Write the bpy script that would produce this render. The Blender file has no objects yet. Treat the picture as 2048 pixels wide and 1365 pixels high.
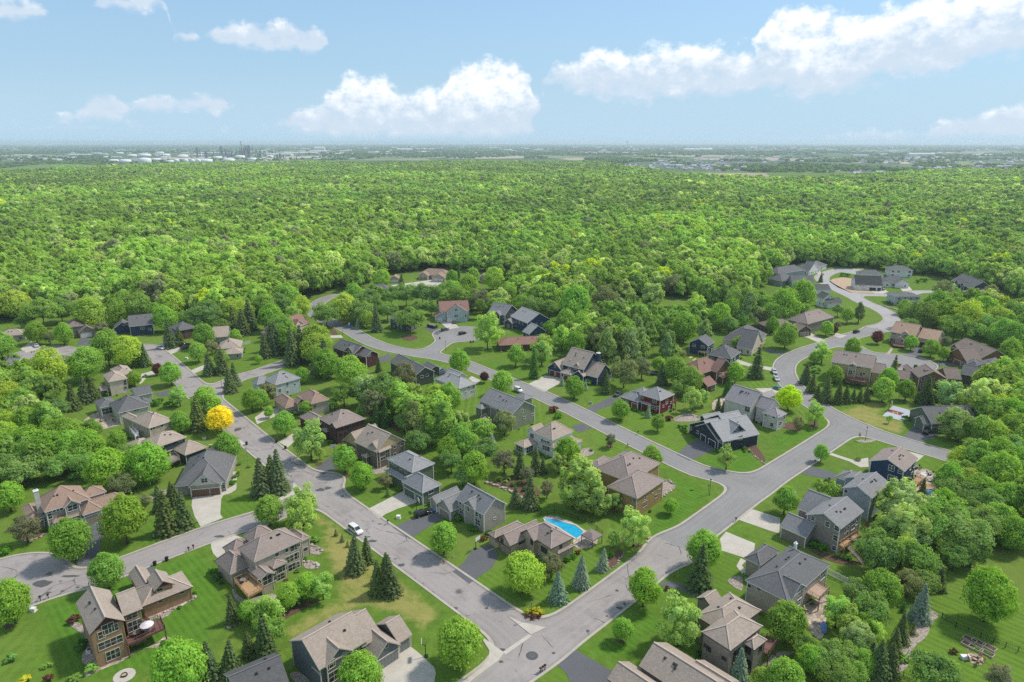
import bpy, bmesh, math, random
import numpy as np
from mathutils import Vector, Matrix, geometry as mgeo
RND = random.Random(7)
R_ = math.radians
SC = bpy.context.scene
COL = SC.collection

# ------------------------------------------------------------------ camera
CAM_H, FPX, HORIZON = 100.0, 1365.0, 284.0
PITCH = math.atan((682.5 - HORIZON) / FPX)
cd = bpy.data.cameras.new('camera'); cam = bpy.data.objects.new('camera', cd); COL.objects.link(cam)
cam.location = (0, 0, CAM_H); cam.rotation_euler = (math.pi / 2 - PITCH, 0, 0)
cd.sensor_width = 36; cd.lens = 36 * FPX / 2048; cd.clip_start = 0.5; cd.clip_end = 120000
SC.camera = cam
SC.render.engine = 'CYCLES'
SC.cycles.use_denoising = False; SC.render.filter_size = 1.15
SC.cycles.max_bounces = 5; SC.cycles.diffuse_bounces = 3; SC.cycles.glossy_bounces = 2
SC.cycles.transmission_bounces = 3; SC.cycles.volume_bounces = 1; SC.cycles.transparent_max_bounces = 4
SC.cycles.use_adaptive_sampling = True; SC.cycles.adaptive_threshold = 0.012
SC.view_settings.view_transform = 'Standard'; SC.view_settings.look = 'None'
SC.view_settings.gamma = 1.0; SC.view_settings.use_curve_mapping = False
SC.view_settings.exposure = 0.75

# ------------------------------------------------------------------ sun and sky
SUN_EL, SUN_AZ = R_(52), R_(66)          # azimuth clockwise from +Y (the view direction)
sl = bpy.data.lights.new('sun', 'SUN'); sl.energy = 2.3; sl.angle = R_(5.0); sl.color = (1.0, 0.945, 0.85)
sun = bpy.data.objects.new('sun', sl); COL.objects.link(sun); sun.location = (300, 200, 400)
sdir = Vector((math.sin(SUN_AZ) * math.cos(SUN_EL), math.cos(SUN_AZ) * math.cos(SUN_EL), math.sin(SUN_EL)))
sun.rotation_euler = sdir.to_track_quat('Z', 'Y').to_euler()

class NT:
    """small helper to write node trees"""
    def __init__(s, tree): s.t = tree; s.l = tree.links
    def n(s, typ, **kw):
        nd = s.t.nodes.new(typ)
        for k, v in kw.items(): setattr(nd, k, v)
        return nd
    def put(s, sock, v):
        if v is None: return
        if isinstance(v, bpy.types.NodeSocket): s.l.new(v, sock)
        elif isinstance(v, (tuple, list)) and sock.type == 'RGBA' and len(v) == 3: sock.default_value = (*v, 1)
        else: sock.default_value = v
    def m(s, op, a, b=None, c=None, clamp=False):
        nd = s.n('ShaderNodeMath', operation=op, use_clamp=clamp)
        for i, v in enumerate((a, b, c)): s.put(nd.inputs[i], v)
        return nd.outputs[0]
    def vm(s, op, a, b=None, scale=None):
        nd = s.n('ShaderNodeVectorMath', operation=op)
        s.put(nd.inputs[0], a); s.put(nd.inputs[1], b)
        if scale is not None: s.put(nd.inputs[3], scale)
        return nd.outputs[1] if op in ('LENGTH', 'DOT_PRODUCT', 'DISTANCE') else nd.outputs[0]
    def mix(s, f, a, b, blend='MIX'):
        nd = s.n('ShaderNodeMix', data_type='RGBA', blend_type=blend)
        s.put(nd.inputs[0], f); s.put(nd.inputs[6], a); s.put(nd.inputs[7], b)
        return nd.outputs[2]
    def mapr(s, v, a, b, c=0., d=1., smooth=False):
        nd = s.n('ShaderNodeMapRange', clamp=True, interpolation_type='SMOOTHSTEP' if smooth else 'LINEAR')
        for i, x in enumerate((v, a, b, c, d)): s.put(nd.inputs[i], x)
        return nd.outputs[0]
    def noise(s, vec, scale, detail=3, rough=.55, out=0, dim='3D', dist=0.):
        nd = s.n('ShaderNodeTexNoise', noise_dimensions=dim)
        s.put(nd.inputs['Vector'], vec); nd.inputs['Scale'].default_value = scale
        nd.inputs['Detail'].default_value = detail; nd.inputs['Roughness'].default_value = rough
        nd.inputs['Distortion'].default_value = dist
        return nd.outputs[out]
    def sep(s, v):
        nd = s.n('ShaderNodeSeparateXYZ'); s.put(nd.inputs[0], v); return nd.outputs
    def comb(s, x=0., y=0., z=0.):
        nd = s.n('ShaderNodeCombineXYZ')
        for i, v in enumerate((x, y, z)): s.put(nd.inputs[i], v)
        return nd.outputs[0]

def px_dir(x, y):
    dx, dy = (x - 1024) / FPX, -(y - 682.5) / FPX
    return Vector((dx, math.cos(PITCH) + dy * math.sin(PITCH), -math.sin(PITCH) + dy * math.cos(PITCH)))
def G(x, y, z=0.0):
    d = px_dir(x, y); t = (z - CAM_H) / d.z
    return Vector((d.x * t, d.y * t, z))
def scale_at(p):                               # photo pixels per metre at a world point
    v = p - Vector((0, 0, CAM_H))
    return FPX / max(1., v.y * math.cos(PITCH) - v.z * math.sin(PITCH))

# sky: Nishita with procedural cumulus fixed to compass directions
W = bpy.data.worlds.new('World'); SC.world = W; W.use_nodes = True
w = NT(W.node_tree); W.node_tree.nodes.clear()
sky = w.n('ShaderNodeTexSky', sky_type='NISHITA', sun_disc=False)
sky.sun_elevation = SUN_EL; sky.sun_rotation = SUN_AZ; sky.altitude = 300
sky.air_density = 1.15; sky.dust_density = .35; sky.ozone_density = 4.0
# cloud banks as (photo x, top y, base y); a bank ends where top meets base
BANKS = [
 [(-300,250,250),(540,262,245),(560,245,248),(580,226,262),(620,217,270),(660,188,275),(700,155,278),(740,151,278),(780,160,278),(800,190,278),(840,182,278),(880,180,280),(900,140,280),
  (930,122,280),(980,116,280),(1030,121,278),(1058,148,270),(1068,200,255),(1076,240,225),(1086,165,150),(1100,142,165),(1140,121,185),(1180,101,195),(1220,107,198),(1260,111,200),(1300,95,200),
  (1350,93,198),(1400,89,195),(1450,99,192),(1500,104,188),(1514,96,188),(1524,50,186),(1540,30,182),(1570,25,180),(1620,20,192),(1660,22,193),(1700,33,190),(1740,28,178),(1790,14,156),(1850,-8,150),(1950,-16,138),(2048,-16,108),(2120,20,90),(2180,70,60)],
 [(-300,240,236),(-40,215,190),(-20,190,212),(8,192,208),(16,220,190),(100,245,236),(110,238,244),(140,231,248),(160,222,240),(190,196,238),(220,191,238),(250,203,228),(262,213,222),(290,197,226),(320,196,226),(348,206,218),(362,200,221),(400,190,225),
  (432,187,225),(455,198,214),(470,220,200),(1500,300,270),(1540,279,281),(1600,273,283),(1700,267,284),(1780,264,284),(1862,264,284),(1884,240,284),(1930,229,284),(2000,218,284),(2048,212,284),(2150,205,284),(2250,260,250)],
 [(-200,20,0),(-40,5,30),(20,2,38),(60,-4,34),(95,14,10),(120,40,0),(180,20,0),(200,-6,22),(250,-10,22),(300,-8,20),(332,2,10),(338,40,60),(346,74,68),(370,53,80),(396,64,72),(402,85,70),(412,74,80),(430,56,90),(460,45,95),(490,41,98),(520,52,100),(560,43,102),(600,50,103),(636,54,103),(652,84,88),(662,110,70),(2200,110,70)],
]
UMIN, UMAX, VMAX = -.85, .85, .34
def az_el(x, y):
    d = px_dir(x, y); return math.atan2(d.x, d.y), math.atan2(d.z, math.hypot(d.x, d.y))
def curve_node(vals):
    nd = w.n('ShaderNodeFloatCurve'); cu = nd.mapping.curves[0]
    pts = sorted(vals); 
    while len(cu.points) < len(pts): cu.points.new(.5, .5)
    for p, (a, b) in zip(cu.points, pts): p.location = (a, b); p.handle_type = 'VECTOR'
    nd.mapping.use_clip = False; nd.mapping.extend = 'HORIZONTAL'; nd.mapping.update(); return nd
dirv = w.n('ShaderNodeTexCoord').outputs['Generated']
dx_, dy_, dz_ = w.sep(dirv)
uu = w.m('ARCTAN2', dx_, dy_); vv = w.m('ARCSINE', dz_)
uv = w.comb(uu, vv, 0.)
warp = w.noise(uv, 30, 2, .6, out=1)
ws = w.sep(warp)
u1 = w.m('MULTIPLY_ADD', w.m('SUBTRACT', ws[0], .5), .030, uu); v1 = w.m('MULTIPLY_ADD', w.m('SUBTRACT', ws[1], .5), .022, vv)
un = w.mapr(u1, UMIN, UMAX)
cov, high = None, None
for bi, bank in enumerate(BANKS):
    tv, bv = [], []
    for x, yt, yb in bank:
        u_, t_ = az_el(x, yt); b_ = az_el(x, yb)[1]; q = (u_ - UMIN) / (UMAX - UMIN)
        tv.append((q, t_ / VMAX)); bv.append((q, b_ / VMAX))
    ct, cb = curve_node(tv), curve_node(bv); w.put(ct.inputs['Value'], un); w.put(cb.inputs['Value'], un)
    top = w.m('MULTIPLY', ct.outputs[0], VMAX); bot = w.m('MULTIPLY', cb.outputs[0], VMAX)
    a_, b_ = w.m('SUBTRACT', top, v1), w.m('SUBTRACT', v1, bot)
    q = w.m('MULTIPLY', w.m('MINIMUM', a_, b_), 1 / (.014 if bi == 0 else .008))
    hgt = w.m('MULTIPLY', b_, 1 / .05)
    if cov is None: cov, high = q, hgt
    else:
        gt = w.m('GREATER_THAN', q, cov); mixn = w.n('ShaderNodeMix', data_type='FLOAT')
        w.put(mixn.inputs[0], gt); w.put(mixn.inputs[2], high); w.put(mixn.inputs[3], hgt); high = mixn.outputs[0]
        cov = w.m('MAXIMUM', cov, q)
# beyond the banks unseen cumulus goes on, thickened to add white fill light
away = w.m('MAXIMUM', w.mapr(w.m('ABSOLUTE', uu), .70, .80), w.mapr(vv, .215, .26))
gen = w.mapr(w.noise(w.vm('MULTIPLY', uv, (5., 13., 1.)), 1.0, 2, .5), .42, .63, -1.2, .9)
gen = w.m('MULTIPLY_ADD', w.m('SUBTRACT', away, 1.), 4., gen)
cov = w.m('MAXIMUM', cov, gen)
f1 = w.noise(w.vm('MULTIPLY', uv, (1., 1.3, 1.)), 38, 7, .62)
f2 = w.m('SUBTRACT', f1, .5)
c0 = w.m('MULTIPLY_ADD', f2, 3.6, w.m('MINIMUM', cov, .9))
alpha = w.m('MULTIPLY', w.mapr(c0, -.45, .95, smooth=True), w.mapr(dz_, -.002, .012))
shade = w.mapr(w.m('ADD', w.m('MULTIPLY_ADD', f2, 2.6, w.m('MINIMUM', high, 1.3)), w.m('MULTIPLY', w.m('MINIMUM', cov, 1.5), -.22)), .05, 1.5, 0., 1., smooth=True)
ccol = w.mix(shade, (4.5, 5.3, 6.2), (8.0, 8.1, 8.2))
hz = w.mapr(dz_, 0., .24, 1., 0.)
skyc = w.mix(w.m('MULTIPLY_ADD', hz, .55, .35), sky.outputs[0], (2.5, 4.05, 5.6))
skyc = w.mix(w.mapr(dz_, 0., .11, .62, 0., smooth=True), skyc, (3.8, 5.2, 6.3))
bg = w.n('ShaderNodeBackground'); bg.inputs[1].default_value = 0.088
w.l.new(w.mix(w.m('MULTIPLY', alpha, .95), skyc, ccol), bg.inputs[0])
W.cycles.sampling_method = 'NONE'
w.l.new(bg.outputs[0], w.n('ShaderNodeOutputWorld').inputs[0])

# ------------------------------------------------------------------ materials
MATS = {}
def mat_base(name):
    m = bpy.data.materials.new(name); m.use_nodes = True; t = NT(m.node_tree); m.node_tree.nodes.clear()
    out = t.n('ShaderNodeOutputMaterial'); b = t.n('ShaderNodeBsdfPrincipled'); t.l.new(b.outputs[0], out.inputs[0])
    b.inputs['Specular IOR Level'].default_value = .25
    return m, t, b
def bump(t, b, h, s, d=.02):
    n = t.n('ShaderNodeBump'); n.inputs['Strength'].default_value = s; n.inputs['Distance'].default_value = d
    t.l.new(h, n.inputs['Height']); t.l.new(n.outputs[0], b.inputs['Normal'])
def wpos(t): return t.n('ShaderNodeNewGeometry').outputs['Position']
def plain(name, col, rough=.7, var=.12, scale=2.0, metal=0.):
    if name in MATS: return MATS[name]
    m, t, b = mat_base(name)
    f = t.noise(t.n('ShaderNodeTexCoord').outputs['Object'], scale, 4)
    c = t.mix(t.mapr(f, .3, .7), tuple(x * (1 - var) for x in col), tuple(min(1, x * (1 + var)) for x in col))
    t.put(b.inputs['Base Color'], c); b.inputs['Roughness'].default_value = rough; b.inputs['Metallic'].default_value = metal
    MATS[name] = m; return m
def siding(name, col):
    key = 'siding_' + name
    if key in MATS: return MATS[key]
    m, t, b = mat_base(key); p = wpos(t); z = t.sep(p)[2]
    saw = t.m('FRACT', t.m('MULTIPLY', z, 1 / .18))
    f = t.noise(p, .6, 4)
    st = t.noise(t.vm('MULTIPLY', p, (2., 2., .25)), 1.2, 3)
    c = t.mix(t.mapr(f, .3, .7), tuple(x * .88 for x in col), tuple(x * 1.1 for x in col))
    c = t.mix(t.mapr(st, .55, .8, 0., .25), c, tuple(x * .7 for x in col))
    c = t.mix(t.mapr(saw, .86, 1., 0., .45), c, tuple(x * .55 for x in col))
    t.put(b.inputs['Base Color'], c); b.inputs['Roughness'].default_value = .75
    bump(t, b, saw, .5, .02); MATS[key] = m; return m
def roofmat(name, col):
    key = 'shingle_' + name
    if key in MATS: return MATS[key]
    m, t, b = mat_base(key); p = wpos(t)
    br = t.n('ShaderNodeTexVoronoi', feature='F1'); t.put(br.inputs['Vector'], t.vm('MULTIPLY', p, (2.6, 2.6, 5.5)))
    br.inputs['Scale'].default_value = 1.
    tile = t.sep(br.outputs['Color'])[0]
    big = t.noise(p, .22, 4, .6); fine = t.noise(p, 9., 2)
    streak = t.noise(t.vm('MULTIPLY', p, (1.1, 1.1, .18)), 1.0, 3)
    dk, lt = tuple(x * .72 for x in col), tuple(x * 1.22 for x in col)
    c = t.mix(t.m('MULTIPLY', t.m('ADD', tile, fine), .5), dk, lt)
    c = t.mix(t.mapr(big, .35, .7, 0., .4), c, tuple(x * .78 for x in col))
    c = t.mix(t.mapr(streak, .6, .8, 0., .35), c, tuple(x * .6 for x in col))
    zz = t.m('FRACT', t.m('MULTIPLY', t.sep(p)[2], 7.))
    c = t.mix(t.mapr(zz, .8, 1., 0., .3), c, tuple(x * .5 for x in col))
    t.put(b.inputs['Base Color'], c); b.inputs['Roughness'].default_value = .9
    bump(t, b, tile, .35, .03); MATS[key] = m; return m
def stonemat(name, col, scale=3.):
    key = 'stone_' + name
    if key in MATS: return MATS[key]
    m, t, b = mat_base(key); p = wpos(t)
    v = t.n('ShaderNodeTexVoronoi', feature='F1'); t.put(v.inputs['Vector'], p); v.inputs['Scale'].default_value = scale
    e = t.n('ShaderNodeTexVoronoi', feature='DISTANCE_TO_EDGE'); t.put(e.inputs['Vector'], p); e.inputs['Scale'].default_value = scale
    r = t.sep(v.outputs['Color'])[0]
    c = t.mix(r, tuple(x * .6 for x in col), tuple(min(1, x * 1.4) for x in col))
    c = t.mix(t.mapr(e.outputs[0], 0., .06, .7, 0.), c, tuple(x * .35 for x in col))
    t.put(b.inputs['Base Color'], c); b.inputs['Roughness'].default_value = .9
    bump(t, b, e.outputs[0], .6, .05); MATS[key] = m; return m

def grass_mat(name, lush, dry, dryness, fade=None):
    m, t, b = mat_base(name); p = wpos(t)
    a = t.noise(p, .045, 4, .6); c2 = t.noise(p, .35, 5, .65); f = t.noise(p, 3.5, 3, .7)
    x = t.sep(p)
    st = t.m('SINE', t.m('MULTIPLY', t.m('ADD', t.m('MULTIPLY', x[0], .72), t.m('MULTIPLY', x[1], .69)), 4.2))
    col = t.mix(t.mapr(c2, .3, .72), tuple(v * .72 for v in lush), tuple(v * 1.15 for v in lush))
    col = t.mix(t.m('MULTIPLY', t.mapr(st, -.5, .5), .28), col, tuple(v * 1.5 for v in lush))
    d = t.m('ADD', t.m('MULTIPLY', a, .6), t.m('MULTIPLY', c2, .45))
    col = t.mix(t.mapr(d, .62 - dryness * .3, .84 - dryness * .3, 0., .85), col, dry)
    col = t.mix(t.mapr(f, .35, .75, .0, .5), col, tuple(v * .55 for v in lush))
    if fade:
        lw = fade; ed = t.n('ShaderNodeAttribute', attribute_type='GEOMETRY', attribute_name='inner').outputs['Fac']
        base = t.mix(t.mapr(c2, .3, .72), tuple(v * .72 for v in lw), tuple(v * 1.15 for v in lw)); base = t.mix(t.mapr(f, .35, .75, .0, .5), base, tuple(v * .55 for v in lw))
        col = t.mix(t.mapr(t.m('ADD', ed, t.m('MULTIPLY', t.m('SUBTRACT', c2, .5), .9)), .1, .75, smooth=True), base, col)
    t.put(b.inputs['Base Color'], col); b.inputs['Roughness'].default_value = .95; b.inputs['Specular IOR Level'].default_value = .05
    bump(t, b, t.m('ADD', f, t.noise(p, 14., 2)), .5, .08); MATS[name] = m; return m
LAWNC = (.126, .218, .030)
LAWN_DRY = grass_mat('dry_grass', (.185, .245, .042), (.36, .30, .11), .85, LAWNC)
LAWN_LUSH = grass_mat('lush_grass', (.098, .208, .023), (.19, .25, .05), .1, LAWNC)

def asphalt(name, base, patched, tint=(1, 1, 1), edge=False):
    m, t, b = mat_base(name); p = wpos(t)
    big = t.noise(p, .07, 4, .6); mid = t.noise(p, .5, 4); fine = t.noise(p, 12., 2, .7)
    c = t.mix(t.mapr(big, .3, .7), tuple(base * .86 * k for k in tint), tuple(base * 1.14 * k for k in tint))
    c = t.mix(t.mapr(mid, .35, .7, 0., .3), c, tuple(base * .8 * k for k in tint))
    c = t.mix(t.mapr(fine, .2, .8, 0., .35), c, tuple(base * 1.35 * k for k in tint))
    if patched:
        wv = t.vm('ADD', p, t.vm('SCALE', t.vm('SUBTRACT', t.noise(p, .3, 3, out=1), (.5, .5, .5)), scale=1.1))
        e = t.n('ShaderNodeTexVoronoi', feature='DISTANCE_TO_EDGE'); t.put(e.inputs['Vector'], wv); e.inputs['Scale'].default_value = .11
        crack = t.mapr(e.outputs[0], .004, .014, 1., 0.)
        crack = t.m('MULTIPLY', crack, t.mapr(t.noise(p, .12, 2), .49, .58))
        c = t.mix(t.m('MULTIPLY', crack, .9), c, (.03, .03, .032))
        v = t.n('ShaderNodeTexVoronoi', feature='F1'); t.put(v.inputs['Vector'], t.vm('ADD', p, t.vm('SCALE', t.vm('SUBTRACT', t.noise(p, 1.1, 3, out=1), (.5, .5, .5)), scale=1.2)))
        v.inputs['Scale'].default_value = .11
        pk = t.m('MULTIPLY', t.mapr(v.outputs['Distance'], .05, .14, 1., 0.), t.m('GREATER_THAN', t.sep(v.outputs['Color'])[1], .35))
        c = t.mix(t.m('MULTIPLY', pk, .75), c, (.05, .048, .05))
        oil = t.mapr(t.noise(p, .16, 5, .6), .54, .70, 0., .5)
        c = t.mix(oil, c, tuple(base * .6 * k for k in tint))
    if edge:
        ed = t.n('ShaderNodeAttribute', attribute_type='GEOMETRY', attribute_name='edge').outputs['Fac']
        for cen in (1.35, 3.0): c = t.mix(t.mapr(t.m('ABSOLUTE', t.m('SUBTRACT', ed, cen)), .15, .55, .22, 0., smooth=True), c, tuple(base * 1.3 * k for k in tint))
        c = t.mix(t.m('MULTIPLY', t.mapr(ed, .05, .7, 1., 0., smooth=True), t.mapr(mid, .3, .7, .15, .6)), c, tuple(base * .55 * k for k in (tint[0], tint[1] * .93, tint[2] * .85)))
    t.put(b.inputs['Base Color'], c); b.inputs['Roughness'].default_value = .88
    bump(t, b, fine, .3, .01); MATS[name] = m; return m
ROAD_OLD = asphalt('old_asphalt', .262, True, (1.12, 1.0, .94), True)
ROAD_NEW = asphalt('road_asphalt', .222, False, (1.05, 1., .965), True)
DRIVE = asphalt('drive_asphalt', .115, False, (.97, .98, 1.03))
def concrete(name, col, joint=True):
    m, t, b = mat_base(name); p = wpos(t)
    n1 = t.noise(p, .35, 5, .6); n2 = t.noise(p, 6., 3)
    c = t.mix(t.mapr(n1, .3, .7), tuple(x * .86 for x in col), tuple(x * 1.08 for x in col))
    c = t.mix(t.mapr(n2, .3, .8, 0., .25), c, tuple(x * .75 for x in col))
    if joint:
        for ax, ay in ((.69, -.72), (.72, .69)):
            x = t.sep(p); q = t.m('FRACT', t.m('MULTIPLY', t.m('ADD', t.m('MULTIPLY', x[0], ax), t.m('MULTIPLY', x[1], ay)), 1 / 3.2))
            c = t.mix(t.mapr(q, .0, .022, .4, 0.), c, tuple(x * .5 for x in col))
    t.put(b.inputs['Base Color'], c); b.inputs['Roughness'].default_value = .85; MATS[name] = m; return m
CONC = concrete('concrete', (.50, .455, .39)); KERB = concrete('kerb_concrete', (.43, .385, .325), False)
PAVER = stonemat('patio', (.45, .36, .29), 1.6); MULCH = stonemat('mulch', (.13, .075, .05), 9.)
GRAVEL = stonemat('river_rock', (.34, .285, .24), 4.); SOIL = concrete('bare_soil', (.46, .33, .21), False)
ROCK = stonemat('boulder', (.40, .34, .29), .8)

def glassmat():
    m, t, b = mat_base('window_glass'); p = wpos(t)
    c = t.mix(t.mapr(t.noise(p, .8, 2), .35, .7), (.012, .016, .02), (.07, .085, .09))
    t.put(b.inputs['Base Color'], c); b.inputs['Roughness'].default_value = .06; b.inputs['Specular IOR Level'].default_value = .6
    return m
GLASS = glassmat()
WHITE = plain('white_trim', (.72, .71, .68), .55, .05)
CREAM = plain('cream_trim', (.56, .50, .41), .6, .06)
DARK = plain('dark_metal', (.025, .025, .027), .45)
BLACKP = plain('black_paint', (.012, .012, .014), .3)
WOOD = plain('cedar_deck', (.40, .25, .13), .75, .18, 3.)
WOODR = plain('red_deck', (.17, .085, .07), .75, .15, 3.)
WOODG = plain('grey_deck', (.28, .23, .20), .8, .15, 3.)
BARK = plain('bark', (.10, .075, .055), .95, .3, 6.)

def leafmat(name, inst):
    m = bpy.data.materials.new(name); m.use_nodes = True; t = NT(m.node_tree); m.node_tree.nodes.clear()
    out = t.n('ShaderNodeOutputMaterial')
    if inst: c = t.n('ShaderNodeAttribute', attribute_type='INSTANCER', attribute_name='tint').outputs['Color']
    else: c = t.n('ShaderNodeObjectInfo').outputs['Color']
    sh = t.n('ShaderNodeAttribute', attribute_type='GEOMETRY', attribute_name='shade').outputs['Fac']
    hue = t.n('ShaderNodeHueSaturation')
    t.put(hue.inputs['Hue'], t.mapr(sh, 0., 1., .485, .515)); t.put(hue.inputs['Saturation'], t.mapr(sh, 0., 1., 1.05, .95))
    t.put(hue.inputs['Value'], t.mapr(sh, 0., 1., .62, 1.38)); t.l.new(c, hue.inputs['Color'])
    d = t.n('ShaderNodeBsdfDiffuse'); tr = t.n('ShaderNodeBsdfTranslucent')
    t.l.new(hue.outputs[0], d.inputs[0])
    t.l.new(t.mix(1., hue.outputs[0], (1.32, 1.32, .52), 'MULTIPLY'), tr.inputs[0])
    mx = t.n('ShaderNodeAddShader')                       # a leaf both reflects and lets light through
    t.l.new(d.outputs[0], mx.inputs[0]); t.l.new(tr.outputs[0], mx.inputs[1])
    t.l.new(mx.outputs[0], out.inputs[0]); return m
LEAF = leafmat('foliage', False); LEAFI = leafmat('forest_foliage', True)

# ------------------------------------------------------------------ object helpers
def obj(name, me, parent=None, loc=None, rotz=0., scale=None, color=None):
    o = bpy.data.objects.new(name, me); COL.objects.link(o)
    if parent: o.parent = parent
    if loc is not None: o.location = loc
    if rotz: o.rotation_euler = (0, 0, rotz)
    if scale is not None: o.scale = scale
    if color is not None: o.color = (*color, 1)
    return o
def tag(o, label, cat, group=None, kind=None):
    if kind: o['kind'] = kind
    if label: o['label'] = label
    if cat: o['category'] = cat
    if group: o['group'] = group
    return o
def empty(name, loc, rotz=0.):
    o = bpy.data.objects.new(name, None); COL.objects.link(o); o.location = loc; o.rotation_euler = (0, 0, rotz)
    o.empty_display_size = .5; return o
class MB:
    """collects boxes, prisms and tubes into one mesh with material slots"""
    def __init__(s): s.v = []; s.f = []; s.mi = []; s.sm = []
    def poly(s, pts, mi=0, smooth=False):
        b = len(s.v); s.v += [tuple(p) for p in pts]; s.f.append(tuple(range(b, b + len(pts)))); s.mi.append(mi); s.sm.append(smooth)
    def faces(s, pts, fs, mi=0, smooth=False):
        b = len(s.v); s.v += [tuple(p) for p in pts]
        for f in fs:
            s.f.append(tuple(b + i for i in f)); s.mi.append(mi); s.sm.append(smooth)
    def box(s, x0, x1, y0, y1, z0, z1, mi=0, M=None):
        p = [Vector((x, y, z)) for z in (z0, z1) for (x, y) in ((x0, y0), (x1, y0), (x1, y1), (x0, y1))]
        if M is not None: p = [M @ q for q in p]
        s.faces(p, [(3, 2, 1, 0), (4, 5, 6, 7), (0, 1, 5, 4), (1, 2, 6, 5), (2, 3, 7, 6), (3, 0, 4, 7)], mi)
    def bar(s, a, b, w, h=None, mi=0):
        a, b = Vector(a), Vector(b); d = (b - a); L = d.length
        if L < 1e-5: return
        d.normalize(); up = Vector((0, 0, 1)) if abs(d.z) < .95 else Vector((1, 0, 0))
        x = d.cross(up).normalized() * (w / 2); y = x.normalized().cross(d).normalized() * ((h or w) / 2)
        p = [q + sx * x + sy * y for q in (a, b) for (sx, sy) in ((-1, -1), (1, -1), (1, 1), (-1, 1))]
        s.faces(p, [(3, 2, 1, 0), (4, 5, 6, 7), (0, 1, 5, 4), (1, 2, 6, 5), (2, 3, 7, 6), (3, 0, 4, 7)], mi)
    def tube(s, pts, rad, n=8, mi=0, cap=True):
        rings = []
        for i, p in enumerate(pts):
            p = Vector(p); d = Vector(pts[min(i + 1, len(pts) - 1)]) - Vector(pts[max(i - 1, 0)]); d.normalize()
            up = Vector((0, 0, 1)) if abs(d.z) < .9 else Vector((1, 0, 0))
            x = d.cross(up).normalized(); y = d.cross(x).normalized(); r = rad[i] if isinstance(rad, (list, tuple)) else rad
            b = len(s.v); s.v += [tuple(p + r * (math.cos(6.28318 * k / n) * x + math.sin(6.28318 * k / n) * y)) for k in range(n)]; rings.append(b)
        for a, b in zip(rings, rings[1:]):
            for k in range(n):
                s.f.append((a + k, b + k, b + (k + 1) % n, a + (k + 1) % n)); s.mi.append(mi); s.sm.append(True)
        if cap:
            for a in (rings[0], rings[-1]): s.f.append(tuple(a + k for k in range(n))); s.mi.append(mi); s.sm.append(False)
    def mesh(s, name, mats):
        me = bpy.data.meshes.new(name); me.from_pydata(s.v, [], s.f)
        for m in (mats if isinstance(mats, (list, tuple)) else [mats]):
            if m: me.materials.append(m)
        me.polygons.foreach_set('material_index', s.mi); me.polygons.foreach_set('use_smooth', s.sm); me.update(); return me
    def build(s, name, mats, parent=None, **kw): return obj(name, s.mesh(name, mats), parent, **kw)
MESHES = {}
def cached(key, fn):
    if key not in MESHES: MESHES[key] = fn()
    return MESHES[key]

# pixel frames: coordinates below were read off enlargements of the photograph
FR = {'a0': (0, 1024, 4), 'a1': (512, 1024, 4), 'a2': (1024, 1024, 4), 'a3': (1536, 1024, 4), 'b0': (0, 683, 4), 'b1': (512, 683, 4),
      'b2': (1024, 683, 4), 'b3': (1536, 683, 4), 'c0': (0, 483, 4), 'c1': (512, 483, 4), 'c2': (1024, 483, 4), 'c3': (1536, 483, 4),
      'f': (0, 0, 1), 'k1': (0, 880, 2.815), 'k2': (400, 980, 3.546), 'k3': (700, 900, 2.935), 'k4': (1100, 900, 2.935),
      'k5': (1528, 900, 2.935), 'k7': (500, 580, 3.688), 'k8': (960, 580, 3.688), 'k9': (1400, 580, 4.265)}
def FP(k, x, y): a = FR[k]; return (a[0] + x / a[2], a[1] + y / a[2])
def PG(k, x, y, z=0.): return G(*FP(k, x, y), z)
def V2(p): return Vector((p[0], p[1]))
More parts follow.
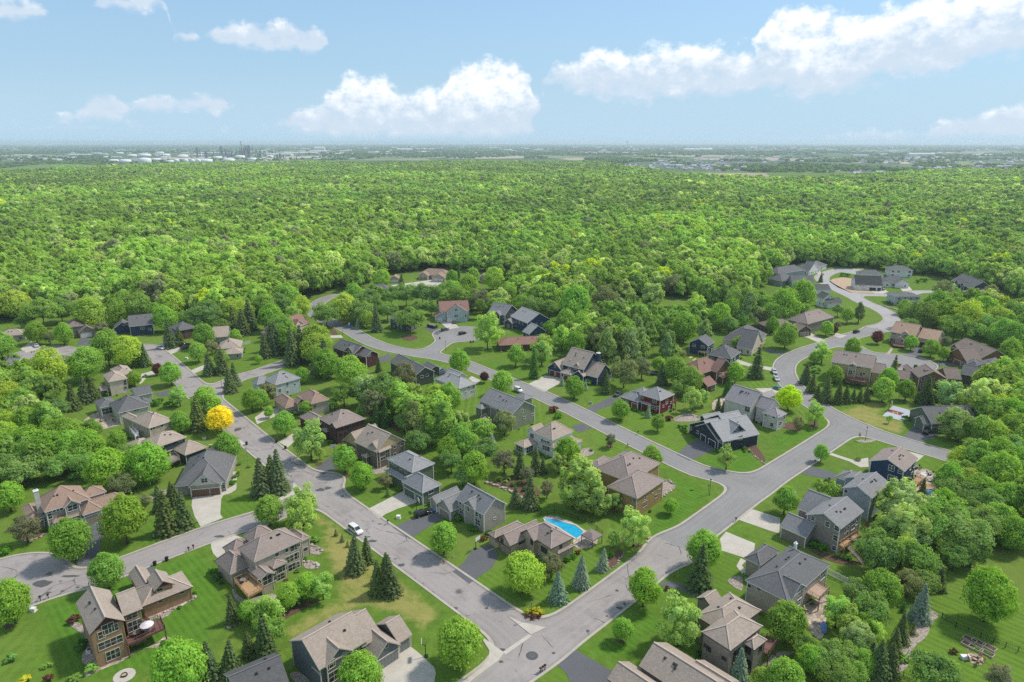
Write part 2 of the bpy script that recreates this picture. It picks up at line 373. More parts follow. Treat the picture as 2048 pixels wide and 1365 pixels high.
# ------------------------------------------------------------------ ground
def ground_mat():
    m, t, b = mat_base('ground_cover'); p = wpos(t); x = t.sep(p)
    dist = t.vm('LENGTH', t.vm('MULTIPLY', p, (1., 1., 0.)))
    c2 = t.noise(p, .35, 5, .65); f = t.noise(p, 3.5, 3, .7); L_ = LAWNC
    near = t.mix(t.mapr(c2, .3, .72), tuple(v * .72 for v in L_), tuple(v * 1.15 for v in L_))
    near = t.mix(t.mapr(t.noise(p, .03, 4, .6), .46, .72, 0., .55), near, (.17, .20, .05))
    near = t.mix(t.mapr(f, .35, .75, .0, .5), near, tuple(v * .55 for v in L_))
    lot = t.n('ShaderNodeTexVoronoi', feature='F1', distance='MANHATTAN'); t.put(lot.inputs['Vector'], t.vm('MULTIPLY', p, (1., 1., 0.))); lot.inputs['Scale'].default_value = .03
    lr = t.sep(lot.outputs['Color'])
    dirs = t.mix(t.m('GREATER_THAN', lr[1], .5), (.72, .69, 0.), (.69, -.72, 0.))
    sn = t.m('SINE', t.m('MULTIPLY', t.vm('DOT_PRODUCT', p, dirs), 3.6))
    near = t.mix(t.m('MULTIPLY', t.mapr(sn, -.4, .4), t.mapr(lr[2], .2, .9, .05, .5)), near, (.15, .25, .035))
    near = t.mix(t.mapr(lr[0], .45, 1., 0., .42), near, (.17, .215, .05))
    near = t.mix(t.mapr(lr[1], .0, .35, .35, 0.), near, (.062, .150, .014))
    # farmland, woods and suburbs beyond the forest
    q = t.vm('ADD', p, t.vm('SCALE', t.vm('SUBTRACT', t.noise(p, .0016, 3, out=1), (.5, .5, .5)), scale=240.))
    v = t.n('ShaderNodeTexVoronoi', feature='F1', distance='CHEBYCHEV'); t.put(v.inputs['Vector'], t.vm('MULTIPLY', q, (1., .55, 0.))); v.inputs['Scale'].default_value = .0021
    r = t.sep(v.outputs['Color'])
    fld = t.mix(t.mapr(r[0], .25, .9), (.13, .19, .08), (.50, .41, .31))
    fld = t.mix(t.m('GREATER_THAN', r[1], .70), fld, (.22, .26, .11))
    fld = t.mix(t.m('GREATER_THAN', r[2], .46), fld, (.10, .155, .07))
    wood = t.mapr(t.noise(p, .0011, 4, .6), .50, .58)
    far = t.mix(wood, fld, t.mix(t.mapr(t.noise(p, .03, 3), .3, .7), (.05, .10, .03), (.09, .15, .045)))
    c = t.mix(t.mapr(dist, 2500., 2700.), near, far)
    t.put(b.inputs['Base Color'], c); b.inputs['Roughness'].default_value = .95; b.inputs['Specular IOR Level'].default_value = .03
    bump(t, b, t.noise(p, 2.5, 4), .5, .1); return m
g = MB(); S = 60000.
# one sheet to the horizon, finer near the viewer
xs = [-S, -8000, -3000, -1000, -300, 0, 300, 1000, 3000, 8000, S]; ys = [-3000, 0, 300, 800, 2000, 5000, 12000, S]
for i in range(len(xs) - 1):
    for j in range(len(ys) - 1):
        g.poly([(xs[i], ys[j], 0), (xs[i + 1], ys[j], 0), (xs[i + 1], ys[j + 1], 0), (xs[i], ys[j + 1], 0)])
go_ = g.build('ground', ground_mat()); tag(go_, 'broad green ground under the suburb, forest and far farmland', 'ground', kind='structure')

POLYS_KEEP_CLEAR = []            # footprints where the forest does not grow
def inside(pt, poly):
    x, y = pt; c = False; n = len(poly)
    for i in range(n):
        x1, y1 = poly[i]; x2, y2 = poly[i - 1]
        if (y1 > y) != (y2 > y) and x < (x2 - x1) * (y - y1) / (y2 - y1) + x1: c = not c
    return c
def smooth_closed(pts, it=2):
    for _ in range(it):
        q = []
        for i in range(len(pts)):
            a, b = pts[i], pts[(i + 1) % len(pts)]
            q += [a * .75 + b * .25, a * .25 + b * .75]
        pts = q
    return pts
def sheet(name, pts, z, mat, thick=None, smooth=0, lab=None, cat=None, kind='structure', clear=True, edge=None):
    """a flat ground sheet (or thin slab) with a traced outline"""
    pts = [Vector((p.x, p.y, 0)) for p in pts]
    if smooth: pts = smooth_closed(pts, smooth)
    c = sum(pts, Vector()) / len(pts)
    if clear: POLYS_KEEP_CLEAR.append([(p.x, p.y) for p in pts])
    mb = MB(); tri = mgeo.tessellate_polygon([pts])
    n = len(pts)
    area = sum(pts[i].x * pts[(i + 1) % n].y - pts[(i + 1) % n].x * pts[i].y for i in range(n))
    mb.faces([(p.x - c.x, p.y - c.y, z) for p in pts], [t for t in tri])
    zb = z - (thick or 0)
    if thick:
        for i in range(n):
            a, b = pts[i], pts[(i + 1) % n]
            mb.poly([(a.x - c.x, a.y - c.y, zb), (b.x - c.x, b.y - c.y, zb), (b.x - c.x, b.y - c.y, z), (a.x - c.x, a.y - c.y, z)])
    me = mb.mesh(name, mat)
    bm = bmesh.new(); bm.from_mesh(me)
    for f in bm.faces:
        if abs(f.normal.z) > .9 and f.normal.z < 0: f.normal_flip()
    bm.to_mesh(me); bm.free()
    o = obj(name, me, loc=(c.x, c.y, 0))
    tag(o, lab, cat, kind=kind); return o

# ------------------------------------------------------------------ roads
def cat_rom(pts, step=4.):
    P = [pts[0] * 2 - pts[1]] + pts + [pts[-1] * 2 - pts[-2]]; out = []
    for i in range(1, len(P) - 2):
        n = max(2, int((P[i + 1] - P[i]).length / step))
        for k in range(n):
            t = k / n; a, b, c, d = P[i - 1], P[i], P[i + 1], P[i + 2]
            out.append(.5 * ((2 * b) + (c - a) * t + (2 * a - 5 * b + 4 * c - d) * t * t + (3 * b - a - 3 * c + d) * t ** 3))
    return out + [pts[-1]]
def cl(k, *pts): return [V2(PG(k, *p)) for p in pts]
# centre lines, width, material (0 old patched, 1 dark, 2 pale new)
ROADS = [
  (cl('f', (880, 1445), (975, 1375), (1092, 1289), (1200, 1210), (1312, 1124), (1350, 1096)), 9.2, 0),
  (cl('f', (1350, 1096), (1432, 1035), (1530, 962), (1620, 904), (1690, 858)), 9.2, 1),
  (cl('b3', (2100, 1150), (1760, 1030), (1480, 930), (1160, 835), (880, 748), (640, 650), (420, 535), (270, 430), (170, 330), (128, 230), (165, 150), (300, 82), (460, 30)) +
   cl('c3', (560, 790), (720, 745), (880, 700)), 9.0, 1),
  (cl('c3', (880, 700), (985, 655), (1000, 622), (960, 580), (880, 535), (770, 490), (690, 447), (600, 405), (520, 365), (455, 325), (430, 292), (470, 260), (560, 232), (660, 226), (740, 238)), 9.5, 2),
  (cl('c3', (640, 425), (800, 428), (960, 432), (1090, 430), (1200, 405), (1330, 405)), 8.0, 2),
  (cl('c3', (600, 780), (690, 850), (780, 895), (900, 925), (1060, 965)), 8.5, 1),
  (cl('f', (1480, 952), (1420, 914), (1339, 918 - 0), ), 8.4, 1) if 0 else
  (cl('b2', (1830, 1120), (1640, 1070), (1480, 1030), (1260, 930), (830, 722), (540, 575), (230, 430), (0, 335)) +
   cl('b1', (1800, 235), (1640, 170), (1480, 130), (1330, 105), (1150, 75), (1010, 40)) +
   cl('c1', (880, 788), (780, 730), (680, 680), (580, 640), (510, 605), (472, 575), (470, 535), (505, 490), (570, 455), (660, 430)), 8.4, 1),
  (cl('c1', (1330, 900), (1420, 865), (1490, 815), (1550, 770), (1640, 740)), 8.4, 1),
  (cl('f', (1075, 1296), (960, 1212), (800, 1098), (690, 1020), (600, 953), (520, 890), (450, 830), (395, 782), (350, 740), (318, 712)) + cl('c0', (1190, 855), (1060, 850), (850, 865), (600, 885), (330, 900)), 9.6, 0),
  (cl('f', (425, 785), (475, 757), (512, 747), (540, 737), (575, 725)), 8.4, 0),
  (cl('f', (655, 962), (600, 1000), (540, 1030), (435, 1063), (330, 1101), (237, 1137), (175, 1157), (100, 1172), (40, 1178)), 8.6, 0),
]
BULBS = [(V2(PG('c3', 1085, 968)), 13.5, 1), (V2(PG('c1', 1640, 740)), 15., 1), (V2(PG('c0', 330, 905)), 14., 0), (V2(PG('a0', 20, 590)), 13., 0), (V2(PG('c3', 720, 245)), 12., 2)]
X0, X1, Y0, Y1, ST = -360, 470, 90, 640, 1.0
gx = np.arange(X0, X1 + ST, ST); gy = np.arange(Y0, Y1 + ST, ST); GX, GY = np.meshgrid(gx, gy, indexing='ij')
def seg_sdf(pts, hw):
    D = np.full(GX.shape, 1e9)
    for a, b in zip(pts, pts[1:]):
        m = 30
        i0, i1 = np.searchsorted(gx, [min(a.x, b.x) - m, max(a.x, b.x) + m]); j0, j1 = np.searchsorted(gy, [min(a.y, b.y) - m, max(a.y, b.y) + m])
        if i1 <= i0 or j1 <= j0: continue
        X, Y = GX[i0:i1, j0:j1], GY[i0:i1, j0:j1]; d = b - a; L = max(d.length_squared, 1e-6)
        t = np.clip(((X - a.x) * d.x + (Y - a.y) * d.y) / L, 0, 1)
        dd = np.hypot(X - a.x - t * d.x, Y - a.y - t * d.y)
        D[i0:i1, j0:j1] = np.minimum(D[i0:i1, j0:j1], dd)
    return D - hw
SDF = np.full(GX.shape, 1e9); RID = np.zeros(GX.shape, int); RMIN = np.full(GX.shape, 1e9)
def smin(a, b, k):
    h = np.maximum(k - np.abs(a - b), 0) / k
    return np.minimum(a, b) - h * h * h * k / 6
def trim_ends(i):
    pts, wd, mt = ROADS[i]; pts = cat_rom(pts)
    for end in (0, -1):
        for j, (q, w2, m2) in enumerate(ROADS):
            if j == i: continue
            q = cat_rom(q); dj = lambda p: min((p - c_).length for c_ in q)
            inner = min((pts[end] - q[0]).length, (pts[end] - q[-1]).length)
            if inner < 3.: continue                                 # continues into the next stretch
            if dj(pts[end]) < w2 / 2:
                while len(pts) > 3 and dj(pts[end]) < w2 / 2 - .5: pts.pop(end)
    return pts
for i, (pts, wd, mt) in enumerate(ROADS):
    d = seg_sdf(trim_ends(i), wd / 2)
    SDF = smin(SDF, d, 11.) if i else d
    u = d < RMIN; RID[u] = mt; RMIN = np.minimum(RMIN, d)
for c, r, mt in BULBS:
    d = np.hypot(GX - c.x, GY - c.y) - r; SDF = smin(SDF, d, 9.); u = d < RMIN; RID[u] = mt; RMIN = np.minimum(RMIN, d)
def road_dist(x, y):
    i, j = int(round((x - X0) / ST)), int(round((y - Y0) / ST))
    return SDF[i, j] if 0 <= i < SDF.shape[0] and 0 <= j < SDF.shape[1] else 1e9
def clip(poly, lo, hi):
    """poly: list of (x, y, f); keep lo <= f <= hi"""
    for sgn, lim in ((1, lo), (-1, hi)):
        if lim is None: continue
        out = []
        for a, b in zip(poly, poly[1:] + poly[:1]):
            fa, fb = sgn * (a[2] - lim), sgn * (b[2] - lim)
            if fa >= 0: out.append(a)
            if (fa > 0 > fb) or (fa < 0 < fb):
                t = fa / (fa - fb); out.append((a[0] + t * (b[0] - a[0]), a[1] + t * (b[1] - a[1]), lim))
        poly = out
        if len(poly) < 3: return []
    return poly
def band(lo, hi):
    F = [SDF[:-1, :-1], SDF[1:, :-1], SDF[1:, 1:], SDF[:-1, 1:]]; mn = np.minimum.reduce(F); mx = np.maximum.reduce(F)
    sel = (mx >= (lo if lo is not None else -1e9)) & (mn <= hi); res = []
    for i, j in zip(*np.nonzero(sel)):
        q = [(gx[i], gy[j], SDF[i, j]), (gx[i + 1], gy[j], SDF[i + 1, j]), (gx[i + 1], gy[j + 1], SDF[i + 1, j + 1]), (gx[i], gy[j + 1], SDF[i, j + 1])]
        full = (lo is None or mn[i, j] >= lo) and mx[i, j] <= hi
        for tri in ([q] if full else [[q[0], q[1], q[2]], [q[0], q[2], q[3]]]):
            p = tri if full else clip(tri, lo, hi)
            if len(p) >= 3: res.append((p, RID[i, j]))
    return res
rb = [MB(), MB(), MB()]
for p, r in band(None, 0.02): rb[r].poly([(a[0], a[1], .02) for a in p])
ROAD_PALE = asphalt('pale_asphalt', .32, False, (1.06, 1., .97), True)
for mb, mt, lab in zip(rb, (ROAD_OLD, ROAD_NEW, ROAD_PALE), ('worn grey street with dark patches and cracks', 'smooth grey street curving past the houses', 'pale new street of the recent development')):
    ro = mb.build('road', mt); tag(ro, lab, 'road', kind='structure')
    co = np.empty(len(ro.data.vertices) * 3, np.float32); ro.data.vertices.foreach_get('co', co); co = co.reshape(-1, 3)
    fi = np.clip((co[:, 0] - X0) / ST, 0, SDF.shape[0] - 1.001); fj = np.clip((co[:, 1] - Y0) / ST, 0, SDF.shape[1] - 1.001); i_, j_ = fi.astype(int), fj.astype(int); fi -= i_; fj -= j_
    val = (SDF[i_, j_] * (1 - fi) + SDF[i_ + 1, j_] * fi) * (1 - fj) + (SDF[i_, j_ + 1] * (1 - fi) + SDF[i_ + 1, j_ + 1] * fi) * fj
    at_ = ro.data.attributes.new('edge', 'FLOAT', 'POINT'); at_.data.foreach_set('value', (-val).astype(np.float32))
kb = MB(); KW, KH = .62, .11
for p, r in band(0.0, KW):
    kb.poly([(a[0], a[1], KH) for a in p])
    for a, b in zip(p, p[1:] + p[:1]):
        for lim in (0., KW):
            if abs(a[2] - lim) < 1e-9 and abs(b[2] - lim) < 1e-9: kb.poly([(a[0], a[1], 0), (b[0], b[1], 0), (b[0], b[1], KH), (a[0], a[1], KH)])
tag(kb.build('kerb', KERB), 'pale concrete kerb along both sides of the streets', 'kerb', kind='structure')

# ------------------------------------------------------------------ driveways, paths, patios, beds, lawns
A, C, P_, B_, K_, S_ = DRIVE, CONC, PAVER, MULCH, GRAVEL, SOIL
GROUNDS = [
 ('driveway', A, 'a0', 0, [(600,190),(660,110),(830,98),(845,150),(800,240),(795,310),(830,400),(760,425),(620,462),(608,380),(585,280)]),
 ('driveway', C, 'k1', 0, [(1085,322),(1268,292),(1245,335),(1240,420),(1255,440),(1130,492),(1095,430),(1078,370)]),
 ('path', C, 'k1', 0, [(1245,318),(1300,300),(1330,280),(1336,180),(1312,180),(1310,262),(1262,285)]),
 ('driveway', C, 'k2', 0, [(78,382),(235,318),(310,345),(270,372),(130,492),(92,450),(80,415)]),
 ('driveway', A, 'a0', 0, [(1020,522),(1200,440),(1330,500),(1250,590),(1100,610)]),
 ('driveway', C, 'a1', 0, [(960,1262),(1235,1078),(1300,1128),(1425,1245),(1440,1290),(1420,1390),(1010,1390)]),
 ('driveway', C, 'k3', 0, [(102,350),(322,238),(415,288),(385,312),(270,350),(205,380),(172,405)]),
 ('driveway', A, 'k3', 0, [(250,455),(390,395),(472,340),(560,400),(480,440),(350,524)]),
 ('driveway', A, 'k3', 0, [(605,717),(665,665),(710,600),(770,572),(820,560),(875,612),(835,690),(700,787)]),
 ('driveway', A, 'a2', 0, [(362,1222),(512,1106),(735,1238),(830,1290),(790,1420),(480,1420),(440,1300)]),
 ('driveway', C, 'a2', 0, [(1660,220),(1712,160),(1945,255),(1925,390),(1680,312)]),
 ('path', C, 'a2', 0, [(1830,372),(1872,395),(1838,430),(1872,470),(1842,500),(1795,435)]),
 ('driveway', C, 'k4', 0, [(1098,408),(1190,350),(1352,402),(1345,492),(1290,476)]),
 ('driveway', A, 'a2', 0, [(1170,592),(1240,546),(1565,640),(1510,705),(1330,615)]),
 ('driveway', A, 'b3', 0, [(260,1060),(350,1002),(545,1056),(520,1112)]),
 ('path', C, 'b3', 0, [(488,908),(512,895),(600,925),(690,953),(800,932),(805,1005),(740,1010),(650,962)]),
 ('driveway', C, 'b3', 0, [(1120,880),(1250,915),(1190,965)]),
 ('driveway', A, 'b3', 0, [(1085,762),(1165,680),(1360,720),(1340,772),(1225,806)]),
 ('driveway', C, 'b2', 0, [(125,345),(262,275),(445,300),(258,406)]),
 ('driveway', A, 'b2', 0, [(590,542),(790,445),(865,460),(872,490),(700,545),(660,572)]),
 ('driveway', A, 'b2', 0, [(1318,907),(1390,838),(1490,785),(1640,862),(1420,957)]),
 ('driveway', A, 'b2', 0, [(482,680),(555,655),(640,697),(530,732)]),
 ('driveway', A, 'b2', 0, [(820,942),(965,880),(1045,912),(960,960)]),
 ('driveway', C, 'b1', 0, [(-10,610),(60,560),(215,520),(235,560),(110,622),(8,664)]),
 ('driveway', C, 'b1', 0, [(178,805),(250,768),(310,725),(350,758),(255,850)]),
 ('driveway', A, 'b1', 0, [(458,1030),(600,920),(650,890),(690,1000),(540,1067)]),
 ('driveway', A, 'b1', 0, [(910,155),(1060,100),(1090,118),(1050,165),(940,175)]),
 ('driveway', A, 'b1', 0, [(1420,262),(1480,210),(1555,235),(1500,275)]),
 ('driveway', C, 'b1', 0, [(1700,300),(1725,278),(1795,312),(1765,345)]),
 ('driveway', C, 'c1', 0, [(1468,642),(1565,630),(1625,690),(1535,706)]),
 ('driveway', A, 'c1', 0, [(1330,690),(1400,690),(1500,720),(1450,752)]),
 ('driveway', C, 'c1', 0, [(590,755),(680,752),(700,772),(600,775)]),
 ('driveway', C, 'c1', 0, [(1080,352),(1290,325),(1410,308),(1490,330),(1420,372),(1130,378)]),
 ('driveway', C, 'c0', 0, [(165,862),(250,800),(335,850),(210,892)]),
 ('driveway', A, 'c0', 0, [(618,842),(640,775),(740,770),(725,842)]),
 ('driveway', C, 'c0', 0, [(1328,882),(1450,838),(1475,860),(1370,902)]),
 ('driveway', A, 'c0', 0, [(1250,835),(1310,805),(1370,850),(1320,872)]),
 ('driveway', C, 'c0', 0, [(1518,1037),(1640,985),(1690,1005),(1555,1057)]),
 ('driveway', A, 'b0', 0, [(1225,420),(1350,390),(1375,432),(1290,447)]),
 ('driveway', C, 'b0', 0, [(1130,262),(1225,235),(1245,270),(1180,278),(1140,330),(1115,345)]),
 ('driveway', C, 'b0', 0, [(1660,830),(1870,790),(1905,778),(1965,822),(1890,842)]),
 ('driveway', C, 'c3', 0, [(265,752),(340,733),(465,800),(415,815)]),
 ('driveway', C, 'c3', 0, [(515,755),(550,735),(630,755),(580,777)]),
 ('driveway', C, 'c3', 0, [(815,388),(905,370),(965,405),(920,420),(850,417)]),
 ('driveway', A, 'c3', 0, [(1085,912),(1190,840),(1255,840),(1230,900),(1205,938)]),
 ('driveway', C, 'c3', 0, [(1050,372),(1130,362),(1155,392),(1080,402)]),
 ('driveway', C, 'c3', 0, [(380,225),(460,262),(440,275),(350,240)]),
 ('driveway', C, 'k9', 0, [(285,625),(310,592),(440,635),(645,668),(600,690)]),
 ('driveway', C, 'k9', 0, [(470,842),(660,838),(700,862),(640,885),(540,880)]),
 ('driveway', A, 'k9', 0, [(520,510),(620,512),(740,545),(720,560),(600,540)]),
 ('driveway', A, 'c3', 0, [(1340,960),(1540,960),(1560,1000),(1340,995)]),
 ('path', P_, 'c3', 0, [(945,905),(985,850),(1000,862),(972,905)]),
 # concrete throat at the near junction
 ('apron', C, 'k3', 0, [(925,978),(1062,1088),(1150,1045),(1100,1034),(1000,1012)]),
 ('apron', C, 'k3', 0, [(760,1090),(905,1192),(870,1240),(700,1368),(655,1368),(770,1280),(815,1230),(818,1180)]),
 ('gutter', C, 'k3', 0, [(898,1186),(1052,1080),(1070,1092),(914,1202)]),
 ('apron', C, 'a1', 0, [(-240,920),(-120,880),(-125,900),(-225,940)]),
 ('apron', C, 'b1', 0, [(160,1270),(290,1195),(300,1130),(410,1225),(370,1200),(190,1280)]),
 # patios and beds
 ('patio', P_, 'a0', 1, [(830,1220),(1060,1120),(1230,1070),(1330,990),(1375,1020),(1350,1080),(1280,1095),(1160,1085),(1040,1150),(960,1210),(850,1245),(690,1325),(665,1300),(700,1250),(800,1230)]),
 ('rock_bed', K_, 'a0', 1, [(1160,825),(1530,675),(1570,660),(1575,690),(1500,730),(1380,790),(1330,850),(1200,870)]),
 ('rock_bed', K_, 'a0', 1, [(540,900),(640,880),(740,990),(800,1220),(760,1230),(650,1220),(665,1130),(700,1080),(690,1000),(600,940)]),
 ('mulch_bed', B_, 'k2', 1, [(530,900),(640,845),(760,790),(870,775),(800,810),(690,870),(560,945)]),
 ('rock_bed', K_, 'k2', 1, [(215,680),(300,780),(340,775),(420,760),(540,730),(570,820),(530,830),(460,790),(350,810),(250,790)]),
 ('rock_bed', K_, 'k2', 1, [(735,520),(790,510),(835,530),(830,560),(770,565),(735,550)]),
 ('rock_bed', K_, 'k2', 1, [(770,390),(850,400),(870,440),(840,470),(770,445),(740,440)]),
 ('rock_bed', K_, 'k2', 1, [(625,1310),(690,1285),(760,1330),(790,1400),(690,1380)]),
 ('mulch_bed', B_, 'k1', 1, [(100,560),(140,545),(250,490),(270,530),(200,560),(150,575)]),
 ('rock_bed', K_, 'k1', 1, [(835,325),(880,290),(935,285),(940,310),(890,330),(850,335)]),
 ('mulch_bed', B_, 'k1', 1, [(1300,130),(1332,128),(1332,150),(1305,155)]),
 ('mulch_bed', B_, 'k3', 1, [(1018,960),(1060,930),(1120,935),(1138,970),(1125,992),(1060,992)]),
 ('mulch_bed', B_, 'k3', 1, [(800,200),(900,150),(1000,160),(1130,240),(1100,290),(1000,270),(900,225),(820,215)]),
 ('mulch_bed', B_, 'a2', 1, [(670,470),(720,430),(800,330),(880,300),(885,350),(850,410),(770,470),(700,485)]),
 ('mulch_bed', B_, 'a2', 1, [(860,190),(960,220),(1080,190),(1095,240),(1040,280),(990,290),(900,250)]),
 ('mulch_bed', B_, 'a2', 1, [(830,1005),(915,1000),(920,1040),(870,1050),(835,1035)]),
 ('rock_bed', K_, 'a2', 1, [(1720,540),(1800,510),(1850,530),(1845,640),(1800,620),(1740,580)]),
 ('rock_bed', K_, 'k4', 1, [(640,190),(700,180),(740,215),(720,240),(670,270),(600,320),(530,365),(560,330),(640,260)]),
 ('rock_bed', K_, 'b2', 1, [(550,860),(640,850),(665,890),(620,920),(540,925)]),
 ('mulch_bed', B_, 'b2', 1, [(745,825),(790,820),(815,850),(770,858)]),
 ('patio', P_, 'b2', 1, [(1600,480),(1680,450),(1780,470),(1800,560),(1700,600),(1600,560)]),
 ('rock_bed', K_, 'b2', 1, [(1285,620),(1400,570),(1500,600),(1500,640),(1400,645),(1290,642)]),
 ('mulch_bed', B_, 'b2', 1, [(1800,760),(1900,770),(2020,920),(2030,980),(1960,940),(1880,850)]),
 ('mulch_bed', B_, 'b3', 1, [(308,640),(360,610),(410,650),(395,700),(345,690)]),
 ('mulch_bed', B_, 'b3', 1, [(0,690),(130,660),(190,640),(270,690),(275,715),(200,715),(120,690),(20,705)]),
 ('rock_bed', K_, 'b3', 1, [(700,790),(840,785),(870,795),(800,815),(720,808)]),
 ('mulch_bed', B_, 'b3', 1, [(200,520),(220,505),(150,530)]),
 ('court', plain('court_paint', (.40, .42, .46), .6, .06), 'b3', 0, [(1000,515),(1180,562),(1085,640),(915,597)]),
 ('court', plain('court_maroon', (.16, .035, .035), .6, .06), 'b3', 0, [(975,545),(1088,575),(1060,594),(950,562)]),
 ('patio', P_, 'b3', 1, [(1120,1060),(1230,1010),(1330,1050),(1370,1100),(1370,1160),(1250,1150),(1130,1120)]),
 ('patio', concrete('pale_patio', (.60, .55, .48), False), 'b3', 1, [(1215,1050),(1270,1040),(1340,1060),(1350,1085),(1290,1090),(1225,1075)]),
 ('patio', P_, 'b0', 1, [(660,640),(740,580),(800,560),(880,600),(990,640),(990,660),(900,685),(820,710),(790,680),(700,650)]),
 ('patio', P_, 'k3', 1, [(1120,395),(1200,385),(1260,412),(1310,428),(1375,470),(1400,480),(1460,520),(1440,570),(1340,585),(1310,560),(1310,515)]),
 ('patio', P_, 'a3', 1, [(250,760),(400,690),(520,650),(470,820),(450,1000),(400,1030),(300,900)]),
 ('mulch_bed', K_, 'a3', 1, [(1000,1290),(1050,1190),(1060,1080),(1130,960),(1200,850),(1300,780),(1380,830),(1300,890),(1280,1000),(1160,1080),(1130,1230),(1050,1300)]),
 ('rock_bed', K_, 'a3', 1, [(-20,1200),(60,1120),(200,1120),(180,1145),(90,1160),(40,1230),(-20,1250)]),
 ('patio', P_, 'a3', 1, [(1580,1130),(1690,1140),(1740,1200),(1700,1235),(1600,1200)]),
 ('mulch_bed', B_, 'a3', 1, [(320,300),(420,320),(560,360),(720,400),(760,425),(650,430),(500,400),(380,340)]),
 ('mulch_bed', B_, 'a3', 1, [(760,90),(900,60),(930,120),(850,140),(790,130)]),
 ('mulch_bed', B_, 'b1', 1, [(830,560),(900,540),(1060,620),(1150,660),(1150,730),(1080,700),(960,620)]),
 ('mulch_bed', B_, 'c1', 1, [(1160,765),(1240,745),(1310,770),(1240,798),(1180,790)]),
 ('mulch_bed', B_, 'c1', 1, [(570,705),(620,705),(665,745),(620,752),(590,735)]),
 ('bare_lot', S_, 'c3', 0, [(490,322),(520,300),(600,288),(680,300),(820,395),(850,415),(660,410),(560,370)]),
 ('mulch_bed', B_, 'a0', 1, [(20,930),(60,890),(115,895),(100,920),(60,940)]),
 ('mulch_bed', B_, 'b1', 1, [(685,1070),(740,1050),(762,1070),(740,1090),(700,1090)]),
 ('mulch_bed', B_, 'b1', 1, [(470,985),(520,962),(542,975),(520,995),(480,998)]),
 ('rock_bed', K_, 'b1', 1, [(760,1000),(860,960),(1060,960),(1070,1030),(1000,1060),(930,1070),(800,1020)]),
 ('lawn', LAWN_DRY, 'a1', 0, [(530,0),(590,20),(760,170),(1000,370),(1560,815),(1330,1010),(1100,850),(860,785),(320,1050),(200,1090),(150,920),(600,700),(590,560),(540,430),(470,260),(500,140),(250,60),(300,0)]),
 ('lawn', LAWN_DRY, 'b3', 0, [(520,560),(800,470),(980,490),(930,590),(1090,640),(1140,700),(1080,762),(800,690),(640,610)]),
 ('lawn', LAWN_LUSH, 'b3', 0, [(0,740),(280,700),(420,610),(515,680),(490,715),(300,800),(0,950)]),
 ('lawn', LAWN_LUSH, 'b2', 0, [(1430,960),(1640,870),(1800,850),(1900,870),(2020,980),(1930,1060),(1800,1085),(1650,1060)]),
 ('lawn', LAWN_LUSH, 'k4', 0, [(660,100),(900,200),(965,270),(940,320),(560,640),(540,480),(600,340),(740,240),(640,130)]),
 ('lawn', LAWN_LUSH, 'a0', 0, [(230,760),(720,600),(1000,500),(1250,430),(1680,262),(1700,330),(1780,480),(1840,640),(1800,900),(1700,1100),(1200,1300),(900,1364),(480,1364),(400,1200)]),
 ('lawn', LAWN_LUSH, 'a2', 0, [(515,1100),(960,760),(1180,700),(1300,1000),(1130,1050),(1000,1230),(740,1238)]),
]
def lawn_sheet(pts, z, mat):
    pts = [(p.x, p.y) for p in pts]; n = len(pts); st = 1.6
    x0, x1 = min(p[0] for p in pts), max(p[0] for p in pts); y0, y1 = min(p[1] for p in pts), max(p[1] for p in pts)
    X = np.arange(x0 - st, x1 + 2 * st, st); Y = np.arange(y0 - st, y1 + 2 * st, st); XX, YY = np.meshgrid(X, Y, indexing='ij')
    D = np.full(XX.shape, 1e9); ins = np.zeros(XX.shape, bool)
    for i in range(n):
        ax, ay = pts[i]; bx, by = pts[(i + 1) % n]; dx, dy = bx - ax, by - ay
        t = np.clip(((XX - ax) * dx + (YY - ay) * dy) / (dx * dx + dy * dy + 1e-9), 0, 1); D = np.minimum(D, np.hypot(XX - ax - t * dx, YY - ay - t * dy))
        if ay != by: ins ^= ((ay > YY) != (by > YY)) & (XX < (bx - ax) * (YY - ay) / (by - ay) + ax)
    F = np.where(ins, D, -D); vs, fs, val, idx = [], [], [], {}
    def vid(i, j):
        if (i, j) not in idx: idx[i, j] = len(vs); vs.append((X[i], Y[j], z)); val.append(min(1., max(0., F[i, j] / 5.)))
        return idx[i, j]
    for i in range(len(X) - 1):
        for j in range(len(Y) - 1):
            if max(F[i, j], F[i + 1, j], F[i, j + 1], F[i + 1, j + 1]) > 0: fs.append((vid(i, j), vid(i + 1, j), vid(i + 1, j + 1), vid(i, j + 1)))
    me = bpy.data.meshes.new('lawn'); me.from_pydata(vs, [], fs); a_ = me.attributes.new('inner', 'FLOAT', 'POINT'); a_.data.foreach_set('value', val); me.materials.append(mat)
    POLYS_KEEP_CLEAR.append(pts); return tag(obj('lawn', me), LABS['lawn'][0], 'lawn', kind='structure')
zoff = {'lawn': .012, 'driveway': .05, 'path': .058, 'patio': .066, 'rock_bed': .074, 'mulch_bed': .082, 'court': .05, 'bare_lot': .02, 'apron': .125, 'gutter': .035}
LABS = {'lawn': ('mown grass of a front yard', 'lawn'), 'driveway': ('driveway running from the street to a garage', 'driveway'), 'path': ('narrow walk to a front door', 'path'),
        'patio': ('paved patio behind a house', 'patio'), 'rock_bed': ('planting bed of pale river rock', 'bed'), 'mulch_bed': ('planting bed of dark mulch', 'bed'),
        'court': ('painted backyard basketball court', 'court'), 'bare_lot': ('bare sandy building lot', 'soil'), 'apron': ('pale concrete apron at the street corner', 'apron'), 'gutter': ('concrete gutter across the street mouth', 'gutter')}
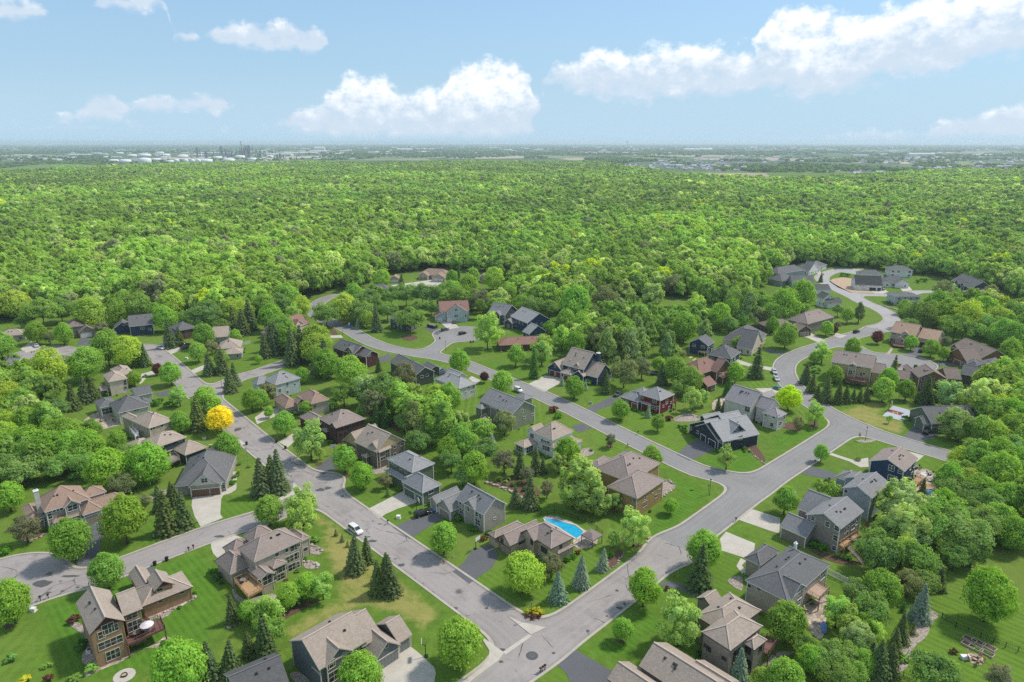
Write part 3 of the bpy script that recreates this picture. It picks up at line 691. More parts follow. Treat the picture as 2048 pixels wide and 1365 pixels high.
for i, (nm, mt, k, sm, pts) in enumerate(GROUNDS):
    z = zoff[nm] + .0006 * (i % 9)
    if nm == 'lawn': lawn_sheet([PG(k, *p) for p in pts], z, mt); continue
    if nm == 'court' and mt.name == 'court_maroon': z = .066
    sheet(nm, [PG(k, *p) for p in pts], z, mt, thick=None if nm == 'lawn' else z, smooth=sm, lab=LABS[nm][0], cat=LABS[nm][1])
# ------------------------------------------------------------------ houses
WALLC = {'tan': (.36, .22, .13), 'slate': (.13, .145, .16), 'stucco': (.42, .36, .30), 'taupe': (.27, .235, .20), 'greytan': (.34, .31, .27), 'teal': (.045, .065, .07),
         'cream': (.60, .50, .40), 'sage': (.46, .47, .38), 'brown': (.125, .08, .055), 'navy': (.030, .050, .095), 'charcoal': (.055, .06, .066), 'paleblue': (.42, .47, .47),
         'sand': (.45, .36, .27), 'maroonbrown': (.075, .042, .038), 'greybrown': (.15, .125, .11), 'green': (.13, .16, .12), 'olive': (.24, .25, .18), 'olivedark': (.085, .095, .065),
         'red': (.17, .022, .02), 'deepnavy': (.028, .036, .05), 'white': (.70, .69, .67), 'ochre': (.33, .21, .09), 'offwhite': (.60, .56, .50), 'yellowtan': (.46, .36, .20),
         'blue': (.022, .05, .10), 'bluegrey': (.30, .34, .38), 'warmgrey': (.25, .22, .20), 'maroon': (.10, .035, .035), 'bone': (.52, .52, .48), 'rust': (.22, .11, .055)}
ROOFC = {'taupe': (0.360, 0.294, 0.240), 'brown': (0.324, 0.222, 0.168), 'slate': (0.148, 0.145, 0.145), 'tan': (0.396, 0.318, 0.258), 'charcoal': (0.110, 0.108, 0.108), 'mauve': (0.300, 0.240, 0.210), 'grey': (0.235, 0.230, 0.230),
         'bluegrey': (0.284, 0.278, 0.278), 'darkbrown': (0.240, 0.186, 0.156), 'red': (0.276, 0.156, 0.126), 'lightgrey': (0.336, 0.330, 0.324), 'orange': (0.432, 0.288, 0.204), 'pinkgrey': (0.324, 0.294, 0.294), 'black': (0.063, 0.062, 0.062)}
TRIM = {'w': WHITE, 'c': CREAM, 'd': plain('dark_trim', (.07, .05, .045), .6, .1)}
DOORC = {'w': (.66, .64, .6), 'tan': (.30, .25, .2), 'wood': (.16, .055, .03), 'navy': (.03, .04, .055), 'red': (.14, .03, .035), 'green': (.10, .14, .11), 'brown': (.17, .10, .06), 'grey': (.20, .205, .20), 'dark': (.04, .04, .042)}
HOUSES = []
BLOCKS_ALL = []

def window_mesh(w, h, trim, mull):
    def mk():
        mb = MB(); f, d = .09, .07
        mb.box(-w/2 - f, w/2 + f, -d, .03, h/2, h/2 + f); mb.box(-w/2 - f, w/2 + f, -d - .03, .03, -h/2 - f, -h/2)
        mb.box(-w/2 - f, -w/2, -d, .03, -h/2, h/2); mb.box(w/2, w/2 + f, -d, .03, -h/2, h/2)
        for i in range(1, mull + 1):
            x = -w/2 + w * i / (mull + 1); mb.box(x - .04, x + .04, -d + .02, .03, -h/2, h/2)
        if h > 1.0: mb.box(-w/2, w/2, -d + .025, .03, -.03, .03)
        return mb.mesh('window_frame', TRIM[trim])
    def pk():
        mb = MB(); mb.box(-w/2, w/2, -.015, .02, -h/2, h/2); return mb.mesh('window_pane', GLASS)
    return cached(('wf', w, h, trim, mull), mk), cached(('wp', w, h), pk)
def garage_mesh(w, h, colk):
    def mk():
        mb = MB(); mb.box(-w/2, w/2, -.02, .04, -h/2, h/2)
        rows, cols = 4, max(2, round(w / .8))
        for r in range(rows):
            for c in range(cols):
                x0 = -w/2 + w * c / cols; z0 = -h/2 + h * r / rows
                mb.box(x0 + .06, x0 + w/cols - .06, -.05, -.02, z0 + .06, z0 + h/rows - .05)
        return mb.mesh('garage_door', plain('door_' + colk, DOORC[colk], .5, .08))
    return cached(('gd', w, h, colk), mk)
def garage_frame(w, h, trim):
    def mk():
        mb = MB(); f = .16
        mb.box(-w/2 - f, w/2 + f, -.09, .03, h/2, h/2 + f); mb.box(-w/2 - f, -w/2, -.09, .03, -h/2, h/2); mb.box(w/2, w/2 + f, -.09, .03, -h/2, h/2)
        return mb.mesh('door_frame', TRIM[trim])
    return cached(('gf', w, h, trim), mk)

class Block: pass
def make_block(k, spec, theta):
    t, ze, ax, ay, bx, by, X = spec[:7]; pitch = spec[7] if len(spec) > 7 else .62
    A_, B2 = PG(k, ax, ay, ze), PG(k, bx, by, ze); d = V2(B2) - V2(A_)
    ang = math.atan2(d.y, d.x)
    if theta is None: theta = ang
    ang = theta + round((ang - theta) / (math.pi / 2)) * math.pi / 2
    b = Block(); b.t, b.ze, b.pitch = t, ze, pitch
    b.ex = Vector((math.cos(ang), math.sin(ang))); b.u = max(1.5, d.dot(b.ex)); b.A = V2(A_)
    n = Vector((-b.ex.y, b.ex.x))
    if n.dot(b.A) < 0: n = -n
    if isinstance(X, (int, float)):
        v = abs(X)
        if X < 0: n = -n
    elif X[0] == 'c':
        v = (V2(PG(k, X[1], X[2], ze)) - b.A).dot(n)
        if v < 0: n, v = -n, -v
    else:
        best = None
        for s in (1, -1):
            prev = None
            for i in range(0, 150):
                vv = 2 + i * .2; zr = ze + pitch * (min(b.u, vv) if t == 'h' else vv) / 2
                e = (V2(PG(k, X[1], X[2], zr)) - b.A).dot(n * s) - vv / 2
                if prev is not None and prev > 0 >= e: best = (vv, s); break
                prev = e
            if best: break
        if not best: print('RIDGE?', k, spec); best = (10, 1)
        v = best[0]; n = n * best[1]
    b.n = n; b.v = min(max(v, 1.5), 26. if not isinstance(X, tuple) or X[0] == 'c' else (12.5 if t == 'h' else 14.5))
    return b, theta
def bpt(b, s, t, z): p = b.A + b.ex * s + b.n * t; return Vector((p.x, p.y, z))
def block_uvz(b, p):
    q = V2(p) - b.A; return q.dot(b.ex), q.dot(b.n)
OV = .45
def roof_height(b, s, t):
    if b.t == 'g': return b.ze + b.pitch * min(t, b.v - t)
    if b.t == 'G': return b.ze + b.pitch * min(s, b.u - s)
    return b.ze + b.pitch * min(t, b.v - t, s, b.u - s)
def roof_mesh(b, base, mats):
    mb = MB(); L = lambda s, t, z: bpt(b, s, t, z) - base
    th = .24; u, v, ze, p = b.u, b.v, b.ze, b.pitch
    def cap(a, c): mb.bar(a + Vector((0, 0, .02)), c + Vector((0, 0, .02)), .32, .07, 2)
    if b.t in 'gG':
        if b.t == 'g': F = L; lu, lv = u, v
        else: F = lambda s, t, z: L(t, s, z); lu, lv = v, u
        zr = ze + p * lv / 2
        prof = [(0, ze), (lv / 2, zr), (lv, ze), (lv, ze - th), (lv / 2, zr - th), (0, ze - th)]
        pts = [F(s, t, z) for s in (0, lu) for t, z in prof]
        mb.faces(pts, [(0, 1, 7, 6), (1, 2, 8, 7)], 0)
        mb.faces(pts, [(2, 3, 9, 8), (5, 0, 6, 11), (0, 5, 4, 1), (1, 4, 3, 2), (6, 7, 10, 11), (7, 8, 9, 10)], 1)
        mb.faces(pts, [(3, 4, 10, 9), (4, 5, 11, 10)], 1)
        cap(F(0, lv / 2, zr), F(lu, lv / 2, zr))
    else:
        if u >= v: F = L; lu, lv = u, v
        else: F = lambda s, t, z: L(t, s, z); lu, lv = v, u
        zr = ze + p * lv / 2
        pts = [F(0, 0, ze), F(lu, 0, ze), F(lu, lv, ze), F(0, lv, ze), F(lv / 2, lv / 2, zr), F(lu - lv / 2 + .001, lv / 2, zr),
               F(0, 0, ze - th), F(lu, 0, ze - th), F(lu, lv, ze - th), F(0, lv, ze - th)]
        mb.faces(pts, [(0, 1, 5, 4), (2, 3, 4, 5), (1, 2, 5), (3, 0, 4)], 0)
        mb.faces(pts, [(0, 6, 7, 1), (1, 7, 8, 2), (2, 8, 9, 3), (3, 9, 6, 0), (9, 8, 7, 6)], 1)
        if lu - lv > .3: cap(pts[4], pts[5])
        for a, c in ((0, 4), (3, 4), (1, 5), (2, 5)): cap(pts[a], pts[c])
    me = mb.mesh('roof', mats); bm = bmesh.new(); bm.from_mesh(me); bmesh.ops.recalc_face_normals(bm, faces=bm.faces); bm.to_mesh(me); bm.free(); return me
def wall_mesh(b, base, mats):
    mb = MB(); o = min(OV, b.u * .12, b.v * .12); u, v, ze, p = b.u, b.v, b.ze - .02, b.pitch
    L = lambda s, t, z: bpt(b, s, t, z) - base
    cs = [(o, o), (u - o, o), (u - o, v - o), (o, v - o)]
    for i in range(4):
        (s0, t0), (s1, t1) = cs[i], cs[(i + 1) % 4]
        q = [L(s0, t0, 0), L(s1, t1, 0), L(s1, t1, ze), L(s0, t0, ze)]
        if (b.t == 'g' and i in (1, 3)) or (b.t == 'G' and i in (0, 2)):
            half = (v if b.t == 'g' else u) / 2
            q[2] = L(s1, t1, b.ze + p * o - .2); q[3] = L(s0, t0, b.ze + p * o - .2)
            mb.poly([q[3], q[2], L((s0 + s1) / 2, (t0 + t1) / 2, b.ze + p * half - .2)], 2)
        mb.poly(q, 0)
    for (s, t) in cs:                                   # corner boards
        ds = -.0 if s < u / 2 else 0
        mb.box(-.09, .09, -.09, .09, 0, ze - .1, 1, Matrix.Translation(L(s, t, 0)) @ Matrix.Rotation(math.atan2(b.ex.y, b.ex.x), 4, 'Z'))
    me = mb.mesh('wall', mats); return me
def in_block(b, p, z, m=-.3):
    s, t = block_uvz(b, p); return m < s - OV < b.u - 2 * OV - m and m < t - OV < b.v - 2 * OV - m and z < roof_height(b, s, t)
def walls_of(b):
    o = min(OV, b.u * .12, b.v * .12)
    c = [bpt(b, o, o, 0), bpt(b, b.u - o, o, 0), bpt(b, b.u - o, b.v - o, 0), bpt(b, o, b.v - o, 0)]
    ctr = (c[0] + c[2]) / 2
    for i in range(4):
        a, d = c[i], c[(i + 1) % 4]; e = (d - a); L = e.length; e.normalize(); nn = Vector((e.y, -e.x, 0))
        if nn.dot((a + d) / 2 - ctr) < 0: nn = -nn
        gable = (b.t == 'g' and i in (1, 3)) or (b.t == 'G' and i in (0, 2))
        yield a, e, L, nn, gable
def ray_wall(blocks, x, y):
    o = Vector((0, 0, CAM_H)); d = px_dir(x, y); best = None
    for b in blocks:
        for a, e, L, nn, gable in walls_of(b):
            dn = d.dot(nn)
            if dn >= -1e-6: continue
            t = (a - o).dot(nn) / dn; p = o + d * t; s = (p - a).dot(e)
            top = b.ze + (b.pitch * min(s, L - s) if gable else 0) + .3
            if -.8 < s < L + .8 and -.5 < p.z < top and (best is None or t < best[0]): best = (t, p, nn, e, a, L, b)
    return best
NWIN = [0]
def add_window(root, base, p, nn, w, h, trim, ground=False):
    w, h = round(w, 1), round(h, 1); mull = 0 if w < 1.25 else (1 if w < 2.3 else (2 if w < 3.6 else 3))
    fm, pm = window_mesh(w, h, trim, mull); rz = math.atan2(nn.y, nn.x) + math.pi / 2
    o = obj('window', fm, root, loc=p - base + nn * .01, rotz=rz); obj('pane', pm, o); NWIN[0] += 1
def house(k, label, ref, wall, roof, blocks, wins=None, doors=(), doorc='w', trim='w', chim=(), decks=(), vents=3, gable=None, wt=None, cat='house'):
    theta = None; bl = []
    for s in blocks:
        b, theta = make_block(k, s, theta); bl.append(b)
    ctr = bpt(bl[0], bl[0].u / 2, bl[0].v / 2, 0); base = Vector((ctr.x, ctr.y, 0))
    root = empty('house', base); tag(root, label, cat, 'houses of the neighbourhood')
    for b in bl:
        BLOCKS_ALL.append(b); wm = siding(wall, WALLC[wall]); tm = TRIM[trim] if trim != 'd' else wm
        obj('wall', wall_mesh(b, base, [wm, tm, siding(gable, WALLC[gable]) if gable else wm]), root)
        rc = ROOFC[roof]; rcap = plain('ridge_' + roof, tuple(min(1, c * 1.25) for c in rc), .9)
        obj('roof', roof_mesh(b, base, [roofmat(roof, rc), TRIM[trim], rcap]), root)
    near = scale_at(base) > 3.
    r = random.Random(label); wt = wt or trim
    if near:
        for i in range(vents):
            b = max(bl[:2], key=lambda q: q.u * q.v); s, t = r.uniform(.25, .75) * b.u, r.choice((.3, .36, .64)) * b.v
            if b.t == 'G': s, t = r.choice((.3, .36, .64)) * b.u, r.uniform(.25, .75) * b.v
            p = bpt(b, s, t, roof_height(b, s, t))
            def vk():
                mb = MB(); mb.box(-.2, .2, -.2, .2, -.25, .16); mb.box(-.24, .24, -.24, .24, .16, .2); return mb.mesh('roof_vent', DARK)
            obj('roof_vent', cached('vent', vk), root, loc=p - base, rotz=theta)
    if wins is None:
        wins = []
        for b in bl:
            for a, e, L, nn, gable in walls_of(b):
                if nn.dot(Vector((0, 0, CAM_H)) - a) < 0 or L < 2.5: continue
                nst = max(1, int((b.ze + .4) / 2.8)); cols = max(1, int(L / 3.4))
                for st in range(nst):
                    for c in range(cols):
                        p = a + e * (L * (c + .5) / cols); z = 1.55 + st * 2.8; p.z = z
                        if any(in_block(q, p + nn * .5, z) for q in bl if q is not b): continue
                        if r.random() < .18: continue
                        add_window(root, base, p, nn, r.choice((1.0, 1.2, 1.6, 1.8)), r.choice((1.2, 1.4)), wt)
    else:
        for (x, y, ww, hh) in wins:
            h = ray_wall(bl, *FP(k, x, y))
            if not h: print('window misses', ref, x, y); continue
            t, p, nn, e, a, L, b = h; s = min(max((p - a).dot(e), ww / 2 + .15), max(L - ww / 2 - .15, L / 2)); p = a + e * s + Vector((0, 0, max(p.z, hh / 2 + .1)))
            add_window(root, base, p, nn, ww, hh, wt)
    for (x, y, ww, hh) in doors:
        h = ray_wall(bl, *FP(k, x, y))
        if not h: print('garage misses', ref, x, y); continue
        t, p, nn, e, a, L, b = h; s = min(max((p - a).dot(e), ww / 2 + .2), max(L - ww / 2 - .2, L / 2)); p = a + e * s + Vector((0, 0, hh / 2 + .03))
        o = obj('garage_door', garage_mesh(ww, hh, doorc), root, loc=p - base + nn * .03, rotz=math.atan2(nn.y, nn.x) + math.pi / 2)
        obj('door_frame', garage_frame(ww, hh, trim), o)
    for (x, y, zt, ww, ck) in chim:
        p = PG(k, x, y, zt); mb = MB(); mb.box(-ww/2, ww/2, -ww/2, ww/2, 0, zt - .2, 0); mb.box(-ww/2 - .08, ww/2 + .08, -ww/2 - .08, ww/2 + .08, zt - .2, zt, 1)
        for q in (-.25, .25): mb.box(q * ww - .12, q * ww + .12, -.12, .12, zt, zt + .35, 1)
        o = mb.build('chimney', [siding(ck, WALLC[ck]), WHITE], root, loc=(p.x - base.x, p.y - base.y, 0), rotz=theta)
    for (z, wm, pts) in decks:
        q = [PG(k, x, y, z) - base for x, y in pts]; mb = MB(); n = len(q)
        for zz in (z, z - .25): mb.poly([(p.x, p.y, zz) for p in q])
        for i in range(n):
            a, c = q[i], q[(i + 1) % n]; mb.poly([(a.x, a.y, z - .25), (c.x, c.y, z - .25), (c.x, c.y, z), (a.x, a.y, z)])
        dk = mb.build('deck', wm, root)
        for i in range(n):
            if z > .6:
                pm = MB(); pm.box(-.1, .1, -.1, .1, 0, z - .25); obj('deck_post', cached(('dp', z, wm.name), lambda: pm.mesh('deck_post', wm)), root, loc=(q[i].x, q[i].y, 0))
        rm = MB()
        for i in range(n):
            a, c = Vector((q[i].x, q[i].y, z)), Vector((q[(i + 1) % n].x, q[(i + 1) % n].y, z)); m = max(2, int((c - a).length / .35))
            mid = (a + c) / 2 + base
            if any(in_block(b2, mid, z, .2) for b2 in bl): continue
            for hgt in (.15, 1.0): rm.bar(a + Vector((0, 0, hgt)), c + Vector((0, 0, hgt)), .07, .07)
            for j in range(m + 1): pp = a.lerp(c, j / m); rm.bar(pp, pp + Vector((0, 0, 1.0)), .05 if j % 5 else .1)
        if rm.v: obj('railing', rm.mesh('railing', wm), dk)
    HOUSES.append((base, ref, bl, max(b.u for b in bl)))
    if near: print('H %-34s' % ref[:34], ' '.join('%s%.0fx%.0f' % (b.t, b.u, b.v) for b in bl))
    return root

H = house
H('a0', 'tan brick house with taupe roof, red shingled gable and raised red deck by the turnaround', 'tan house with the red gable', 'tan', 'taupe',
  [('g',8.3,715,990,605,728,('c',1000,865),.8), ('g',8.0,985,838,1140,770,('r',1080,605)), ('h',3.4,1140,760,1545,602,('r',1460,480),.6), ('G',5.2,1235,640,1425,622,6,.8), ('G',3.4,1110,640,1250,580,-0.1+9,.8)],
  [(1040,838,2.0,1.2),(1060,915,2.6,2.2),(865,935,2.0,2.2),(920,925,1.1,1.5),(812,985,1.1,1.5),(885,1045,4.2,1.6),(905,1140,2.4,2.0),(1272,640,1.2,1.6),(1175,690,1.2,1.4),(1285,715,.8,.6),(1455,645,.8,.6)],
  trim='d', gable='maroon', wt='c', decks=[(3.0, WOODR, [(1005,1010),(1022,1068),(1320,935),(1282,852),(1200,890),(1160,850)])])
H('a1', 'slate blue house with taupe roof, blue shutters and wide concrete driveway', 'slate blue shuttered house', 'slate', 'taupe',
  [('g',5.8,505,1265,905,1020,('r',320,1055)), ('G',3.3,955,1195,1165,1065,10,.85), ('g',3.1,1140,1050,1265,990,('r',1110,850)), ('g',4.9,850,1080,1010,980,('r',865,785)), ('G',5.75,560,1245,782,1108,6,.8), ('G',4.2,512,1300,640,1222,3,.7)],
  [(625,1083,.8,1.2),(1045,1063,.8,1.2),(548,1255,1.2,1.6),(608,1215,1.2,1.6),(705,1155,1.1,1.5),(797,1115,1.1,1.6),(850,1080,1.2,1.6),(840,1165,3,1.8),(595,1330,3.4,2.2)],
  [(1055,1165,4.9,2.4),(1190,1075,3.0,2.4)], 'grey', 'c')
H('k2', 'beige stucco house with steep taupe hip roofs, cedar deck and screened porch', 'beige house with the cedar deck', 'stucco', 'mauve',
  [('h',7.2,385,512,728,355,('r',590,262),.75), ('h',3.7,215,600,125,490,('c',375,530),1.0), ('h',5.0,718,365,780,332,('r',715,288),.6), ('G',4.4,428,640,535,590,6,.6), ('h',3.2,230,470,370,395,('r',300,330),.9), ('h',5.6,380,385,530,300,('r',455,242),.9), ('h',4.2,520,560,622,515,4,.4)],
  [(670,410,2.2,1.5),(615,430,.8,1),(545,460,.9,1),(650,485,3,1.8),(685,468,1.2,1.8),(655,552,2.2,1.8),(692,535,1,1.6),(575,560,3.4,1.8),(570,625,2.2,1.6),(485,635,4.5,2.2),(742,425,1.2,1),(730,380,.8,.8)],
  trim='c', decks=[(3.0, WOOD, [(245,650),(340,765),(452,705),(335,610)])])
H('k1', 'grey house with reddish brown hip roof and pale stone chimney by the turnaround', 'brown roofed house with stone chimney', 'greytan', 'brown',
  [('h',6.2,250,408,505,330,('r',420,237),.75), ('h',5.5,470,330,605,298,('r',545,256),.7), ('h',3.4,462,420,738,348,('r',600,312),.75), ('h',3.0,300,468,462,415,3.2,.5), ('G',6.1,358,386,456,355,6,.8), ('h',3.2,160,458,252,425,('r',205,375),.6), ('h',3.6,465,425,585,395,8,.9)],
  [(408,382,2.2,1.6),(265,435,.9,1.6),(265,410,.8,.8),(285,403,.8,.8),(305,398,.8,.8),(325,392,.8,.8),(345,388,.8,.8),(210,458,3.2,1.6),(345,463,1.6,1.4),(430,438,1.6,1.2)],
  [(523,447,5.2,2.4)], 'tan', 'w', [(200,285,10.5,1.1,'offwhite')])
H('b0', 'dark grey roofed house with pale front gable over three garage bays and flagpole lawn', 'grey house by the flagpole', 'greytan', 'slate',
  [('h',3.3,1397,1162,1812,1122,('c',1445,935),.72), ('G',3.4,1505,1172,1772,1140,10,.85), ('g',3.0,1770,1032,1832,1022,4,.6), ('h',4.4,1600,940,1770,915,6,.7)],
  [(1635,1113,1.6,1.3),(1790,1160,.8,1.2)], [(1605,1205,4.9,2.3),(1728,1187,2.7,2.3)], 'brown', 'w', gable='offwhite')
H('b0', 'teal sided house with long tan roof tucked behind the grey flagpole house', 'teal sided house', 'teal', 'tan',
  [('h',6.0,1250,850,1494,765,('r',1400,695),.55), ('h',4.6,1085,862,1280,835,('r',1180,760),.5), ('h',3.8,1480,912,1668,850,('r',1560,775),.75), ('h',3.3,1270,905,1485,862,5,.4)],
  [(1440,790,1.4,.9),(1405,895,1.1,1.6),(1265,840,.9,.7)], trim='c', decks=[(2.6, WOODG, [(1320,935),(1345,985),(1440,940),(1400,905)])])
H('b0', 'cream house with tan hip roof and white pergola deck behind spruces', 'cream house with the white pergola', 'sand', 'tan',
  [('h',6.0,1190,695,1392,628,('r',1290,520),.62), ('h',3.3,1080,722,1205,690,4,.4), ('h',5.6,1110,660,1200,640,('r',1150,560),.6)],
  [(1220,697,1.6,1.0),(1140,727,2.4,1.4),(1295,675,1,1)], trim='w', decks=[(3.0, WHITE, [(1035,700),(1080,760),(1110,750),(1060,695)])])
H('b0', 'pale green house with slate hip roof and open covered rear porch', 'pale green house with covered porch', 'sage', 'slate',
  [('h',4.8,945,574,1198,515,('r',1010,410),.7), ('h',4.4,798,532,950,505,('r',880,450),.5), ('g',4.2,1085,440,1228,412,('r',1150,355),.6), ('h',4.4,1130,500,1200,480,6,.6)],
  [(1090,547,1.6,1.0),(1000,570,.8,1.),(845,560,4.5,2.2)], trim='w')
H('b0', 'pale cream house with tan hip roof above the spruce row', 'pale cream hip roofed house', 'cream', 'tan',
  [('h',6.2,868,327,1022,297,('c',795,272),.6), ('h',5.6,930,280,1045,222,('r',1030,180),.6)], [(1003,330,1,2),(830,320,1.2,1.4),(1003,372,1,1.2)], trim='c', decks=[(3.2, WOODG, [(790,360),(800,400),(860,390),(850,350)])])
H('b0', 'dark roofed low house hidden among maples below the turnaround', 'low dark house among maples', 'charcoal', 'slate', [('h',3.4,455,160,580,130,('r',510,110),.6)])
H('b0', 'slate roofed house half hidden by trees west of the spruces', 'half hidden slate house', 'charcoal', 'slate', [('h',3.6,-20,215,118,200,('r',40,140),.6), ('h',3.4,60,235,150,225,6,.5)])
H('c0', 'taupe two storey house with white garage door facing the turnaround', 'taupe house with white garage', 'taupe', 'darkbrown',
  [('h',5.8,535,690,670,672,('r',590,618),.6), ('G',3.2,630,732,770,712,9,.8)], [(600,690,1.4,1.2),(607,727,1.6,1.6),(680,697,.6,.6)], [(690,744,4.8,2.2)], 'w', 'c')
H('c0', 'navy house with white trimmed gables at the forest edge', 'navy house at the forest edge', 'navy', 'slate',
  [('g',5.6,1030,683,1228,662,('r',1140,583),.6), ('G',5.7,1080,655,1155,648,4,.8), ('G',3.2,905,702,1060,690,9,.7)], [(1080,660,1.8,1.3),(1133,660,1.4,1.3),(985,668,.8,.8),(1140,695,2,1.4),(1200,705,1.4,1.2)], trim='w')
H('c0', 'brown house with slate gables behind two spruces', 'brown house behind two spruces', 'brown', 'slate', [('h',5.2,1420,720,1585,690,('r',1500,618),.6), ('G',3.3,1395,750,1500,735,9,.65)], trim='d')
H('c0', 'grey gabled house with tan front roof and white side fence', 'grey house with white side fence', 'greytan', 'tan', [('h',3.5,1740,862,1925,848,('r',1800,765),.6), ('h',3.0,1790,905,1935,900,('r',1850,850),.5), ('g',5.0,1695,770,1832,747,('r',1700,685),.6)], trim='w')
H('c0', 'low taupe ranch house beside the round turnaround tree', 'low taupe ranch house', 'stucco', 'taupe', [('h',3.2,-30,765,200,745,('r',60,705),.5)], trim='c')
H('b1', 'pale blue grey house with grey hip roof beside the side street', 'pale blue grey house', 'paleblue', 'bluegrey', [('h',6.2,155,348,358,292,('r',240,228),.65), ('h',5.6,10,345,140,318,('r',60,272),.9), ('G',6.2,210,322,290,300,3,.8)],
  [(250,345,1,1.3),(190,395,1.2,1.4),(310,345,.7,1),(252,405,.9,1.2),(165,380,1,1.4)], trim='w')
H('b1', 'tan stucco house with brown roof and small red gables', 'tan house with small red gables', 'stucco', 'brown', [('h',5.2,440,502,590,465,('r',400,362),.7), ('h',3.4,235,535,350,500,('r',270,412),.8), ('G',4.6,330,500,400,478,4,.9)], [(470,520,1,1),(380,500,1,1.4)], [(260,530,4,2.2)], 'tan', 'c', gable='maroon')
H('b1', 'dark brown house with mauve hip roof and three small front dormers', 'dark brown house with small dormers', 'maroonbrown', 'mauve', [('h',6.2,640,697,880,620,('r',700,540),.6), ('h',3.8,480,682,600,640,('r',530,560),.7), ('G',6.4,590,670,640,690,3,.8), ('h',3.2,560,730,640,700,4,.5)],
  [(755,685,1.6,2),(680,690,1.6,1),(720,735,.8,.8),(790,660,.9,.9),(680,745,.8,.8),(850,650,.8,1)], trim='d', vents=4)
H('b1', 'grey brown house with tan roof and yellow board gable', 'grey brown house with yellow gable', 'greybrown', 'tan', [('G',6.0,965,890,1200,795,12,.75), ('G',3.5,850,872,725,780,10,.8), ('G',5.8,985,890,905,835,5,.8), ('h',3.2,880,930,860,905,4,.5)],
  [(1075,885,1.6,3),(1020,880,1,1),(1110,845,1,1),(1165,825,1,1),(1110,905,1,1),(1015,937,2,1),(935,895,1.5,1.5),(955,950,1.8,2),(1175,880,.8,.8)], [(790,855,4.6,2.3)], 'brown', 'c', gable='yellowtan')
H('b1', 'green house with blue grey roof, small dormers and front porch', 'green house with blue grey roof', 'green', 'bluegrey', [('h',6.0,1250,1050,1432,975,('c',1062,935),.6), ('h',4.2,1332,1212,1478,1142,('c',1165,1118),.85), ('h',3.0,1168,1112,1225,1082,('c',1050,1025),.4), ('g',6.6,1170,955,1215,935,3,.5), ('g',4.8,1230,1115,1275,1095,3,.5)],
  [(1115,985,1,1.2),(1090,965,1,1.2),(1160,1010,1,1.2),(1200,1040,1,1.2),(1400,1205,1.8,1.0)], [(1225,1190,4.9,2.3),(1305,1235,2.7,2.3)], 'green', 'w')
H('k3', 'grey gabled house with plain beige end wall and asphalt drive with black car', 'grey gabled house with beige end wall', 'greytan', 'grey', [('G',5.8,785,382,922,316,('c',618,290),.78), ('G',5.9,732,354,665,310,4,.8), ('G',3.3,588,364,505,318,11,.85), ('G',3.1,505,312,466,284,9,.7)],
  [(695,345,.9,1.6),(648,312,1.,1),(745,378,1,1.2),(765,390,1,1.2),(750,425,2,1.8),(655,360,1.4,1.6),(540,300,.8,1),(848,403,.8,.5)], [(535,345,4.4,2.2)], 'tan', 'w', vents=4)
H('k3', 'tan house with mauve hip roof beside the blue swimming pool', 'tan house beside the pool', 'sand', 'mauve', [('h',4.7,1180,582,1312,517,('c',985,490),.7), ('G',3.5,940,566,848,520,11,.8), ('h',3.1,850,520,805,492,10,.6), ('G',4.7,1078,538,985,492,5,.8), ('h',2.6,1225,612,1322,565,3,.4)],
  [(893,535,.9,1.5),(1010,535,2,1.2),(1088,555,1,1.3),(1140,588,2.2,1.4),(1237,570,.8,1.2)], [(885,570,4.2,2.2)], 'tan', 'd')
H('b2', 'navy house with tan roof, chimney and three wooden garage doors', 'navy house with wooden garage doors', 'navy', 'tan', [('G',6.0,575,228,727,165,('c',440,165),.85), ('G',3.3,402,242,286,205,10,.8), ('G',3.6,685,292,810,240,('c',580,225),.8), ('G',6.1,545,214,490,196,4,.9), ('G',6.1,500,192,440,172,4,.9), ('G',3.4,572,282,495,255,4,.7), ('h',3.3,470,270,400,240,5,.6)],
  [(460,205,1.6,1.3),(505,215,2,1.3),(345,200,.9,1),(790,310,1,1.5),(740,275,1.2,1.2)], [(322,248,2.6,2.3),(370,265,2.6,2.3),(432,278,2.6,2.3)], 'wood', 'w', [(692,92,12.0,1.5,'navy')])
H('b2', 'red house with grey hip roof and front porch', 'red house with grey hip roof', 'red', 'bluegrey', [('h',6.0,1188,474,1304,422,('c',1060,400),.6), ('h',3.4,1010,488,1110,442,('c',858,440),.62), ('h',3.0,1110,514,1168,485,('c',1028,485),.5), ('h',6.0,1060,420,1110,395,5,.6)],
  [(1140,477,1.8,1.4),(1135,530,2.4,1.4),(1040,445,1.1,1.2),(1238,485,1.4,1.6),(1255,550,1.4,1.4),(1210,520,.8,.8),(1272,490,.7,.7),(1185,535,.8,1.),(915,480,2.4,.7)], [(980,520,2.6,2.2)], 'brown', 'w', decks=[(2.4, plain('red_rail', (.2, .05, .03)), [(1275,480),(1310,500),(1312,470),(1285,458)])])
H('b2', 'charcoal navy house with sweeping grey roof and twin garage doors', 'charcoal house with sweeping roof', 'deepnavy', 'lightgrey', [('G',3.4,1650,802,1408,662,12,.55), ('g',4.2,1690,805,1945,722,('r',1830,560),.6), ('G',5.2,1745,748,1882,722,5,.9), ('G',5.8,1722,692,1600,602,9,.6), ('G',5.4,1540,620,1495,598,8,.6)],
  [(1432,698,.9,1.0),(1487,728,.9,1),(1797,715,.9,1.6),(1672,805,1.6,.8),(1740,800,1,1.6),(1830,770,1.6,1.4)], [(1530,772,2.5,2.3),(1600,815,3.4,2.3)], 'navy', 'w')
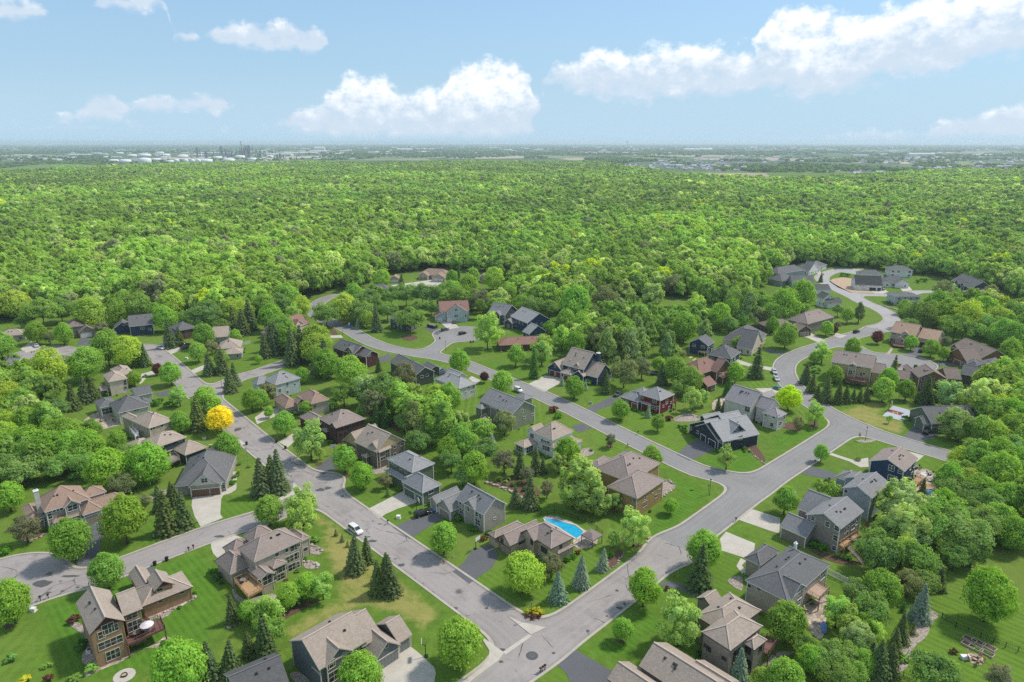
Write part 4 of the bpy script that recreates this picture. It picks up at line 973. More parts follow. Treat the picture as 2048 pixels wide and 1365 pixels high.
H('b2', 'white house with tan roof, tall window wall and screened porch', 'white house with screened porch', 'white', 'tan', [('h',6.2,322,792,495,718,('c',175,725),.8), ('G',5.6,195,745,115,710,5,.8), ('h',3.2,480,832,588,803,('r',490,742),.5), ('h',3.0,100,852,208,802,('c',18,815),.45), ('h',3.8,330,855,420,815,('r',400,740),.7)],
  [(160,755,1.6,1.4),(243,800,1.1,1.6),(268,812,1.1,1.6),(291,818,1.1,1.6),(243,845,1.1,1.6),(268,855,1.1,1.6),(291,862,1.1,1.6),(60,860,3.,2),(140,865,3,2)], trim='w')
H('k8', 'sage green house with grey roof and rear screened porch deck', 'sage green house with rear deck', 'olive', 'grey', [('G',6.4,238,920,414,858,('c',8,812),.6), ('G',6.0,120,880,190,850,4,.7), ('h',3.4,330,810,400,790,6,.5), ('h',5.0,10,880,95,850,4,.4)],
  [(45,848,.9,1.3),(128,910,1.4,1.3),(313,895,.8,.8),(328,943,.8,.8),(388,922,.8,.8),(60,935,3.4,2.2)], trim='w', decks=[(2.8, WOODG, [(0,960),(60,1000),(90,990),(40,930)])])
H('b2', 'ochre brick house with big mauve hip roof on the corner lot', 'ochre house on the corner lot', 'ochre', 'mauve', [('h',6.6,1003,1258,1224,1108,('c',850,1105),.62), ('h',7.0,945,1130,1185,972,('c',690,995),.62), ('h',6.2,700,1010,800,940,('c',600,985),.5)],
  [(975,1280,.9,1.6),(1005,1280,.9,1.6),(1065,1245,1,1.6),(1063,1302,2.2,1.4),(1125,1200,1,.8),(1150,1240,.9,1),(1197,1130,1,.8),(1178,1200,.9,1.2),(865,1160,3,2.4),(810,1160,1,1.8)], trim='c', vents=5)
H('b2', 'dark brown house with reddish roof and detached looking garage wing', 'brown house with reddish roof', 'brown', 'red', [('h',5.5,1500,264,1700,200,('r',1600,115),.7), ('G',5.5,1640,248,1722,192,4,.8), ('g',3.3,1565,362,1702,357,('r',1610,270),.62), ('h',3.2,1690,290,1740,250,5,.5)], [(1625,368,2.4,1.0),(1665,262,1.8,1.2)], trim='c')
H('b2', 'navy and slate house with unfinished timber deck frame', 'navy house with timber deck frame', 'navy', 'slate', [('h',3.4,1755,140,1832,82,('c',1568,102),.7), ('g',5.4,1570,38,1745,22,('r',1690,-48),.6)], trim='w')
H('c2', 'cream gabled house with slate roof and two wooden garage doors', 'cream gabled house with slate roof', 'cream', 'slate', [('h',4.7,1940,822,2042,740,('c',1765,722),.7), ('G',3.4,1925,865,2035,800,8,.8)], None, [(1945,848,2.4,2.2),(1990,830,2.4,2.2)], 'wood', 'w')
H('k9', 'white stucco house with grey vented roof and tall plain end walls', 'white stucco house with vented ridge', 'offwhite', 'pinkgrey', [('G',6.2,435,1002,585,938,('c',285,895),.75), ('G',6.2,590,1027,690,985,('c',530,965),.8), ('g',3.2,560,930,690,900,('r',600,862),.5), ('h',5.4,670,1090,750,1056,('c',600,1015),.7)],
  [(563,1062,.8,1.2),(630,1085,.9,1),(658,1088,.8,1.6),(612,1150,1.2,1.4),(683,1140,1.8,1.4),(722,1085,.8,1.6),(410,1015,2,2.4)], trim='w', vents=6)
H('b3', 'tall yellow tan house with brown roof and rear deck above spruces', 'yellow tan house with rear deck', 'yellowtan', 'mauve', [('g',8.2,503,162,836,216,('r',650,72),.5), ('g',5.8,826,245,928,256,('r',860,170),.6), ('G',8.2,640,188,715,198,3,.5)],
  [(660,193,1.6,1.2),(725,203,2,1.2),(640,245,1.6,1.6),(705,243,.8,1.1),(745,262,.9,1.6),(768,260,.8,1.0)], trim='w', decks=[(3.0, WOODR, [(600,270),(596,292),(785,332),(800,288)])])
H('b3', 'tall brown house with brown roof and gable of white windows', 'tall brown house with white windows', 'rust', 'darkbrown', [('G',7.8,1205,288,1440,302,10,.55), ('g',6.8,1430,298,1556,308,('r',1480,212),.6), ('g',5.2,1050,300,1165,305,('r',1100,235),.6), ('G',6.5,1130,250,1215,262,9,.6)],
  [(1240,305,1.2,1.4),(1310,310,1.8,1.4),(1388,317,1.8,1.4),(1230,355,1,1.3),(1288,360,1,1.3),(1378,368,1.2,1.4)], trim='w', vents=5)
H('b3', 'dark olive house with charcoal roof behind the tall brown house', 'dark olive house', 'olivedark', 'slate', [('g',4.2,1535,258,1692,288,('r',1600,187),.6), ('G',5.2,1650,198,1932,205,10,.5), ('h',4.8,1575,190,1700,200,9,.7)], [(1650,260,.8,.8)], trim='w')
H('c3', 'brown house with broad brown roof and arched entry by the turnaround', 'brown house with arched entry', 'rust', 'darkbrown', [('g',4.4,1455,837,1700,938,('r',1660,770),.55), ('G',3.3,1592,968,1478,896,8,.7), ('G',4.2,1520,870,1470,842,5,.8)], None, [(1523,927,4.4,2.2)], 'brown', 'w')
H('c3', 'tan brick house with orange roof, front steps and dark red garage door', 'tan brick house with orange roof', 'sand', 'orange', [('g',5.8,976,722,1178,757,('r',1140,652),.6), ('g',4.5,1195,768,1378,778,('r',1290,690),.5), ('G',3.2,1018,778,1092,790,3,.7), ('G',5.0,1245,755,1335,760,4,.6), ('G',5.9,1060,735,1130,748,4,.7)],
  [(1010,737,1.6,1.2),(1105,757,1.6,1.2),(985,785,1.4,1.4),(1080,800,1.4,1.4),(1290,748,2.4,.7)], [(1247,812,4.8,2.3)], 'red', 'w', decks=[(.9, WOODR, [(975,800),(1000,835),(1100,850),(1100,815)])])
H('b3', 'deep blue house with grey roof, round pool deck and paved patio', 'deep blue house with pool deck', 'blue', 'mauve', [('G',8.4,1095,1042,808,955,('c',1200,935),.45), ('h',4.4,905,985,812,948,6,.6)], [(988,1015,1.5,1.7),(995,1095,2.4,1.6),(1070,1045,1.2,1.2),(1048,1175,1.2,1.4),(1140,1010,1.2,1.4),(1170,990,1.2,1.4),(1150,1065,1.4,1.6)], trim='w', vents=5,
  decks=[(1.5, WOOD, [(1125,1095),(1120,1125),(1200,1150),(1260,1110),(1190,1075)])])
H('b3', 'blue grey house with grey roof between the deep blue and brown grey houses', 'blue grey house between neighbours', 'bluegrey', 'grey', [('G',7.2,832,1256,592,1170,('c',988,1138),.5), ('h',4.4,700,1142,512,1100,7,.65), ('G',6.0,760,1145,600,1095,5,.5)], [(615,1195,.9,1.0),(860,1255,1.4,2.5),(900,1225,1.4,2),(940,1190,1.2,1.6),(965,1175,1,1.4)], trim='w', vents=5)
H('k5', 'brown grey house with grey roof, tall glass bay and stairs from its deck', 'brown grey house with deck stairs', 'warmgrey', 'grey', [('G',7.4,452,464,243,378,('c',578,355),.5), ('g',4.7,330,398,185,348,('r',245,225),.7), ('g',3.3,250,518,88,450,('r',130,362),.62)],
  [(288,403,.9,1.2),(373,437,1.1,1.3),(432,462,1.1,1.3),(425,520,1.1,1.4),(415,578,1,1.2),(475,490,1,3),(490,478,1,3),(525,440,2,2.5),(545,420,1,2)], trim='w', vents=6, decks=[(3.0, WOOD, [(440,558),(472,575),(562,520),(545,490)])])
H('k5', 'beige house with slate roof, white deck and white picket fence', 'beige house with white fence', 'stucco', 'slate', [('h',5.8,140,892,392,672,('c',-122,772),.55), ('h',4.6,-20,680,150,620,('c',-100,620),.7), ('G',5.8,165,880,250,800,4,.7)],
  [(-92,795,.8,.9),(-28,815,.9,.9),(205,895,1,1.5),(210,850,2,2),(280,770,2.5,1.5),(345,735,2.5,2),(165,900,1,1.4)], trim='w', vents=7, decks=[(3.0, plain('peach_deck', (.42, .30, .22)), [(238,832),(325,882),(382,822),(302,772)])], chim=[(187,548,8.6,.6,'white')])
H('k4', 'taupe house with tan hip roofs and small rear deck above a rock garden', 'taupe house with rock garden', 'taupe', 'taupe', [('h',7.2,1060,1180,1250,1035,('c',888,1068),.6), ('h',6.0,1040,1090,1228,935,('c',890,945),.6), ('h',6.0,1200,1176,1264,1110,('c',1132,1128),.8), ('g',4.6,950,930,1050,900,('r',980,820),.7)],
  [(882,1130,1.6,.6),(932,1173,.9,.6),(1022,1225,.9,.6),(1095,1205,2.2,2.5),(1150,1250,2,2),(1162,1175,1.2,1.4),(1235,1170,1,1.4)], trim='d', decks=[(3.2, WOODR, [(1225,1178),(1282,1202),(1332,1130),(1272,1102)])])
H('k4', 'taupe gabled roof of the house beside the cracked asphalt drive', 'taupe roofed house by cracked drive', 'taupe', 'taupe', [('g',4.6,520,1268,900,1520,('r',640,1148),.6), ('g',4.2,800,1330,1010,1470,('r',800,1198),.6), ('g',3.4,335,1345,560,1500,('r',410,1248),.6)], [], trim='d', vents=4)
H('a1', 'dark slate gabled roof behind the slate blue house', 'dark slate roofed house', 'charcoal', 'charcoal', [('g',4.5,-150,1560,270,1371,('r',60,1205),.6)], [], trim='w')
H('k7', 'maroon and grey house with slate roof beside the curving street', 'maroon and grey house', 'maroon', 'slate', [('g',6.2,605,422,765,475,('r',700,372),.6), ('g',5.4,758,465,850,498,('r',825,425),.6), ('G',6.2,690,448,760,472,4,.7)], [(625,455,2,2),(690,475,1.,1.2),(880,482,1.4,1),(790,485,1,1.2),(815,492,1,1.2),(640,495,2.5,2)], trim='w', vents=6)
H('b1', 'olive green house with slate gable roof above the greenbelt', 'olive green house above the greenbelt', 'olivedark', 'slate', [('G',5.2,1275,275,1432,240,('c',1055,165),.6), ('g',3.6,1330,190,1400,225,5,.5)], [(1327,283,1.2,1),(1370,270,1.2,1)], trim='w')
H('b1', 'bone white house with light grey hip roof by the maroon maple', 'bone white house by the maroon maple', 'bone', 'lightgrey', [('h',5.6,1625,378,1764,336,('c',1420,300),.6), ('G',5.2,1600,300,1690,275,8,.7)], [(1700,362,.9,1.4),(1725,400,.6,.6),(1678,410,.6,.6),(1740,397,.6,.6),(1750,360,1,1.3)], trim='w')
H('k7', 'cream house with reddish tan roof west of the curving street', 'cream house with reddish roof', 'cream', 'red', [('g',4.6,262,305,445,240,('r',340,168),.6), ('G',4.6,330,278,402,252,4,.8), ('h',3.2,215,330,300,305,('r',240,240),.6)], trim='w')
H('k7', 'charcoal house behind the big spreading oak on the lawn island', 'charcoal house behind the oak', 'charcoal', 'slate', [('h',5.8,1025,212,1180,225,('r',1110,135),.6), ('G',5.4,1190,238,1328,218,9,.7)], trim='w')
H('k7', 'sage house with red brown roof and white garage doors on the court', 'sage house with red brown roof', 'paleblue', 'red', [('g',6.0,1400,160,1620,150,('r',1500,78),.6), ('G',6.0,1450,170,1602,155,4,.75), ('G',3.3,1362,200,1505,188,7,.6), ('G',3.3,1540,192,1590,186,3,.7)], [(1520,148,1.4,1.2),(1520,192,2,1.3),(1605,190,1,1.3)], [(1460,210,4.4,2.2),(1400,214,2.4,2.2)], 'w', 'w')
H('k8', 'dark grey gabled house behind the court maple', 'dark grey gabled house', 'charcoal', 'grey', [('g',5.8,55,165,185,188,('r',130,95),.7), ('G',5.8,95,178,150,186,3,.8), ('G',3.3,172,238,262,242,8,.7)], trim='w')
H('k8', 'blue house with grey gable roofs on the court', 'blue house with grey gables', 'blue', 'lightgrey', [('G',6.0,350,247,524,220,('c',312,182),.6), ('G',3.4,362,328,482,302,7,.7), ('h',3.2,290,250,350,235,4,.5)], trim='w')
H('k8', 'long low brown house with reddish roof among yard trees', 'long low brown house', 'brown', 'red', [('h',3.3,140,412,548,395,('r',330,345),.42)], trim='d')
H('c1', 'peach house with brown hip roof in a forest clearing', 'peach house in the forest clearing', 'sand', 'brown', [('h',3.5,1295,262,1532,276,('r',1420,215),.6), ('G',3.2,1405,288,1512,294,7,.6), ('G',3.3,1300,272,1372,278,5,.7)], None, [(1437,304,3,2.2),(1480,306,3,2.2)], 'w', 'w')
H('c1', 'small peach garage in the forest clearing', 'small peach garage', 'sand', 'brown', [('G',3.0,1065,302,1150,302,8,.6)], [], [(1107,326,4.6,2.0)], 'w', 'w', cat='garage')
H('c1', 'grey roofed house below the forest clearing', 'grey roofed house below the clearing', 'greytan', 'slate', [('h',3.0,875,385,1060,388,('r',950,340),.5)])
H('c1', 'tan roofed house hidden in the forest', 'tan roofed house in the forest', 'sand', 'brown', [('G',4.0,1785,292,1852,292,8,.7)])
H('c3', 'white walled house with slate hip roof at the far turnaround', 'white house at the far turnaround', 'white', 'slate', [('h',3.8,325,225,475,186,('r',350,145),.5), ('G',3.4,330,240,400,215,7,.7)], trim='w')
H('c3', 'long slate roofed house with stepped rear gables', 'slate house with stepped gables', 'bluegrey', 'slate', [('h',4.4,85,262,300,228,('r',180,172),.6), ('h',4.0,110,320,240,300,('r',160,250),.6)], trim='w')
H('c3', 'blue grey house with slate gable facing the woods', 'blue grey house facing the woods', 'bluegrey', 'slate', [('g',4.6,190,332,372,338,('r',270,268),.6)], trim='w')
H('c3', 'white farmhouse with black roofs and paired gable windows', 'white farmhouse with black roofs', 'white', 'charcoal', [('g',6.2,323,392,508,388,('r',420,345),.6), ('G',5.8,440,460,560,468,9,.75), ('g',3.6,480,495,618,500,('r',560,450),.6)], [(480,462,.8,1.1),(510,462,.8,1.1),(430,500,.9,1.2),(500,492,.9,1.2),(415,495,.9,1.2)], trim='w')
H('c3', 'white house with black roof beside the bare sandy lot', 'white house beside the sandy lot', 'white', 'black', [('g',3.7,698,348,918,358,('r',800,268),.75), ('G',3.5,808,348,912,355,5,.8)], [(740,350,1.2,1.3),(720,340,1,1.2),(765,352,1.2,1.3)], [(840,358,4.2,2.2),(892,360,2.4,2.2)], 'dark', 'w')
H('c3', 'white gabled house with broad slate roof and white garage doors', 'white gabled house with slate roof', 'white', 'slate', [('h',3.5,925,328,1132,332,('r',1000,245),.6), ('G',3.3,1020,338,1128,338,5,.6), ('G',3.4,935,330,985,332,4,.7), ('h',3.4,740,262,930,265,('r',830,228),.5)], None, [(1062,350,4.6,2.2)], 'w', 'w')
H('c3', 'white two storey house with grey hip roof at the clearing edge', 'white hip roofed house at clearing', 'white', 'slate', [('h',5.8,978,226,1165,232,('r',1070,186),.4)], trim='w')
H('c3', 'charcoal house with two front dormers at the forest edge', 'charcoal house with two dormers', 'charcoal', 'slate', [('g',5.2,1465,310,1622,378,('r',1600,272),.7), ('G',5.4,1490,325,1520,338,4,.8), ('G',5.4,1535,345,1565,358,4,.8)], trim='w')
H('c3', 'pale modern house with flat grey roof and orange wood panel', 'pale modern flat roofed house', 'paleblue', 'slate', [('h',5.8,1025,440,1228,442,('r',1110,402),.22), ('h',3.0,1060,482,1205,482,3.5,.3), ('h',6.0,958,415,1030,440,6,.15)], trim='w')
H('c3', 'low brown house with arched garages on the curve', 'low brown house on the curve', 'brown', 'darkbrown', [('h',3.4,5,690,240,672,('r',120,620),.5), ('G',3.3,242,718,345,705,8,.6)], None, [(275,730,2.6,2.2),(310,722,2.6,2.2)], 'tan', 'c')
H('c3', 'taupe two storey house with steep mauve hip roof on the curve', 'taupe house with steep hip roof', 'taupe', 'mauve', [('h',5.8,320,662,532,605,('r',420,525),.7), ('h',5.6,268,610,330,620,8,.6)], trim='c')
H('c3', 'brown roofed house behind bare trees near the dormer house', 'brown roofed house behind bare trees', 'greybrown', 'mauve', [('h',3.5,1560,438,1720,442,('r',1640,388),.5)])
H('c3', 'second brown roofed house beside the bare trees', 'second house beside bare trees', 'greybrown', 'mauve', [('h',3.4,1720,430,1850,432,('r',1790,385),.5)])
H('b3', 'grey green house with slate roof and black car on its drive', 'grey green house with slate roof', 'green', 'slate', [('g',3.8,1310,660,1690,650,('r',1520,515),.6), ('G',3.3,1168,614,1320,660,9,.7), ('h',4.6,1380,590,1520,585,6,.4)], [(1610,690,2,1.2),(1560,680,1.2,1.2)], [(1240,660,5,2.3),(1340,690,2.6,2.2)], 'green', 'w')
# ------------------------------------------------------------------ vegetation
def quads_mesh(name, C, N, S, shade, mat, stretch=1.0, updir=None, seed=0):
    """one mesh of many small leaf-spray faces: centres C, normals N, half sizes S"""
    rg = np.random.default_rng(seed); n = len(C)
    N = N / np.linalg.norm(N, axis=1, keepdims=True)
    ref = rg.normal(size=(n, 3)) if updir is None else updir
    T = np.cross(N, ref); T /= np.maximum(np.linalg.norm(T, axis=1, keepdims=True), 1e-6); B = np.cross(N, T)
    S = S[:, None]; st = stretch
    k = rg.uniform(.55, 1.0, (n, 4, 1))                       # ragged outlines
    P = np.stack([C + (-T * S) * k[:, 0], C + (B * S * st) * k[:, 1], C + (T * S) * k[:, 2], C + (-B * S * st) * k[:, 3]], 1)
    P[:, 1] += N * S * .25; P[:, 3] -= N * S * .25
    me = bpy.data.meshes.new(name); me.vertices.add(n * 4); me.vertices.foreach_set('co', P.reshape(-1).astype(np.float32))
    me.loops.add(n * 4); me.loops.foreach_set('vertex_index', np.arange(n * 4, dtype=np.int32))
    me.polygons.add(n); me.polygons.foreach_set('loop_start', np.arange(0, n * 4, 4, dtype=np.int32))
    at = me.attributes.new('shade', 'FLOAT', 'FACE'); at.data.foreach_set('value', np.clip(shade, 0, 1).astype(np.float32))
    me.materials.append(mat); me.update(calc_edges=True); return me
def crown(seed, n_cl, n_leaf, leaf, kind='round', mat=None):
    rg = np.random.default_rng(seed); cc = []; cr = []
    while len(cc) < n_cl:
        d = rg.normal(size=3); d /= np.linalg.norm(d)
        r = rg.uniform(.45, .86) if rg.random() > .2 else rg.uniform(.1, .5)
        p = d * r
        if kind == 'round': hz = math.hypot(p[0], p[1]); p[2] = p[2] * (1.0 if p[2] > 0 else .82); q = 1 - .28 * max(p[2], 0) ** 1.5 + (.30 * -p[2] if p[2] < 0 else 0); p *= .95
        elif kind == 'oval': q = 1 - .30 * abs(p[2]); p[2] *= 1.05
        elif kind == 'cone': q = max(.12, .95 - .62 * (p[2] + .9) / 1.8)
        elif kind == 'spread': q = 1.05; p[2] = p[2] * .8 + .12 if p[2] > -.45 else rg.uniform(-.2, .4)
        else: q = 1.0
        p[0] *= q; p[1] *= q
        cc.append(p); cr.append(rg.uniform(.14, .31) * (1.2 if kind == 'spread' else 1.))
    cc = np.array(cc); cr = np.array(cr); csh = rg.uniform(.25, .75, n_cl)
    idx = rg.integers(0, n_cl, n_leaf)
    D = rg.normal(size=(n_leaf, 3)); D[:, 2] = D[:, 2] * .9 + .25; D /= np.linalg.norm(D, axis=1, keepdims=True)
    rad = cr[idx] * rg.uniform(.55, 1.05, n_leaf); C = cc[idx] + D * rad[:, None] * np.array([1, 1, .8])
    if kind in ('round', 'oval') and n_cl > 60:            # a dense outer skin of leaves between the clumps
        m = int(n_leaf * .20); d = rg.normal(size=(m, 3)); d /= np.linalg.norm(d, axis=1, keepdims=True); j = rg.integers(0, n_cl, m)
        q = 1 - .28 * np.maximum(d[:, 2], 0) ** 1.5 + np.where(d[:, 2] < 0, -.22 * d[:, 2], 0)
        C[:m] = d * (rg.uniform(.66, .93, m) + .07 * np.sin(d[:, 0] * 5 + seed) * np.sin(d[:, 1] * 5.7 + seed * 2) + .05 * np.sin(d[:, 2] * 9 + d[:, 0] * 6))[:, None] * np.stack([q, q, np.where(d[:, 2] < 0, .82, 1.)], 1); D[:m] = d
    out = C / np.maximum(np.linalg.norm(C, axis=1, keepdims=True), 1e-6)
    N = D * .8 + out * .7 + rg.normal(size=(n_leaf, 3)) * .34 + np.array([0, 0, .30])
    if kind in ('round', 'oval', 'spread', 'willow', 'other'):      # lopsided outline: a few broad lobes and dents
        f = np.ones(n_leaf)
        for _ in range(9):
            a_ = rg.normal(size=3); a_ /= np.linalg.norm(a_); f += rg.uniform(-.17, .17) * np.exp((out @ a_ - 1) * 5.)
        C = C * f[:, None]
    sh = csh[idx] * .5 + rg.uniform(0, .5, n_leaf)
    upd = None; st = 1.0
    if kind == 'willow':
        C[:, 2] -= rg.uniform(0, .18, n_leaf); upd = np.cross(N, np.array([0, 0, 1.])); st = 2.4
    if kind == 'pine': st = 1.8; C[:, 2] = np.round(C[:, 2] * 5) / 5 + (C[:, 2] - np.round(C[:, 2] * 5) / 5) * .35
    return quads_mesh('crown_' + kind, C, N, leaf * rg.uniform(.6, 1.25, n_leaf), sh, mat or LEAF, st, upd, seed)
def spruce(seed, layers, per, mat=None, droop=.25):
    """unit spruce: base radius 1, height 1 (scaled by the object)"""
    rg = np.random.default_rng(seed); C = []; N = []; S = []; sh = []; U = []
    for i in range(layers):
        t = (i + rg.uniform(-.2, .2)) / layers; t = min(max(t, 0), .985); R = (1 - t) ** .85
        m = max(5, int(per * (R * .8 + .25)))
        for j in range(m):
            a = 6.2832 * (j + rg.uniform(-.3, .3)) / m + i * 1.7; L = R * rg.uniform(.72, 1.08); s0 = rg.uniform(.2, .8)
            for q in (.35, .6, .82, 1.0):
                rr = L * q
                C.append((math.cos(a) * rr, math.sin(a) * rr, t - droop * .16 * q * R + rg.uniform(-.006, .006) + .02)); U.append((math.cos(a + 1.57), math.sin(a + 1.57), .0))
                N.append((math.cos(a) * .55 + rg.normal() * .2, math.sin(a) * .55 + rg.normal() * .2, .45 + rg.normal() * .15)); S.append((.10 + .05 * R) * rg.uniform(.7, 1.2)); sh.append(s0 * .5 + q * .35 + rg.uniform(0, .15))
    C, N, S, sh, U = map(np.array, (C, N, S, sh, U))
    # work in a true-shape space so that faces are not stretched by the object's scale
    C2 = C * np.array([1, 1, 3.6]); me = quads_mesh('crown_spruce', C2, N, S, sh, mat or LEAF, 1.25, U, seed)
    co = np.empty(len(me.vertices) * 3, np.float32); me.vertices.foreach_get('co', co); co = co.reshape(-1, 3); co[:, 2] /= 3.6
    me.vertices.foreach_set('co', co.reshape(-1)); me.update(); return me
def trunk_mesh(seed, limbs=5):
    """unit trunk: height 1 to crown centre, limbs reaching into the crown"""
    rg = random.Random(seed); mb = MB(); bend = rg.uniform(-.06, .06)
    mb.tube([(0, 0, 0), (bend * .4, 0, .35), (bend, bend * .5, .75), (bend * 1.2, bend, 1.15)], [.085, .06, .045, .02], 7)
    for i in range(limbs):
        a = 6.283 * i / limbs + rg.uniform(-.4, .4); z0 = rg.uniform(.45, .8); L = rg.uniform(.35, .6)
        p = Vector((bend * z0, 0, z0)); q = p + Vector((math.cos(a) * L * .5, math.sin(a) * L * .5, L * .35)); e = p + Vector((math.cos(a) * L, math.sin(a) * L, L * .8))
        mb.tube([p, q, e], [.035, .025, .01], 5, cap=False)
    return mb.mesh('trunk', BARK)
NL = 12000
CROWNS = {'round': [crown(11 + i, 105, NL, .054, 'round') for i in range(3)], 'oval': [crown(31 + i, 100, NL, .053, 'oval') for i in range(2)], 'spread': [crown(51 + i, 70, NL, .054, 'spread') for i in range(2)],
          'wispy': [crown(71 + i, 40, 5000, .058, 'round') for i in range(2)], 'willow': [crown(91 + i, 48, 5200, .055, 'willow') for i in range(2)], 'pine': [crown(111 + i, 44, 4600, .060, 'cone') for i in range(2)],
          'bare': [crown(131 + i, 55, 5500, .050, 'round') for i in range(2)], 'bush': [crown(151 + i, 22, 900, .16, 'round') for i in range(3)]}
SPRUCES = [spruce(201 + i, 20, 17) for i in range(3)]; SPRUCES_S = [spruce(221, 11, 11)]
TRUNKS = [trunk_mesh(i) for i in range(4)]
def sp_trunk():
    mb = MB(); mb.tube([(0, 0, 0), (0, 0, .9)], [.05, .01], 6); return mb.mesh('trunk', BARK)
SPT = sp_trunk()
# type: (name, crown kind, base colour, height/width, adjective)
KIND = {'m': ('maple_tree', 'round', (.165, .262, .046), 1.14, 'leafy bright green maple'), 'o': ('oak_tree', 'round', (.225, .292, .052), 1.06, 'yellow green oak'), 'd': ('oak_tree', 'spread', (.140, .212, .058), 1.0, 'dark green oak'),
        'w': ('willow_tree', 'willow', (.215, .285, .108), 1.12, 'pale feathery willow'), 'y': ('locust_tree', 'round', (.42, .355, .018), 1.0, 'golden yellow locust tree'), 'g': ('maple_tree', 'round', (.27, .35, .014), .95, 'yellow lime round maple'),
        'r': ('plum_tree', 'oval', (0.100, 0.037, 0.041), 1.2, 'dark purple plum tree'), 'n': ('elm_tree', 'bare', (.150, .162, .092), 1.1, 'brownish sparsely leafed elm'), 'p': ('pine_tree', 'pine', (.150, .200, .080), 1.4, 'tall open white pine'),
        'l': ('birch_tree', 'wispy', (.225, .305, .085), 1.16, 'light green open birch'), 't': ('linden_tree', 'oval', (.160, .255, .045), 1.22, 'tall oval green linden')}
SPK = {'s': ('spruce_tree', (0.082, 0.110, 0.046), 'dark green spruce'), 'b': ('spruce_tree', (0.158, 0.203, 0.180), 'blue grey spruce'), 'a': ('cedar_tree', (0.057, 0.117, 0.033), 'slender green cedar')}
BUK = {'u': ((0.075, 0.173, 0.024), 'round green'), 'U': ((0.110, 0.050, 0.034), 'reddish brown'), 'Y': ((.30, .30, .03), 'bright yellow'), 'v': ((0.150, 0.255, 0.060), 'pale green'), 'k': ((0.053, 0.112, 0.030), 'dark green')}
